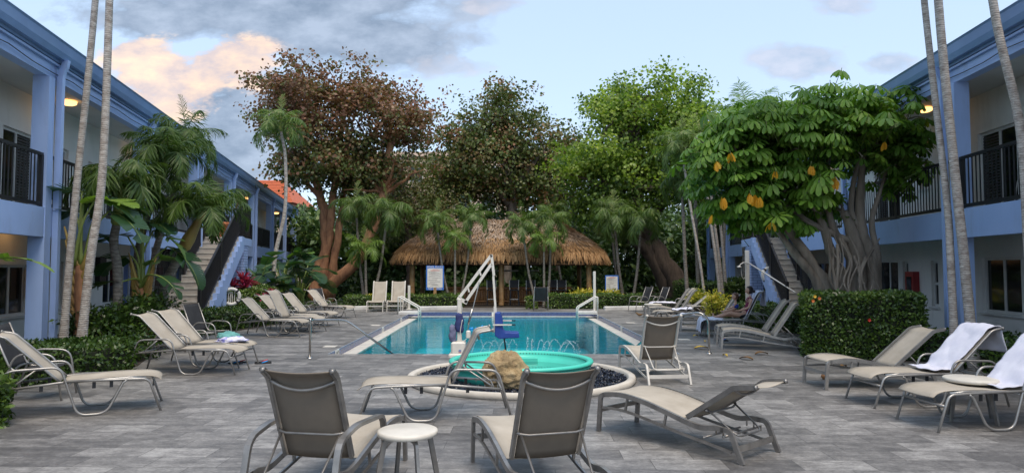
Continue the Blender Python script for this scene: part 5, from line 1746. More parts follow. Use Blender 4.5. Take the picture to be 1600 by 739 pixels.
SHAFT = simple('crownshaft', (.26, .31, .07), (.16, .22, .045), scale=3, rough=.4, stretch=(1, 1, .3))
SHAFT_O = simple('crownshaft_old', (.36, .26, .06), (.22, .12, .035), scale=4, rough=.5, stretch=(1, 1, .3))
RACH = simple('frond_rib', (.16, .20, .06), (.11, .15, .04), scale=3, rough=.5)
L_SEAG = leafmat('leaf_seagrape_red', [(0, (.03, .045, .014)), (.22, (.085, .115, .03)), (.42, (.13, .115, .04)), (.6, (.17, .085, .045)), (.85, (.21, .092, .055)), (1, (.26, .15, .085))], trans=.22)
L_DARKR = leafmat('leaf_dark_mixed', [(0, (.050, .080, .022)), (.5, (.12, .15, .042)), (.75, (.18, .14, .06)), (1, (.24, .12, .06))], trans=.2)
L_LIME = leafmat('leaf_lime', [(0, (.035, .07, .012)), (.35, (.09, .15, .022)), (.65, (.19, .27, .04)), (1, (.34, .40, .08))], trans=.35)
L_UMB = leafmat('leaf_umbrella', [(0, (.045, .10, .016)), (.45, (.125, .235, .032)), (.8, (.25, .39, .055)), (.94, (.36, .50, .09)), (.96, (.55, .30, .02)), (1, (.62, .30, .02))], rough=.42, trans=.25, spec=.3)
L_HEDGE = leafmat('leaf_hedge', [(0, (.022, .048, .010)), (.5, (.055, .105, .018)), (.85, (.11, .18, .03)), (1, (.16, .22, .04))], rough=.35, trans=.15, spec=.5)
L_DARK = leafmat('leaf_dark', [(0, (.022, .048, .015)), (.6, (.065, .12, .032)), (1, (.15, .21, .055))], rough=.5, trans=.15)
L_YEL = leafmat('leaf_croton', [(0, (.05, .11, .02)), (.35, (.16, .22, .03)), (.7, (.46, .42, .05)), (1, (.62, .50, .08))], trans=.25)
L_CORD = leafmat('leaf_cordyline', [(0, (.10, .012, .035)), (.5, (.30, .02, .08)), (1, (.55, .06, .16))], trans=.25)
L_PALM = leafmat('leaf_palm', [(0, (.036, .068, .014)), (.5, (.075, .130, .024)), (.85, (.15, .215, .04)), (1, (.28, .28, .10))], rough=.4, trans=.25)
L_PALM2 = leafmat('leaf_palm_bright', [(0, (.05, .10, .018)), (.5, (.10, .18, .03)), (1, (.22, .30, .06))], rough=.4, trans=.3)
L_BAN = leafmat('leaf_banana', [(0, (.020, .055, .022)), (.5, (.035, .085, .032)), (.8, (.09, .17, .04)), (1, (.22, .34, .05))], rough=.35, trans=.25)
CORE = simple('hedge_dark_core', (.020, .026, .012), (.010, .014, .007), scale=9, rough=.95)


def E(px, py, rx, ry, Y, dep=None):
    c = A(px, py, Y); return (c.x, c.y, c.z, rx * Y / F, dep or rx * Y / F, ry * Y / F)


def limb(mb, a, b, r0, r1, sag=.0, wig=.12, seg=7, seed=0):
    a, b = Vector(a), Vector(b); rn = random.Random(seed); L_ = (b - a).length; pts = []
    n_ = 6
    for i in range(n_ + 1):
        t_ = i / n_
        p = a.lerp(b, t_)
        if 0 < i < n_: p += V(rn.gauss(0, wig), rn.gauss(0, wig), rn.gauss(0, wig * .6)) * L_ * .22
        p.z += math.sin(PI * t_) * sag * L_
        pts.append(p)
    pts = catmull(pts, 3); N_ = len(pts)
    mb.tube(pts, [r0 + (r1 - r0) * (i / (N_ - 1)) ** .8 for i in range(N_)], seg)
    return pts


def tree(label, base, forks, ells, n_cl, per, cr, L, W, leaf, bark, r0, v0, vs, seed, templ='round', nb=90, br=.8, cat='tree', shell=.45, low=-.75, droop=0., grad=None, up=.6, twig_fill=26):
    """forks: list of [point, point, ...] stems from the base; ells: crown ellipsoids"""
    root = empty('tree', base, 0, label, cat)
    o = Vector(base); rng = np.random.default_rng(seed); rn = random.Random(seed)
    mb = MB(); ends = []
    for i, st_ in enumerate(forks):
        pts = catmull([Vector(p) for p in st_[1:]], 5); rr_ = st_[0] * r0
        # slight wobble
        for k_ in range(1, len(pts) - 1): pts[k_] = pts[k_] + V(rn.gauss(0, 1), rn.gauss(0, 1), 0) * .12 * rr_
        N_ = len(pts); rad = [rr_ * (1.25 - .75 * (k_ / (N_ - 1)) ** .7) * (1 + .06 * rn.gauss(0, 1)) for k_ in range(N_)]
        mb.tube(pts, rad, 12); ends.append((pts[-1], rad[-1])); ends.append((pts[int(N_ * .75)], rad[int(N_ * .75)]))
    mb.build('trunk', bark, root, origin=o)
    C = bough_points(rng, ells, nb, max(4, n_cl // nb), br, shell, low)
    mb = MB(); idx = rng.choice(len(C), min(twig_fill, len(C)), replace=False)
    for q in idx:
        c = V(*C[q]); e_ = min(ends, key=lambda e: (e[0] - c).length + (4 if e[0].z > c.z + .5 else 0))
        pts = limb(mb, e_[0], c, e_[1] * .55, .015, sag=.05, seed=int(q))
        p = pts[len(pts) // 2]
        for _ in range(2):
            c2 = V(*C[rng.integers(len(C))])
            if (c2 - p).length < ells[0][3] * .9: limb(mb, p, c2, e_[1] * .25, .012, seed=int(q) + 7, seg=5)
    mb.build('branch', bark, root, origin=o)
    lb = LB(seed)
    ctr = np.mean(np.array([e[:3] for e in ells]), 0)
    if grad is not None:
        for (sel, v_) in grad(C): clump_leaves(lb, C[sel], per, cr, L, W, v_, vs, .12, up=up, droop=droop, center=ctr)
    else: clump_leaves(lb, C, per, cr, L, W, v0, vs, .12, up=up, droop=droop, center=ctr)
    lb.build('crown', templ, leaf, root, origin=o)
    return root


# ---- the big reddish sea grape with orange trunks
Y1 = 34.0
b1 = G(495, 473); b1 = V(A(495, 470, Y1).x, Y1, 0)
a1 = lambda px, py, dy=0: A(px, py, Y1 + dy)
st1 = [[1.15, b1, a1(492, 440), a1(508, 390), a1(505, 330), a1(488, 270), a1(470, 200)],
       [1.0, b1 + V(.25, .2, 0), a1(505, 430), a1(514, 370), a1(520, 310), a1(528, 240), a1(540, 170)],
       [.9, b1 + V(.5, .5, 0), a1(520, 420), a1(532, 350), a1(540, 290, 1), a1(575, 220, 1)],
       [1.25, b1 + V(.5, 0, 0), a1(518, 445, -.4), a1(560, 405, -.6), a1(585, 350, -.6), a1(600, 290, -.4), a1(612, 220, -.3)],
       [.55, a1(520, 340), a1(500, 310), a1(475, 280), a1(450, 240)]]
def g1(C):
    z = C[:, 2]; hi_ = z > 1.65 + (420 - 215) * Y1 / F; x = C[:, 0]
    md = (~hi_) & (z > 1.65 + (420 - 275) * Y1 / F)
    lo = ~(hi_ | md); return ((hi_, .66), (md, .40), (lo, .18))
tree('broad tree with reddish brown leaves and several orange trunks leaning apart', b1, st1,
     [E(470, 165, 68, 68, Y1, 3), E(560, 150, 80, 45, Y1, 3), E(615, 190, 52, 62, Y1, 3), E(520, 240, 90, 75, Y1, 3.2), E(466, 262, 40, 50, Y1, 2.4), E(590, 265, 60, 45, Y1, 2.5)],
     1900, 20, .22, .135, .13, L_SEAG, BARK_O, .25, .6, .16, 31, shell=.5, grad=g1, twig_fill=110, nb=150, br=.55)
# ---- the middle tree, dark with red tints
Y2 = 42.0; a2 = lambda px, py, dy=0: A(px, py, Y2 + dy)
b2 = V(a2(790, 455).x, Y2, 0)
def g2(C):
    r_ = np.random.default_rng(5).random(len(C)); return ((r_ > .6, .72), (r_ <= .6, .36))
tree('tall dark tree with bare patches and reddish tips behind the thatched hut', b2,
     [[1, b2, a2(795, 380), a2(800, 300), a2(788, 250), a2(780, 190)], [.7, a2(797, 320), a2(770, 290), a2(740, 240)], [.6, a2(798, 300), a2(830, 260), a2(850, 235)]],
     [E(785, 180, 56, 52, Y2, 2.6), E(730, 225, 58, 42, Y2, 2.8), E(800, 235, 60, 50, Y2, 2.8), E(700, 270, 45, 40, Y2, 2.6), E(760, 290, 80, 40, Y2, 3)],
     1300, 20, .27, .165, .15, L_DARKR, BARK_G, .30, .5, .2, 32, shell=.5, grad=g2, twig_fill=90, nb=95, br=.72)
Y5 = 44.0; a5 = lambda px, py, dy=0: A(px, py, Y5 + dy)
b5 = V(a5(865, 455).x, Y5, 0)
tree('lower dark tree with russet tips between the tall dark tree and the lime green one', b5,
     [[1, b5, a5(868, 360), a5(872, 280), a5(870, 230)]], [E(868, 245, 48, 48, Y5, 2.8), E(850, 300, 60, 50, Y5, 3)], 520, 26, .36, .18, .16, L_DARKR, BARK_D, .28, .5, .22, 35, twig_fill=30, grad=g2)
Y6 = 40.0; a6 = lambda px, py, dy=0: A(px, py, Y6 + dy)
b6 = V(a6(640, 450).x, Y6, 0)
tree('fine leaved olive brown tree between the red tree and the hut', b6,
     [[1, b6, a6(640, 380), a6(632, 320), a6(625, 270)]], [E(628, 300, 52, 55, Y6, 2.6), E(605, 340, 60, 45, Y6, 2.8), E(665, 330, 40, 50, Y6, 2.5)], 700, 22, .36, .17, .10, L_DARKR, BARK_D, .25, .55, .15, 36, templ='diamond', twig_fill=40)
# ---- lime green tree
Y3 = 36.0; a3 = lambda px, py, dy=0: A(px, py, Y3 + dy)
b3 = V(a3(1072, 455).x, Y3, 0)
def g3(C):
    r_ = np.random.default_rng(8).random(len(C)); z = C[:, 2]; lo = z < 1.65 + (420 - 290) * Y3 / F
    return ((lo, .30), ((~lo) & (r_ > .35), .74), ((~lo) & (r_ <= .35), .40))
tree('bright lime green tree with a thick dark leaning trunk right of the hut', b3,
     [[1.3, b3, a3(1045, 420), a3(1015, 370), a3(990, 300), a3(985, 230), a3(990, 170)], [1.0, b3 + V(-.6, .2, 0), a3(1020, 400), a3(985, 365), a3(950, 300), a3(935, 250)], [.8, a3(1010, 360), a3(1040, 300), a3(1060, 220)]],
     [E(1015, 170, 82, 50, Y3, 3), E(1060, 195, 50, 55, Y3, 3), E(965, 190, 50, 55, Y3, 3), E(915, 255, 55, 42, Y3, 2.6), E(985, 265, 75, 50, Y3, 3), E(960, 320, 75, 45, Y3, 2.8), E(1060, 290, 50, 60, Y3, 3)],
     2300, 19, .24, .15, .14, L_LIME, BARK_D, .40, .6, .16, 33, shell=.5, grad=g3, twig_fill=90, nb=190, br=.60)

# ---- umbrella tree (whorls of drooping leaflets)
YU = 15.2; au = lambda px, py, dy=0: A(px, py, YU + dy)
bu = V(au(1330, 500).x, YU, 0)
ut = empty('tree', bu, 0, 'large umbrella tree with drooping whorled leaves, some yellow, and tangled grey trunks', 'tree')
mb = MB(); rn = random.Random(3)
stems = [[.30, bu + V(.1, 0, 0), au(1335, 450), au(1338, 400), au(1330, 360), au(1318, 330)],
         [.20, bu + V(.3, .3, 0), au(1362, 450), au(1358, 400), au(1345, 350), au(1345, 290), au(1352, 230)],
         [.16, bu + V(-.1, -.2, 0), au(1320, 450), au(1300, 400), au(1285, 350), au(1262, 300), au(1240, 250)],
         [.17, bu + V(-.3, .1, 0), au(1295, 455), au(1268, 410), au(1240, 370), au(1205, 330), au(1160, 290)],
         [.13, bu + V(-.5, .5, 0), au(1280, 450), au(1240, 395), au(1215, 360), au(1190, 320)],
         [.14, bu + V(.2, -.3, 0), au(1345, 440), au(1320, 390), au(1300, 350), au(1290, 290), au(1300, 220)],
         [.12, bu + V(.4, -.1, 0), au(1370, 430), au(1352, 370), au(1330, 330), au(1340, 260), au(1370, 200)],
         [.10, bu + V(.4, .3, 0), au(1372, 420), au(1362, 350), au(1375, 300), au(1395, 240)],
         [.12, bu + V(-.2, .6, 0), au(1300, 460, .5), au(1255, 400, .6), au(1225, 340, .6), au(1200, 260, .6)],
         [.09, au(1335, 380), au(1270, 350), au(1220, 315), au(1175, 280)]]
for s_ in stems:
    pts = catmull(s_[1:], 5); N_ = len(pts)
    mb.tube(pts, [s_[0] * .84 * (1.25 - .90 * (i / (N_ - 1)) ** .8) * (1 + .08 * rn.gauss(0, 1)) for i in range(N_)], 12)
mb.build('trunk', BARK_U, ut, origin=bu)
mb = MB()       # aerial roots wound round the trunk
for i in range(16):
    x_ = rn.uniform(1290, 1368); y0_ = rn.uniform(350, 410)
    pts = [au(x_ + rn.gauss(0, 8), y0_, -.35), au(x_ + rn.gauss(4, 10), y0_ + 35, -.4), au(x_ + rn.gauss(8, 10), y0_ + 70, -.38), au(x_ + rn.gauss(8, 12), 475, -.3)]
    mb.tube(catmull(pts, 5), rn.uniform(.012, .04), 6)
mb.build('aerial_roots', BARK_U, ut, origin=bu)
ells = [E(1195, 335, 50, 28, YU, 1.2), E(1260, 325, 55, 25, YU + .8, 1.0), E(1402, 272, 24, 28, YU, 1.2), E(1250, 215, 150, 62, YU, 1.9), E(1130, 255, 62, 62, YU, 1.5), E(1340, 200, 92, 55, YU, 1.8), E(1390, 235, 36, 42, YU, 1.5), E(1180, 200, 85, 42, YU, 1.7), E(1150, 310, 55, 35, YU, 1.2), E(1230, 290, 80, 50, YU, 1.6), E(1290, 175, 80, 40, YU, 1.5)]
rng = np.random.default_rng(44)
C = crown_points(rng, ells, 1700, .42, -.75)
C = C + rng.normal(0, .12, C.shape)
C = C[~((C[:, 1] < YU - .2) & (C[:, 2] < 1.65 + (420 - 285) * YU / F) & (C[:, 0] > au(1255, 300).x))]
lb = LB(44); ctr = V(au(1260, 270).x, YU, au(1260, 290).z)
mbp = MB()
yel_px = [(1118, 250), (1130, 300), (1172, 297), (1178, 300), (1303, 268), (1307, 275), (1268, 252), (1383, 217), (1212, 262), (1113, 332), (1206, 345), (1185, 300), (1140, 235)]
for k_, c in enumerate(list(C) + [np.array(au(x, y, -1.55)) for x, y in yel_px]):
    yel = k_ >= len(C)
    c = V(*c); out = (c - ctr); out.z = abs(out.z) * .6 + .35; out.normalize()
    n_ = rng.integers(8, 12); a0 = rng.random() * 6
    ax_ = (out * .55 + V(0, 0, 1) + V(*rng.normal(0, .25, 3))).normalized()
    u_ = ax_.cross(V(0, 1, .1)).normalized(); w_ = ax_.cross(u_)
    ang = a0 + np.arange(n_) * 2 * PI / n_
    dr = rng.uniform(.15, .85)
    D = np.array([tuple(u_ * math.cos(a) + w_ * math.sin(a) - ax_ * dr * .35 + V(0, 0, -dr)) for a in ang])
    N = np.array([tuple(ax_ * .7 + (u_ * math.cos(a) + w_ * math.sin(a)) * .9) for a in ang])
    L_ = rng.uniform(.15, .30) * np.ones(n_) * rng.uniform(.85, 1.1, n_)
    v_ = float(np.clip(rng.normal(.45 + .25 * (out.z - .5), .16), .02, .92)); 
    vv = np.clip(v_ + rng.normal(0, .05, n_), 0, .93)
    if yel:
        sel = ang < a0 + rng.uniform(1.8, 3.6); D = D * np.array([.45, .45, 1]) - np.array([0, 0, .5])
        D, N, ang, vv, L_ = D[sel], N[sel], ang[sel], vv[sel], L_[sel]; n_ = len(D)
        vv = np.clip(rng.normal(.985, .015, n_), .96, 1); L_ = L_ * (.75 if k_ % 3 else 1.15)
    st_ = np.array([tuple(c + V(d[0], d[1], d[2]) * .06) for d in D])
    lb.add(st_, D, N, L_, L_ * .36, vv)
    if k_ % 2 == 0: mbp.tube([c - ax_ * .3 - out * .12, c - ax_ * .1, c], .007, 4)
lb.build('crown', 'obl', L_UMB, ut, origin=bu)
mbp.build('petiole', RACH, ut, origin=bu)
mb = MB()
for q in rng.choice(len(C), 110, replace=False):
    c = V(*C[q]); e_ = min((Vector(s_[-1]) for s_ in stems), key=lambda e: (e - c).length)
    limb(mb, e_, c, .035, .012, sag=.06, seed=int(q), seg=6)
mb.build('branch', BARK_U, ut, origin=bu)


# ================================================================== palms
def frond_data(lb, mbr, base, az, el, length, droop, ll, npair, v0, rng, lift=.35, hang=.4, wl=.10, r0=.014):
    p = Vector(base); pts = [p.copy()]; n_ = 14; e_ = el
    for i in range(n_):
        d = V(math.cos(az) * math.cos(e_), math.sin(az) * math.cos(e_), math.sin(e_))
        p = p + d * (length / n_); pts.append(p.copy()); e_ -= droop / n_ * (.6 + .8 * i / n_)
    mbr.tube(pts, [r0 * (1 - .85 * i / n_) for i in range(n_ + 1)], 5)
    P, D, N, L_ = [], [], [], []
    for k_ in range(npair):
        t_ = .12 + .88 * k_ / (npair - 1); x = t_ * n_; i = min(int(x), n_ - 1); q = pts[i].lerp(pts[i + 1], x - i)
        tg = (pts[i + 1] - pts[i]).normalized(); side = tg.cross(V(0, 0, 1)).normalized(); upv = side.cross(tg).normalized()
        for s in (-1, 1):
            fwd = .35 + .9 * t_
            d = side * s + tg * fwd + upv * (lift * rng.normal(1, .5)) + V(*rng.normal(0, .24, 3)); d.normalize(); d.z -= hang * rng.uniform(.5, 1.5)
            d.normalize()
            P.append(tuple(q)); D.append(tuple(d)); nn_ = upv * 1.0 - side * s * .3 + V(*rng.normal(0, .25, 3)); N.append(tuple(nn_))
            prof = math.sin(PI * min(1, .16 + .80 * t_)) ** .6
            L_.append(ll * prof * rng.uniform(.85, 1.1))
    L_ = np.array(L_)
    lb.add(np.array(P), np.array(D), np.array(N), L_, wl * ll, np.clip(rng.normal(v0, .13, len(L_)), 0, 1))


def palm_crown_data(seed, nf, length, droop, ll, npair, v0=.5, elmin=-.35, elmax=1.25, hang=.4, wl=.085, spear=True, lift=.35):
    rng = np.random.default_rng(seed); lb = LB(seed); mbr = MB()
    for i in range(nf):
        t_ = i / nf
        az = i * 2.399 + rng.normal(0, .15)
        el = elmax + (elmin - elmax) * t_ ** .9
        frond_data(lb, mbr, V(0, 0, 0) + V(math.cos(az), math.sin(az), 0) * .05, az, el, length * rng.uniform(.85, 1.1) * (.8 + .2 * t_), droop * rng.uniform(.8, 1.2) * (.75 + .5 * t_), ll, npair, v0 + (.12 - .2 * t_), rng, hang=hang, wl=wl, lift=lift)
    if spear: frond_data(lb, mbr, V(0, 0, 0), 1.0, 1.45, length * .8, .25, ll * .6, npair // 2, .8, rng, hang=.0, wl=wl)
    return lb, mbr


CROWNS = {}
def crown_mesh(key):
    if key in CROWNS: return CROWNS[key]
    spec = CROWN_SPEC[key]; lb, mbr = palm_crown_data(**spec['a'])
    c = lb.build('crown', 'blade', spec['m'], None); r_ = mbr.build('frond_ribs', RACH, None)
    md = (c.data, r_.data); bpy.data.objects.remove(c); bpy.data.objects.remove(r_)
    CROWNS[key] = md; return md
CROWN_SPEC = {
    'arch': dict(a=dict(spear=False, seed=12, nf=15, length=1.85, droop=2.0, ll=.58, npair=72, v0=.45, hang=.8, wl=.05, elmin=.15, elmax=1.35), m=L_PALM),
    'tuft': dict(a=dict(spear=False, seed=11, nf=14, length=1.35, droop=2.9, ll=.50, npair=60, v0=.42, hang=1.1, wl=.055, elmin=.25, elmax=1.45), m=L_PALM),
    'lush': dict(a=dict(spear=False, seed=1, nf=15, length=1.9, droop=2.6, ll=.60, npair=72, v0=.4, hang=.95, wl=.048), m=L_PALM),
    'lush2': dict(a=dict(spear=False, seed=2, nf=16, length=2.1, droop=2.0, ll=.60, npair=72, v0=.45, hang=.8, wl=.046), m=L_PALM),
    'fan': dict(a=dict(seed=3, nf=13, length=1.5, droop=1.9, ll=.50, npair=48, v0=.55, hang=.8, wl=.055), m=L_PALM),
    'fan2': dict(a=dict(seed=4, nf=12, length=1.35, droop=1.7, ll=.46, npair=44, v0=.6, hang=.7, wl=.06), m=L_PALM2),
    'droopy': dict(a=dict(seed=5, nf=14, length=1.7, droop=2.7, ll=.60, npair=52, v0=.45, hang=1.1, wl=.05), m=L_PALM),
    'coco': dict(a=dict(seed=6, nf=15, length=2.9, droop=1.7, ll=.75, npair=44, v0=.45, hang=.6, wl=.05), m=L_PALM),
    'upright': dict(a=dict(seed=7, nf=12, length=2.4, droop=1.2, ll=.6, npair=40, v0=.55, hang=.35, wl=.05, elmin=.1), m=L_PALM2),
}


def palm(label, pts, r0, r1, crown, scale=1.0, rz=0, shaft=.55, bark=None, shaftm=None, group=None, cat='palm tree', tilt=None, crownr=None):
    pts = [Vector(p) for p in pts]; o = V(pts[0].x, pts[0].y, 0)
    root = empty('palm_tree', o, 0, label, cat, group)
    c = catmull(pts, 7); N_ = len(c); rn = random.Random(hash(label) % 999)
    rad = [(r0 + (r1 - r0) * (i / (N_ - 1)) ** .7) * (1 + (.35 * max(0, 1 - i / 3.0))) for i in range(N_)]
    # rings: a fine profile along the trunk
    MB().tube(c, rad, 12).build('trunk', bark or PALM_G, root, origin=o)
    top = c[-1]; d = (c[-1] - c[-2]).normalized()
    if shaft:
        e_ = top + d * shaft
        MB().tube([top - d * .03, top + d * .03, top + d * shaft * .25, top + d * shaft * .6, e_], [r1 * 1.0, r1 * 1.45, r1 * 1.5, r1 * 1.0, r1 * .5], 12).build('crownshaft', shaftm or SHAFT, root, origin=o)
        top = e_
    me_c, me_r = crown_mesh(crown)
    a_ = link('crown', me_c, root, top - o); b_ = link('frond_ribs', me_r, root, top - o)
    for q in (a_, b_): q.scale = (scale,) * 3; q.rotation_euler = ((tilt or 0), 0, rz)
    return root


# tall pale trunks (crowns above the picture)
def tall(label, px0, px1, pymid, pxmid, Y, lean=0, side='left', r=.115):
    b = V(A(px0, 540, Y).x, Y, 0)
    pts = [b, A(px0 + (pxmid - px0) * .5, 400, Y), A(pxmid, pymid, Y), A(px1, 0, Y + lean), A(px1 + (px1 - pxmid) * .8, -330, Y + lean)]
    return palm(label, pts, r, r * .72, 'coco', 1.15, rz=px0, shaft=.9, bark=PALM_W, group='tall pale palm trunks whose crowns rise above the picture')
tall('left one of the two tall pale palm trunks crossing the left wing', 97, 149, 270, 122, 12.1, r=.07)
tall('right one of the two tall pale palm trunks at the left, leaning from the hedge', 124, 171, 270, 160, 11.8, r=.078)
tall('leftmost tall pale palm trunk in front of the right wing', 1492, 1444, 300, 1478, 11.4, r=.066)
tall('thick tall palm trunk in front of the blue column of the right wing', 1522, 1466, 250, 1490, 11.2, r=.083)
tall('rightmost tall palm trunk, cutting the top right corner', 1622, 1551, 200, 1594, 10.3, r=.076)

GT_ = 'palms planted around the tiki hut'
def hutpalm(label, bx, tx, ty, Y, crown, sc, rz, r=.055, shaft=.5, group=GT_):
    b = V(A(bx, 470, Y).x, Y, 0); t = A(tx, ty, Y)
    if group == GT_: t = t + V(0, 0, .35); sc *= .84
    m_ = b.lerp(t, .5) + V((t.x - b.x) * .12, 0, 0)
    return palm(label, [b, b.lerp(m_, .5), m_, t], r, r * .72, crown, sc, rz, shaft=shaft, group=group)
# left of hut
hutpalm('left trunk of the triple palm left of the hut', 570, 557, 352, 30.5, 'droopy', 1.05, .3, .075)
hutpalm('middle palm with green crownshaft of the triple left of the hut', 573, 571, 418, 29.8, 'fan2', 1.1, 1.1, .07)
hutpalm('right leaning trunk of the triple palm left of the hut', 581, 604, 358, 30.2, 'droopy', 1.15, 2.2, .075)
# in front of hut left
hutpalm('left palm of the trio right behind the rules sign, leaning left', 704, 684, 375, 29.7, 'fan', 1.0, .2, .06)
hutpalm('middle palm with yellow green crownshaft behind the rules sign', 711, 711, 402, 29.4, 'fan2', .95, 1.4, .06)
hutpalm('right palm of the trio behind the rules sign, leaning right', 718, 736, 368, 29.9, 'fan', .95, 2.9, .06)
# in front of hut right
hutpalm('palm leaning left in front of the bar counter', 838, 818, 380, 29.6, 'fan', 1.0, 3.3, .06)
hutpalm('middle palm with bright crownshaft in front of the bar counter', 850, 850, 405, 29.3, 'fan2', 1.0, .9, .06)
hutpalm('right curved palm of the trio in front of the bar counter', 856, 861, 372, 29.8, 'fan', 1.0, 1.9, .065)
# right of hut
hutpalm('leaning palm with a yellow crownshaft right of the hut', 975, 961, 368, 31.5, 'droopy', 1.15, .5, .085)
hutpalm('thinner palm close behind the one with the yellow crownshaft', 968, 955, 352, 33.0, 'lush', .9, 1.6, .075)
hutpalm('palm leaning right behind the far armchairs', 988, 1001, 372, 31.0, 'droopy', 1.15, 2.7, .08)
# behind hut
hutpalm('green palm rising behind the left end of the thatch', 655, 668, 345, 41, 'fan', 1.2, 1.0, .08)
hutpalm('green palm rising behind the ridge of the thatch', 880, 866, 350, 41, 'fan', 1.3, .4, .08)
hutpalm('upright palm between the lime green tree and the umbrella tree', 1092, 1085, 262, 30, 'upright', 1.1, .4, .10, group='palms behind the umbrella tree')
hutpalm('palm whose fronds stand up above the umbrella tree', 1180, 1172, 215, 27, 'upright', 1.05, 1.7, .10, group='palms behind the umbrella tree')
hutpalm('shaggy palm half hidden at the left edge of the umbrella tree', 1075, 1066, 300, 28, 'droopy', .85, 1.7, .09, group='palms behind the umbrella tree')
# five pale thin trunks right
for i, (bx, tx, lb_) in enumerate(((1103, 1080, 'separate thin white trunk leaning left, left of the bundle by the right wing'), (1127, 1108, 'leftmost pale trunk in the bundle before the right wing'),
                       (1131, 1114, 'second pale trunk in the bundle before the right wing'), (1136, 1124, 'third pale trunk of the bundle, crossing in front of the blue column'), (1129, 1133, 'thin upright darker trunk at the right of the bundle'),
                       (1164, 1160, 'grey straight trunk next to the outdoor shower'))):
    Y_ = 27 + .4 * i
    b = V(A(bx, 445, Y_).x, Y_, 0)
    palm(lb_, [b, A(bx + (tx - bx) * .4, 410, Y_), A(tx, 330, Y_), A(tx - (bx - tx) * .6, 240, Y_)], .075 if i else .055, .05, 'fan', 1.0, i * 1.1, shaft=.4, bark=PALM_W if i < 4 else PALM_G, group='slender pale trunks before the right wing')
# left side palms
palm('short palm with twisted dark green fronds beside the left column', [V(A(186, 480, 13.6).x, 13.6, 0), A(184, 430, 13.6), A(178, 380, 13.6), A(182, 350, 13.6)], .10, .075, 'tuft', 1.02, .7, shaft=.75, shaftm=SHAFT, group='leafy palms in front of the left wing')
palm('leaning palm with ochre crownshaft in front of the left stairs', [V(A(246, 500, 15).x, 15, 0), A(256, 455, 15), A(270, 420, 15), A(287, 388, 15)], .12, .09, 'arch', .76, 1.9, shaft=.95, shaftm=SHAFT_O, group='leafy palms in front of the left wing')
palm('palm with raised fronds behind the leaning one at the left stairs', [V(A(228, 470, 16).x, 16, 0), A(242, 400, 16), A(270, 310, 16), A(284, 245, 16)], .09, .06, 'fan', .78, 3.3, shaft=.5, group='leafy palms in front of the left wing')
palm('palm between the twisted and the leaning one at the left wing', [V(A(205, 470, 14.8).x, 14.8, 0), A(215, 400, 14.8), A(236, 320, 14.8), A(248, 285, 14.8)], .09, .065, 'arch', .72, 2.1, shaft=.6, group='leafy palms in front of the left wing')
palm('slim tall palm with browning fronds in front of the big red tree', [V(A(424, 470, 25).x, 25, 0), A(430, 400, 25), A(445, 330, 25), A(446, 250, 25), A(439, 205, 25)], .09, .05, 'fan', .95, .4, shaft=.3, bark=PALM_W, group=None)


# ================================================================== broad leaved plants (bird of paradise)
def paddle(lb, base, az, el, length, width, v0, rng, fold=.25, droop=.9):
    """one broad leaf made of many narrow strips either side of the midrib"""
    p = Vector(base); n_ = 16; e_ = el; pts = [p.copy()]
    for i in range(n_):
        d = V(math.cos(az) * math.cos(e_), math.sin(az) * math.cos(e_), math.sin(e_)); p = p + d * length / n_; pts.append(p.copy()); e_ -= droop / n_
    P, D, N, L_ = [], [], [], []
    gap = {int(rng.integers(3, 34)) for _ in range(5)}
    tear = 0
    for k_ in range(40):
        t_ = k_ / 39; x = t_ * n_; i = min(int(x), n_ - 1); q = pts[i].lerp(pts[i + 1], x - i); tg = (pts[i + 1] - pts[i]).normalized()
        side = tg.cross(V(0, 0, 1)).normalized(); upv = side.cross(tg)
        if k_ in gap: tear = rng.normal(0, .25)
        for s in (-1, 1):
            d = side * s + tg * (.25 + .3 * t_) + upv * (fold + tear * s) - V(0, 0, .18)
            P.append(tuple(q)); D.append(tuple(d)); N.append(tuple(upv - side * s * fold)); L_.append(width * .5 * max(.05, math.sin(PI * min(1, .10 + .87 * t_)) ** .55))
    L_ = np.array(L_); lb.add(np.array(P), np.array(D), np.array(N), L_, length / 39 * 1.5, np.clip(rng.normal(v0, .05, len(L_)), 0, 1))
    return pts


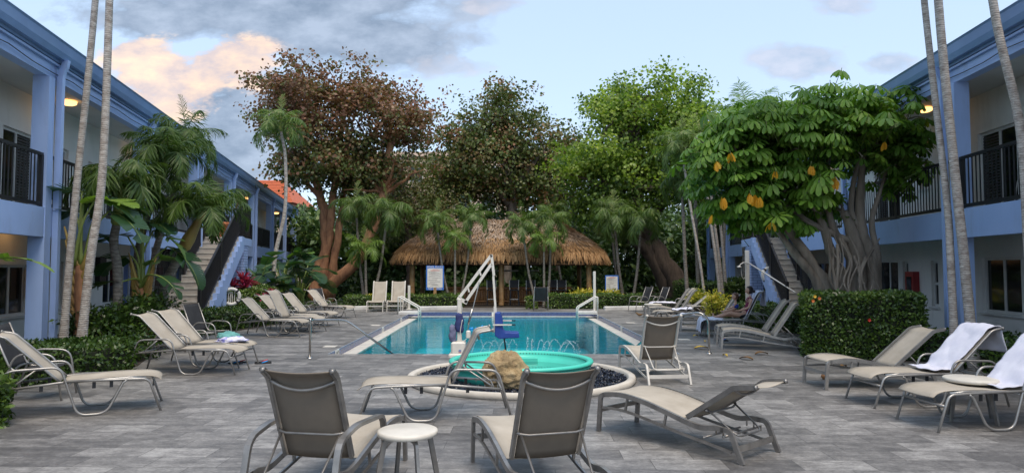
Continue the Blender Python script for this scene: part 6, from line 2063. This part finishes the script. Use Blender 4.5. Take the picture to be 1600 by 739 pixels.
def banana_plant(label, base, leaves, seed, trunk=None, group='broad leaved plants in the beds', cat='plant'):
    """leaves: (tip point of petiole, azimuth, elevation, length, width, v)"""
    rng = np.random.default_rng(seed); root = empty('bird_of_paradise_plant', base, 0, label, cat, group); o = Vector(base)
    lb = LB(seed); mb = MB(); mt = MB()
    tb = Vector(trunk[0]) if trunk else o
    for (q, az, el, L_, W_, v_) in leaves:
        q = Vector(q); a = tb + V(rng.normal(0, .04), rng.normal(0, .04), 0)
        m_ = a.lerp(q, .5); m_.z += .12; m_.x = a.x + (q.x - a.x) * .33; m_.y = a.y + (q.y - a.y) * .33
        mb.tube(catmull([a, m_, q], 5), [.035 - .0019 * i for i in range(11)], 6)
        pts = paddle(lb, q, az, el, L_, W_ * 1.7, v_, rng)
        mb.tube(pts, [.014 * (1 - .055 * i) for i in range(len(pts))], 5)
    mb.build('stalk', SHAFT, root, origin=o)
    if trunk:
        mt.tube(catmull([o, o.lerp(tb, .5) + V(.05, 0, 0), tb], 5), [.10, .10, .11, .12, .12, .12, .13, .13, .12, .11, .09], 10)
        ms2 = MB()
        for k_ in range(11):      # old leaf bases standing in two ranks
            s_ = 1 if k_ % 2 else -1; a_ = o.lerp(tb, .45 + .055 * k_)
            ms2.tube(catmull([a_, a_ + V(s_ * .10, -.05, .12), a_ + V(s_ * (.17 + .012 * k_), -.05, .42 + .03 * k_)], 4), [.075, .07, .06, .055, .05, .04, .032, .024, .012], 8)
        ms2.build('leaf_sheaths', SHAFT_O, root, origin=o)
        mt.build('trunk', BARK_O if len(trunk) > 1 and trunk[1] else PALM_G, root, origin=o)
    lb.build('leaves', 'strip', L_BAN, root, origin=o, smooth=False)
    return root
YB = 12.6; ab = lambda px, py, dy=0: A(px, py, YB + dy)
bb = V(ab(125, 480).x, YB, 0)
banana_plant('tall bird of paradise with a brown scaly stem between the two pale palm trunks', bb,
             [(ab(128, 300), PI, .25, .85, .38, .25), (ab(130, 318), .05, .35, .95, .42, .97), (ab(150, 310), .0, -.1, .9, .38, .3), (ab(118, 330), 2.6, .2, .6, .3, .3), (ab(170, 330), -.3, -.2, 1.0, .36, .4), (ab(160, 318, .3), .5, .2, .8, .4, .35)], 51, trunk=(ab(126, 415), True))
bb = V(ab(222, 500, 1.5).x, YB + 1.5, 0)
banana_plant('bird of paradise with large torn leaves in front of the left stairs', bb,
             [(ab(215, 300, 1.5), .3, -.2, 1.2, .42, .35), (ab(212, 345, 1.5), -.2, .1, .9, .42, .2), (ab(240, 360, 1.5), 0, -.3, .9, .45, .85), (ab(262, 385, 1.5), .1, -.5, 1.1, .48, .3), (ab(200, 370, 1.5), 2.8, .3, .8, .4, .25),
              (ab(205, 400, 1.5), 3.0, -.1, .8, .4, .3), (ab(225, 330, 1.5), 1.3, .6, 1.0, .4, .6), (ab(228, 415, 1.5), .0, .5, .8, .4, .75), (ab(245, 430, 1.0), -.2, -.3, .7, .3, .35), (ab(190, 440, 1), 3.3, .1, .7, .35, .2)], 52, trunk=(ab(224, 450, 1.5), True))
for i, (px_, Y_, lb_, sc) in enumerate(((405, 24.5, 'clump of broad grey green leaves beside the brick pillar of the left stairs', 1.0), (440, 25.5, 'clump of broad leaves at the foot of the slim tall palm', 1.1), (470, 27, 'broad leaved plant left of the orange trunks', 1.1))):
    o_ = V(A(px_, 470, Y_).x, Y_, 0); rg = np.random.default_rng(60 + i); lv = []
    for k_ in range(12):
        az = rg.uniform(0, 6.28); r_ = rg.uniform(.15, .55)
        lv.append((o_ + V(math.cos(az) * r_, math.sin(az) * r_, rg.uniform(.7, 1.9) * sc), az, rg.uniform(-.2, .9), rg.uniform(.8, 1.15) * sc, rg.uniform(.38, .5), float(np.clip(rg.normal(.35, .2), 0, .9))))
    banana_plant(lb_, o_, lv, 70 + i)
# leaf entering at the left edge
o_ = V(A(-30, 480, 10).x, 10, 0)
banana_plant('single drooping broad leaf entering at the left edge of the picture', o_, [(A(-8, 405, 10), .1, .2, .85, .16, .9), (A(-60, 420, 10), 2, .5, .9, .4, .4)], 80)


# ================================================================== hedges and shrubs
def hedge(label, a, b, depth, h, leaf=L_HEDGE, L=.075, dens=900, v0=.5, vs=.2, seed=1, name='hedge', cat='hedge', group=None, rough=.05, back=1, flowers=None, templ='diamond'):
    """a clipped hedge: front edge from a to b, depth to the left of a->b when back=1"""
    a, b = Vector(a), Vector(b); a.z = b.z = 0; Lh = (b - a).length; d = (b - a) / Lh; nrm = V(-d.y, d.x, 0) * back
    o = (a + b) / 2; rng = np.random.default_rng(seed)
    root = empty(name, o, 0, label, cat, group)
    nx_, nz_ = max(3, int(Lh / .25)), max(3, int(h / .2))
    def surf(u, v):   # u along 0..1, v round the section 0..1 (front up, top, back down)
        s = v * (2 * h + depth)
        if s < h: y, z = 0, s
        elif s < h + depth: y, z = s - h, h
        else: y, z = depth, h - (s - h - depth)
        p = a + d * (u * Lh) + nrm * y + V(0, 0, z)
        bmp = mnoise.noise(p * 1.1 + V(seed, 0, 0)) * rough * 2.0 + mnoise.noise(p * 3.1) * rough
        outv = (p - (a + d * (u * Lh) + nrm * depth / 2 + V(0, 0, h * .45))).normalized()
        # rounded ends and shoulders
        k_ = 1 - .10 * max(0, abs(u - .5) * 2 - .85) / .15
        return p + outv * bmp, outv
    mb = MB(); q0 = a + d * .09 + nrm * .09; q1 = b - d * .09 + nrm * .09; q2 = b - d * .09 + nrm * (depth - .09); q3 = a + d * .09 + nrm * (depth - .09)
    zt = V(0, 0, max(.05, h - .10))
    mb.hexa([q0, q1, q2, q3, q0 + zt, q1 + zt, q2 + zt, q3 + zt]); mb.build('twig_fill', CORE, root, origin=o)  # plain dark box added inside the leaves, unseen, so that no light comes through
    lb = LB(seed); n_ = int(dens * Lh * (2 * h + depth))
    P, N = [], []
    for i in range(n_):
        u, v = rng.random(), rng.random() ** 1.15
        p, out = surf(u, v); p = p - out * float(rng.random() ** 1.5) * .12
        P.append(tuple(p)); N.append(tuple(out))
    for e, sg_ in ((a, -1), (b, 1)):
        k_ = int(dens * depth * h)
        for i in range(k_):
            p = e + nrm * (rng.random() * depth) + V(0, 0, rng.random() * h) + d * sg_ * (rng.normal(0, .03) + .04 * mnoise.noise(V(i * .3, seed, 0))); P.append(tuple(p)); N.append(tuple(d * sg_))
    P, N = np.array(P), np.array(N); n_ = len(P)
    D = unit(rng.normal(size=(n_, 3)) + N * .5 + np.array([0, 0, .35])); N2 = N * .9 + rng.normal(0, .65, (n_, 3)) + np.array([0, 0, .35])
    Ls = L * rng.uniform(.6, 1.35, n_)
    patch = np.array([mnoise.noise(Vector(p) * 2.0 + V(0, seed, 3)) for p in P])
    v = np.clip(rng.normal(v0, vs, n_) + patch * .35, 0, 1)
    lb.add(P, D, N2, Ls, Ls * .55, v); lb.build('foliage', templ, leaf, root, origin=o)
    if flowers:
        for (fx, fy, col) in flowers:
            dd = ray(fx, fy); t_ = ((a.y + b.y) / 2 - .06) / dd.y; c = V(dd.x * t_, dd.y * t_, H + dd.z * t_); f_ = LB(int(fx)); k_ = 9
            aa_ = np.arange(k_) * 2 * PI / k_
            f_.add(np.tile(tuple(c), (k_, 1)), np.stack([np.cos(aa_), np.full(k_, -.5), np.sin(aa_)], 1), np.tile([0, -1., 0], (k_, 1)), .034, .03, .5)
            f_.build('flower', 'round', MATS[col], root, origin=o)
    return root
simple('petal_red', (.62, .03, .02), rough=.5); simple('petal_yellow', (.70, .42, .03), rough=.5); simple('petal_orange', (.62, .16, .03), rough=.5)
hedge('big square clipped hedge with a red flower in front of the umbrella tree', V(5.52, 12.9, 0), V(7.32, 12.18, 0), 1.5, 1.16, dens=1500, L=.065, v0=.52, seed=1,
      flowers=[(1358, 500, 'petal_red'), (1273, 463, 'petal_yellow'), (1280, 466, 'petal_orange'), (1270, 470, 'petal_orange')])
hedge('low loose hedge along the right wing behind the towelled chaises', V(7.0, 13.2, 0), V(7.75, 10.2, 0), .55, .52, dens=1000, v0=.42, seed=2, rough=.08)
hedge('low clipped dark hedge in front of the two pale palms at the left', G(14, 607), G(208, 588), 1.5, .50, dens=1300, v0=.33, seed=3, L=.065)
hedge('hedge corner cut off by the left edge of the picture', G(-180, 690), G(6, 668), 1.2, .50, dens=900, v0=.55, seed=4)
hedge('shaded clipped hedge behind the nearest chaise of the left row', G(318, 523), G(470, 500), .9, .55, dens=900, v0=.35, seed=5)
hedge('yellow green clipped hedge near the lifebuoy at the left stairs', G(365, 502), G(450, 492), 1.0, .95, dens=800, v0=.75, seed=6, rough=.12)
hedge('short low hedge left of the cream facing chaises', G(538, 483), G(575, 483), .8, .52, dens=600, v0=.6, seed=7)
hedge('low hedge between the left facing chaises and the bar', G(598, 482), G(722, 481), .8, .55, dens=700, v0=.62, seed=8)
hedge('clipped hedge in front of the right part of the hut', G(858, 483), G(1010, 482), .8, .58, dens=700, v0=.60, seed=9)
hedge('tall clipped hedge behind the far right row of chaises', G(1052, 478), G(1140, 484), 1.4, 1.05, dens=700, v0=.6, seed=10, rough=.1)
hedge('clipped hedge left of the outdoor shower', G(1135, 481), G(1168, 484), 1.4, 1.25, dens=700, v0=.62, seed=11, rough=.1)
hedge('low hedge behind the seated woman and under the brick pillar', G(1132, 505), G(1246, 522), 1.0, .62, dens=900, v0=.40, seed=12, rough=.07)
hedge('short green clump beside the black chair in front of the bar', G(824, 483), G(838, 483), .4, .5, dens=700, v0=.8, seed=13)
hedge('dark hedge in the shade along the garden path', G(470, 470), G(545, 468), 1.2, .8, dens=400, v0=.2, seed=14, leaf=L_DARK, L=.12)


def shrub(label, ells, n_cl, per, cr, L, W, leaf, v0, seed, templ='diamond', name='shrub', cat='shrub', group=None, base=None, vs=.2):
    e0_ = ells[0]; o = V(e0_[0], e0_[1], 0)
    root = empty(name, o, 0, label, cat, group)
    rng = np.random.default_rng(seed); C = crown_points(rng, ells, n_cl, .45, -.9); C[:, 2] = np.maximum(C[:, 2], .06)
    lb = LB(seed); clump_leaves(lb, C, per, cr, L, W, v0, vs, .1, up=.6); lb.build('foliage', templ, leaf, root, origin=o)
    mb = MB()
    for q in rng.choice(len(C), min(24, len(C)), replace=False):
        c = V(*C[q]); limb(mb, o + V(rng.normal(0, .08), rng.normal(0, .08), 0), c, .018, .006, seed=int(q), seg=5)
    mb.build('stem', BARK_D, root, origin=o)
    return root
shrub('dark glossy shrub between the two pale palm trunks at the left', [E(160, 515, 35, 32, 12.8), E(130, 500, 22, 22, 12.8)], 130, 16, .09, .10, .05, L_HEDGE, .25, 90, group='shrubs in the left bed')
shrub('dark leafy shrub right of the pale palm trunks', [E(195, 510, 32, 40, 13.2), E(220, 480, 22, 22, 13.6)], 150, 16, .09, .11, .05, L_HEDGE, .33, 91, group='shrubs in the left bed')
shrub('shrub in shade behind the chaise with the towels', [E(245, 500, 35, 38, 14.5), E(205, 545, 40, 20, 12.4)], 150, 16, .10, .11, .05, L_HEDGE, .25, 92, group='shrubs in the left bed')
shrub('yellow leaved croton beside the chaise row at the right', [E(1118, 475, 16, 20, 19.5)], 70, 18, .07, .10, .05, L_YEL, .72, 93)
shrub('smaller yellow green croton farther left behind the right row', [E(1090, 466, 10, 16, 23)], 40, 16, .08, .12, .05, L_YEL, .6, 94)
shrub('band of yellow leaved crotons behind the clipped hedge by the hut', [E(915, 462, 26, 8, 29.6, .5), E(955, 463, 22, 8, 29.6, .5)], 130, 16, .10, .14, .06, L_YEL, .7, 95)
shrub('small yellow flecked plant at the foot of the triple palm', [E(578, 466, 8, 6, 29)], 20, 14, .07, .10, .05, L_YEL, .6, 96)
def spiky(label, px_, py_, Y_, sc, seed):
    o = V(A(px_, py_, Y_).x, Y_, 0); root = empty('red_cordyline', o, 0, label, 'plant', 'crimson cordylines in the left bed'); rng = np.random.default_rng(seed); lb = LB(seed); mb = MB()
    zc = A(px_, py_, Y_).z
    for s in range(4):
        c = V(o.x + rng.normal(0, .22) * sc, o.y + rng.normal(0, .15), zc + rng.normal(0, .12) * sc); k_ = 34
        mb.tube([o, c], .02, 6)
        a_ = rng.random(k_) * 6.28; e_ = rng.uniform(-.2, 1.3, k_)
        D = np.stack([np.cos(a_) * np.cos(e_), np.sin(a_) * np.cos(e_), np.sin(e_)], 1)
        lb.add(np.tile(tuple(c), (k_, 1)), D, D * 0 + [0, 0, 1] + rng.normal(0, .3, (k_, 3)), rng.uniform(.3, .5, k_) * sc, .06 * sc, rng.random(k_))
    lb.build('foliage', 'blade', L_CORD, root, origin=o); mb.build('stem', BARK_D, root, origin=o)
spiky('crimson cordyline in front of the brick pillar of the left stairs', 378, 448, 22.6, 1.15, 1)
spiky('small crimson cordyline peeping over the yellow green hedge', 421, 462, 22.6, .7, 2)

# ---- the dark mass of greenery that closes the garden
rng = np.random.default_rng(99)
lb = LB(99); ells = []
for i in range(46):
    px_ = 470 + i * 15 + rng.normal(0, 6); Y_ = rng.uniform(43, 54)
    ells.append(E(px_, rng.uniform(345, 400), rng.uniform(30, 48), rng.uniform(40, 62), Y_, 2.5))
for px_, py_ in ((495, 390), (490, 360), (1100, 330), (1120, 300), (1085, 370), (560, 300), (700, 330), (900, 330)): ells.append(E(px_, py_, 36, 46, 58 if px_ < 600 and px_ > 470 else 66, 3))
for i in range(40):
    ells.append(E(470 + i * 20, rng.uniform(405, 440), 34, 34, rng.uniform(50, 60), 2.0))
for i in range(16):
    ells.append(E(560 + i * 26, rng.uniform(440, 458), 30, 20, rng.uniform(41, 46), 1.6))
C = crown_points(rng, ells, 5200, .5, -1)
C[:, 2] = np.maximum(C[:, 2], .3)
clump_leaves(lb, C, 14, .45, .42, .24, .42, .25, .12, up=.6)
o = lb.build('background_woodland', 'diamond', L_DARK, None); tag(o, kind='stuff')
# ground cover on the beds in shade
lb = LB(100); k_ = 9000
P = np.stack([rng.uniform(-15, 14, k_), rng.uniform(29.6, 44, k_), rng.uniform(0.01, .16, k_)], 1)
P = P[~((P[:, 0] > HX0 + .5) & (P[:, 0] < HX1 - .5) & (P[:, 1] < TY1))]
P2 = np.stack([rng.uniform(-11, -6.6, 5000), rng.uniform(9.5, 24, 5000), rng.uniform(.01, .16, 5000)], 1)
P2 = P2[(P2[:, 0] < -7.4 - (P2[:, 1] - 10) * .0) & (P2[:, 0] > -7.9 - .192 * P2[:, 1])]
P = np.concatenate([P, P2]); k_ = len(P)
N = rng.normal(size=(k_, 3)) * .6; N[:, 2] += 1
lb.add(P, rng.normal(size=(k_, 3)) * [1, 1, .4], N, rng.uniform(.12, .24, k_), .09, np.clip(rng.normal(.35, .2, k_), 0, 1))
o = lb.build('ground_cover', 'diamond', L_DARK, None); tag(o, kind='stuff')

# ================================================================== people
simple('skin', (.58, .34, .24), (.52, .30, .21), scale=9, rough=.5)
simple('skin_child', (.58, .35, .25), (.54, .31, .22), scale=9, rough=.5)
simple('hair_dark', (.012, .008, .007), (.022, .015, .012), scale=30, rough=.45)
simple('hair_brown', (.13, .065, .035), (.09, .045, .025), scale=30, rough=.55)
simple('maroon', (.22, .018, .07), (.18, .015, .055), scale=9, rough=.7)
simple('black_cloth', (.012, .012, .016), (.018, .018, .022), scale=9, rough=.8)
simple('vest_blue', (.015, .06, .46), (.012, .05, .38), scale=9, rough=.6)


def skin_body(name, verts, edges, mat, parent, sub=2, rootv=0):
    """verts: (x,y,z,rx[,ry])"""
    me = bpy.data.meshes.new(name)
    me.from_pydata([v[:3] for v in verts], edges, [])
    o = link(name, me, parent)
    me.materials.append(mat)
    bm = bmesh.new(); bm.from_mesh(me)
    ly = bm.verts.layers.skin.verify()
    bm.verts.ensure_lookup_table()
    for v_, s in zip(bm.verts, verts):
        v_[ly].radius = (s[3], s[4] if len(s) > 4 else s[3])
        v_[ly].use_root = False
    bm.verts[rootv][ly].use_root = True
    bm.to_mesh(me); bm.free()
    sk = o.modifiers.new('skin', 'SKIN'); sk.use_smooth_shade = True; sk.branch_smoothing = .6
    sb = o.modifiers.new('sub', 'SUBSURF'); sb.levels = sub; sb.render_levels = sub
    dg = bpy.context.evaluated_depsgraph_get(); dg.update()
    me2 = bpy.data.meshes.new_from_object(o.evaluated_get(dg))
    for p_ in me2.polygons: p_.use_smooth = True
    o.modifiers.clear(); o.data = me2
    if not me2.materials: me2.materials.append(mat)
    return o


def add_head(mb_me, c, r, face, chin=1.18):
    """returns a head mesh (in place bmesh verts) joined later; face = facing direction"""
    pass


def head_mesh(c, r, face):
    f = Vector(face).normalized(); up = V(0, 0, 1); up = (up - f * up.dot(f)).normalized(); s = f.cross(up)
    bm = bmesh.new(); bmesh.ops.create_uvsphere(bm, u_segments=28, v_segments=20, radius=1)
    for v_ in bm.verts:
        x, y, z = v_.co        # x: side, y: front, z: up
        ny = y * 1.05; nx = x * .78; nzv = z * 1.16
        if z < -.1: nx *= 1 - .28 * min(1, (-z - .1)); ny *= 1 - .10 * min(1, -z)
        if y > .5:
            ny += .20 * math.exp(-((x) / .16) ** 2 - ((z + .12) / .22) ** 2)      # nose
            ny -= .07 * math.exp(-((abs(x) - .34) / .16) ** 2 - ((z - .08) / .13) ** 2)   # eye sockets
            ny += .06 * math.exp(-(x / .22) ** 2 - ((z + .50) / .07) ** 2)      # lips
            ny += .05 * math.exp(-(x / .2) ** 2 - ((z + .85) / .15) ** 2)        # chin
        if abs(x) > .8 and abs(z) < .25 and abs(y) < .25: nx *= 1.14      # ears
        v_.co = Vector(c) + (s * nx + f * ny + up * nzv) * r
    return bm


def person_part(bm, name, mat, parent):
    me = bpy.data.meshes.new(name); bm.to_mesh(me); bm.free(); me.materials.append(mat)
    for p_ in me.polygons: p_.use_smooth = True
    return link(name, me, parent)


def join_into(o, bm_add):
    bm = bmesh.new(); bm.from_mesh(o.data); me = bpy.data.meshes.new('t'); bm_add.to_mesh(me); bm_add.free(); bm.from_mesh(me); bm.to_mesh(o.data); bm.free()
    for p_ in o.data.polygons: p_.use_smooth = True


# woman half lying on the chaise, legs stretched out, looking towards the pool. local frame: x to the feet, z up, y across
cT = find('tubular chaise the woman with a child sits on')
wrz = cT.rotation_euler[2]
wo = on(cT, 0, 0, 0)
wo = on(cT, -.03, 0, .06)
W_ = empty('person', wo, wrz, 'woman in a maroon top sitting with legs stretched out, a toddler in her lap', 'person')
SZ = .43
v = [(.74, 0, SZ + .10, .125, .10),      # 0 pelvis
     (.66, 0, SZ + .26, .10, .088),      # 1 waist
     (.60, 0, SZ + .42, .118, .095),     # 2 chest
     (.575, 0, SZ + .53, .10, .07),      # 3 upper chest
     (.575, 0, SZ + .60, .045),          # 4 neck base
     (.585, 0, SZ + .68, .042),          # 5 neck
     (.57, .15, SZ + .52, .048), (.66, .21, SZ + .32, .036), (.88, .14, SZ + .24, .027), (.93, .12, SZ + .235, .024),     # 6-9 far arm (left)
     (.57, -.15, SZ + .52, .048), (.66, -.24, SZ + .30, .036), (.86, -.18, SZ + .20, .027), (.92, -.15, SZ + .20, .024),   # 10-13 near arm
     (.82, .10, SZ + .09, .085), (1.16, .11, SZ + .17, .060), (1.40, .10, SZ + .09, .048), (1.56, .09, SZ + .045, .032), (1.60, .085, SZ + .05, .030), (1.645, .085, SZ + .16, .020),   # 14-19 far leg
     (.82, -.10, SZ + .085, .088), (1.16, -.11, SZ + .10, .060), (1.38, -.10, SZ + .06, .050), (1.53, -.09, SZ + .035, .032), (1.57, -.085, SZ + .04, .030), (1.62, -.085, SZ + .15, .020)]   # 20-25 near leg
e = [(0, 1), (1, 2), (2, 3), (3, 4), (4, 5), (3, 6), (6, 7), (7, 8), (8, 9), (3, 10), (10, 11), (11, 12), (12, 13), (0, 14), (14, 15), (15, 16), (16, 17), (17, 18), (18, 19), (0, 20), (20, 21), (21, 22), (22, 23), (23, 24), (24, 25)]
body = skin_body('body', v, e, MATS['skin'], W_)
join_into(body, head_mesh((.60, 0, SZ + .80), .098, (.95, -.10, -.10)))
# hands: palm and five bent fingers each
def hand(c, d, nrm, s=1.0, side=1):
    """c wrist, d direction of the palm, nrm back of the hand; returns a bmesh of palm and fingers"""
    c, d, nrm = Vector(c), Vector(d).normalized(), Vector(nrm).normalized(); x = d.cross(nrm).normalized() * side
    mb = MB()
    mb.tube([c - d * .01, c + d * .03 * s, c + d * .07 * s, c + d * .085 * s], lambda i: (.022, .030, .034, .026)[i] * s, 10)
    for i, (o_, L_) in enumerate(((-.027, .060), (-.009, .070), (.009, .066), (.026, .052))):
        a = c + d * .075 * s + x * o_ * s
        mb.tube([a, a + d * L_ * .4 * s, a + d * L_ * .75 * s - nrm * .018 * s, a + d * L_ * .9 * s - nrm * .038 * s], lambda i: (.0085, .008, .0075, .006)[i] * s, 7)
    a = c + d * .03 * s - x * .026 * s
    mb.tube([a, a + (d * .5 - x * .8).normalized() * .035 * s, a + (d * .8 - x * .5).normalized() * .06 * s], lambda i: (.012, .0095, .007)[i] * s, 7)
    bm = bmesh.new(); vs = [bm.verts.new(p) for p in mb.v]
    for f in mb.f:
        try: bm.faces.new([vs[i] for i in f])
        except ValueError: pass
    return bm
join_into(body, hand((.93, .12, SZ + .235), (.8, -.45, -.15), (0, 0, 1), 1.0, 1))
join_into(body, hand((.92, -.15, SZ + .20), (.8, .5, -.05), (0, -.3, 1), 1.0, -1))
# swimsuit: slightly larger torso shell
top = skin_body('swim_top', [(.725, 0, SZ + .13, .135, .115), (.68, 0, SZ + .23, .110, .098), (.65, 0, SZ + .30, .108, .098), (.615, 0, SZ + .41, .126, .106), (.605, 0, SZ + .475, .105, .085)], [(0, 1), (1, 2), (2, 3), (3, 4)], MATS['maroon'], W_)
mb = MB()
for s in (-1, 1):
    mb.tube(catmull([V(.69, s * .085, SZ + .46), V(.655, s * .085, SZ + .555), V(.60, s * .078, SZ + .600), V(.53, s * .07, SZ + .555), V(.495, s * .05, SZ + .47)], 5), .013, 8)
mb.build('strap', MATS['maroon'], W_)
skin_body('shorts', [(.70, 0, SZ + .17, .125, .11), (.76, 0, SZ + .10, .138, .112), (.82, .10, SZ + .095, .098), (.95, .105, SZ + .12, .084), (.82, -.10, SZ + .09, .10), (.95, -.105, SZ + .095, .084)],
          [(0, 1), (1, 2), (2, 3), (1, 4), (4, 5)], MATS['black_cloth'], W_)
# hair with a low bun
bm = bmesh.new(); bmesh.ops.create_uvsphere(bm, u_segments=24, v_segments=16, radius=1)
hc = V(.588, 0, SZ + .815)
for v_ in list(bm.verts):
    p = v_.co
    if p.x > .30 - .25 * max(0, p.z - .3) * 0 and p.z < .45: v_.co = Vector((min(p.x, .30), p.y, p.z))
for v_ in bm.verts:
    p = v_.co; n_ = 1 + .04 * mnoise.noise(p * 6)
    v_.co = hc + V(p.x * .108 * n_, p.y * .090 * n_, p.z * .118 * n_)
hair = person_part(bm, 'hair', MATS['hair_dark'], W_)
bm = bmesh.new(); bmesh.ops.create_uvsphere(bm, u_segments=16, v_segments=12, radius=1)
for v_ in bm.verts: v_.co = V(.475, 0, SZ + .775) + V(v_.co.x * .050, v_.co.y * .052, v_.co.z * .046)
person_part(bm, 'hair_bun', MATS['hair_dark'], hair)
mb = MB()
for s in (-1, 1):
    mb.lathe([(0, .0035), (.006, .002), (.0075, -.002)], (.6925, s * .033 - .010, SZ + .812), 8)
mb.build('eye', MATS['ink'], W_)
MB().tube([(.697, -.034, SZ + .745), (.704, -.012, SZ + .743), (.700, .010, SZ + .745)], .0045, 6).build('mouth', MATS['logo_red'], W_)

W_.scale = (.86,) * 3
# toddler in the lap: facing the pool, blue vest
K_ = empty('person', wo, wrz, 'toddler with brown hair and a blue swim vest sitting in the woman\'s lap', 'person')
v = [(.97, .02, SZ + .235, .075, .065), (.965, .02, SZ + .33, .068, .058), (.965, .02, SZ + .40, .060, .045), (.97, .02, SZ + .455, .030), (.972, .02, SZ + .49, .03),
     (.98, .095, SZ + .39, .026), (1.05, .12, SZ + .30, .021), (1.13, .08, SZ + .27, .016), (.98, -.06, SZ + .39, .026), (1.04, -.09, SZ + .30, .021), (1.12, -.06, SZ + .27, .016),
     (1.05, .07, SZ + .22, .045), (1.20, .10, SZ + .20, .034), (1.32, .10, SZ + .18, .024), (1.36, .10, SZ + .20, .018),
     (1.04, -.07, SZ + .215, .045), (1.12, -.17, SZ + .20, .036), (1.20, -.20, SZ + .09, .025), (1.24, -.20, SZ + .065, .018)]
e = [(0, 1), (1, 2), (2, 3), (3, 4), (2, 5), (5, 6), (6, 7), (2, 8), (8, 9), (9, 10), (0, 11), (11, 12), (12, 13), (13, 14), (0, 15), (15, 16), (16, 17), (17, 18)]
K_.scale = (.95,) * 3; K_.location = on(cT, -.10, 0, .02)
kb = skin_body('body', v, e, MATS['skin_child'], K_)
join_into(kb, head_mesh((.985, .02, SZ + .565), .078, (.9, .45, -.25)))
join_into(kb, hand((1.13, .08, SZ + .27), (.9, -.3, -.2), (0, 0, 1), .55, 1))
join_into(kb, hand((1.12, -.06, SZ + .27), (.9, .3, -.2), (0, 0, 1), .55, -1))
skin_body('swim_vest', [(.97, .02, SZ + .255, .092, .085), (.965, .02, SZ + .33, .094, .086), (.965, .02, SZ + .395, .080, .066)], [(0, 1), (1, 2)], MATS['vest_blue'], K_)
mb = MB(); rn = random.Random(5)
for i in range(7):
    a = rn.uniform(3.6, 5.6); mb.box((.967 + .088 * math.cos(a), .02 + .088 * math.sin(a), SZ + rn.uniform(.28, .38)), (.02, .012, .012), rz=a)
mb.build('vest_pattern', MATS['off_white'], K_)
bm = bmesh.new(); bmesh.ops.create_uvsphere(bm, u_segments=24, v_segments=16, radius=1)
for v_ in bm.verts:
    p = v_.co
    f_ = p.x * .9 + p.y * .45
    if f_ > .35 and p.z < .35: p = p - V(.9, .45, 0) * (f_ - .35) * .9
    n_ = 1 + .07 * mnoise.noise(p * 7); v_.co = V(.972, .012, SZ + .585) + V(p.x * .086 * n_, p.y * .083 * n_, p.z * .088 * n_)
person_part(bm, 'hair', MATS['hair_brown'], K_)
# things beside the feet
q = on(cT, 1.62, .20, .46)
o = MB().lathe([(0, 0), (.035, 0), (.04, .09), (.036, .10), (0, .10)], (0, 0, 0), 14).build('cup', MATS['off_white']); o.location = q
tag(o, 'small pale cup standing by the woman\'s feet on the chaise', 'cup')
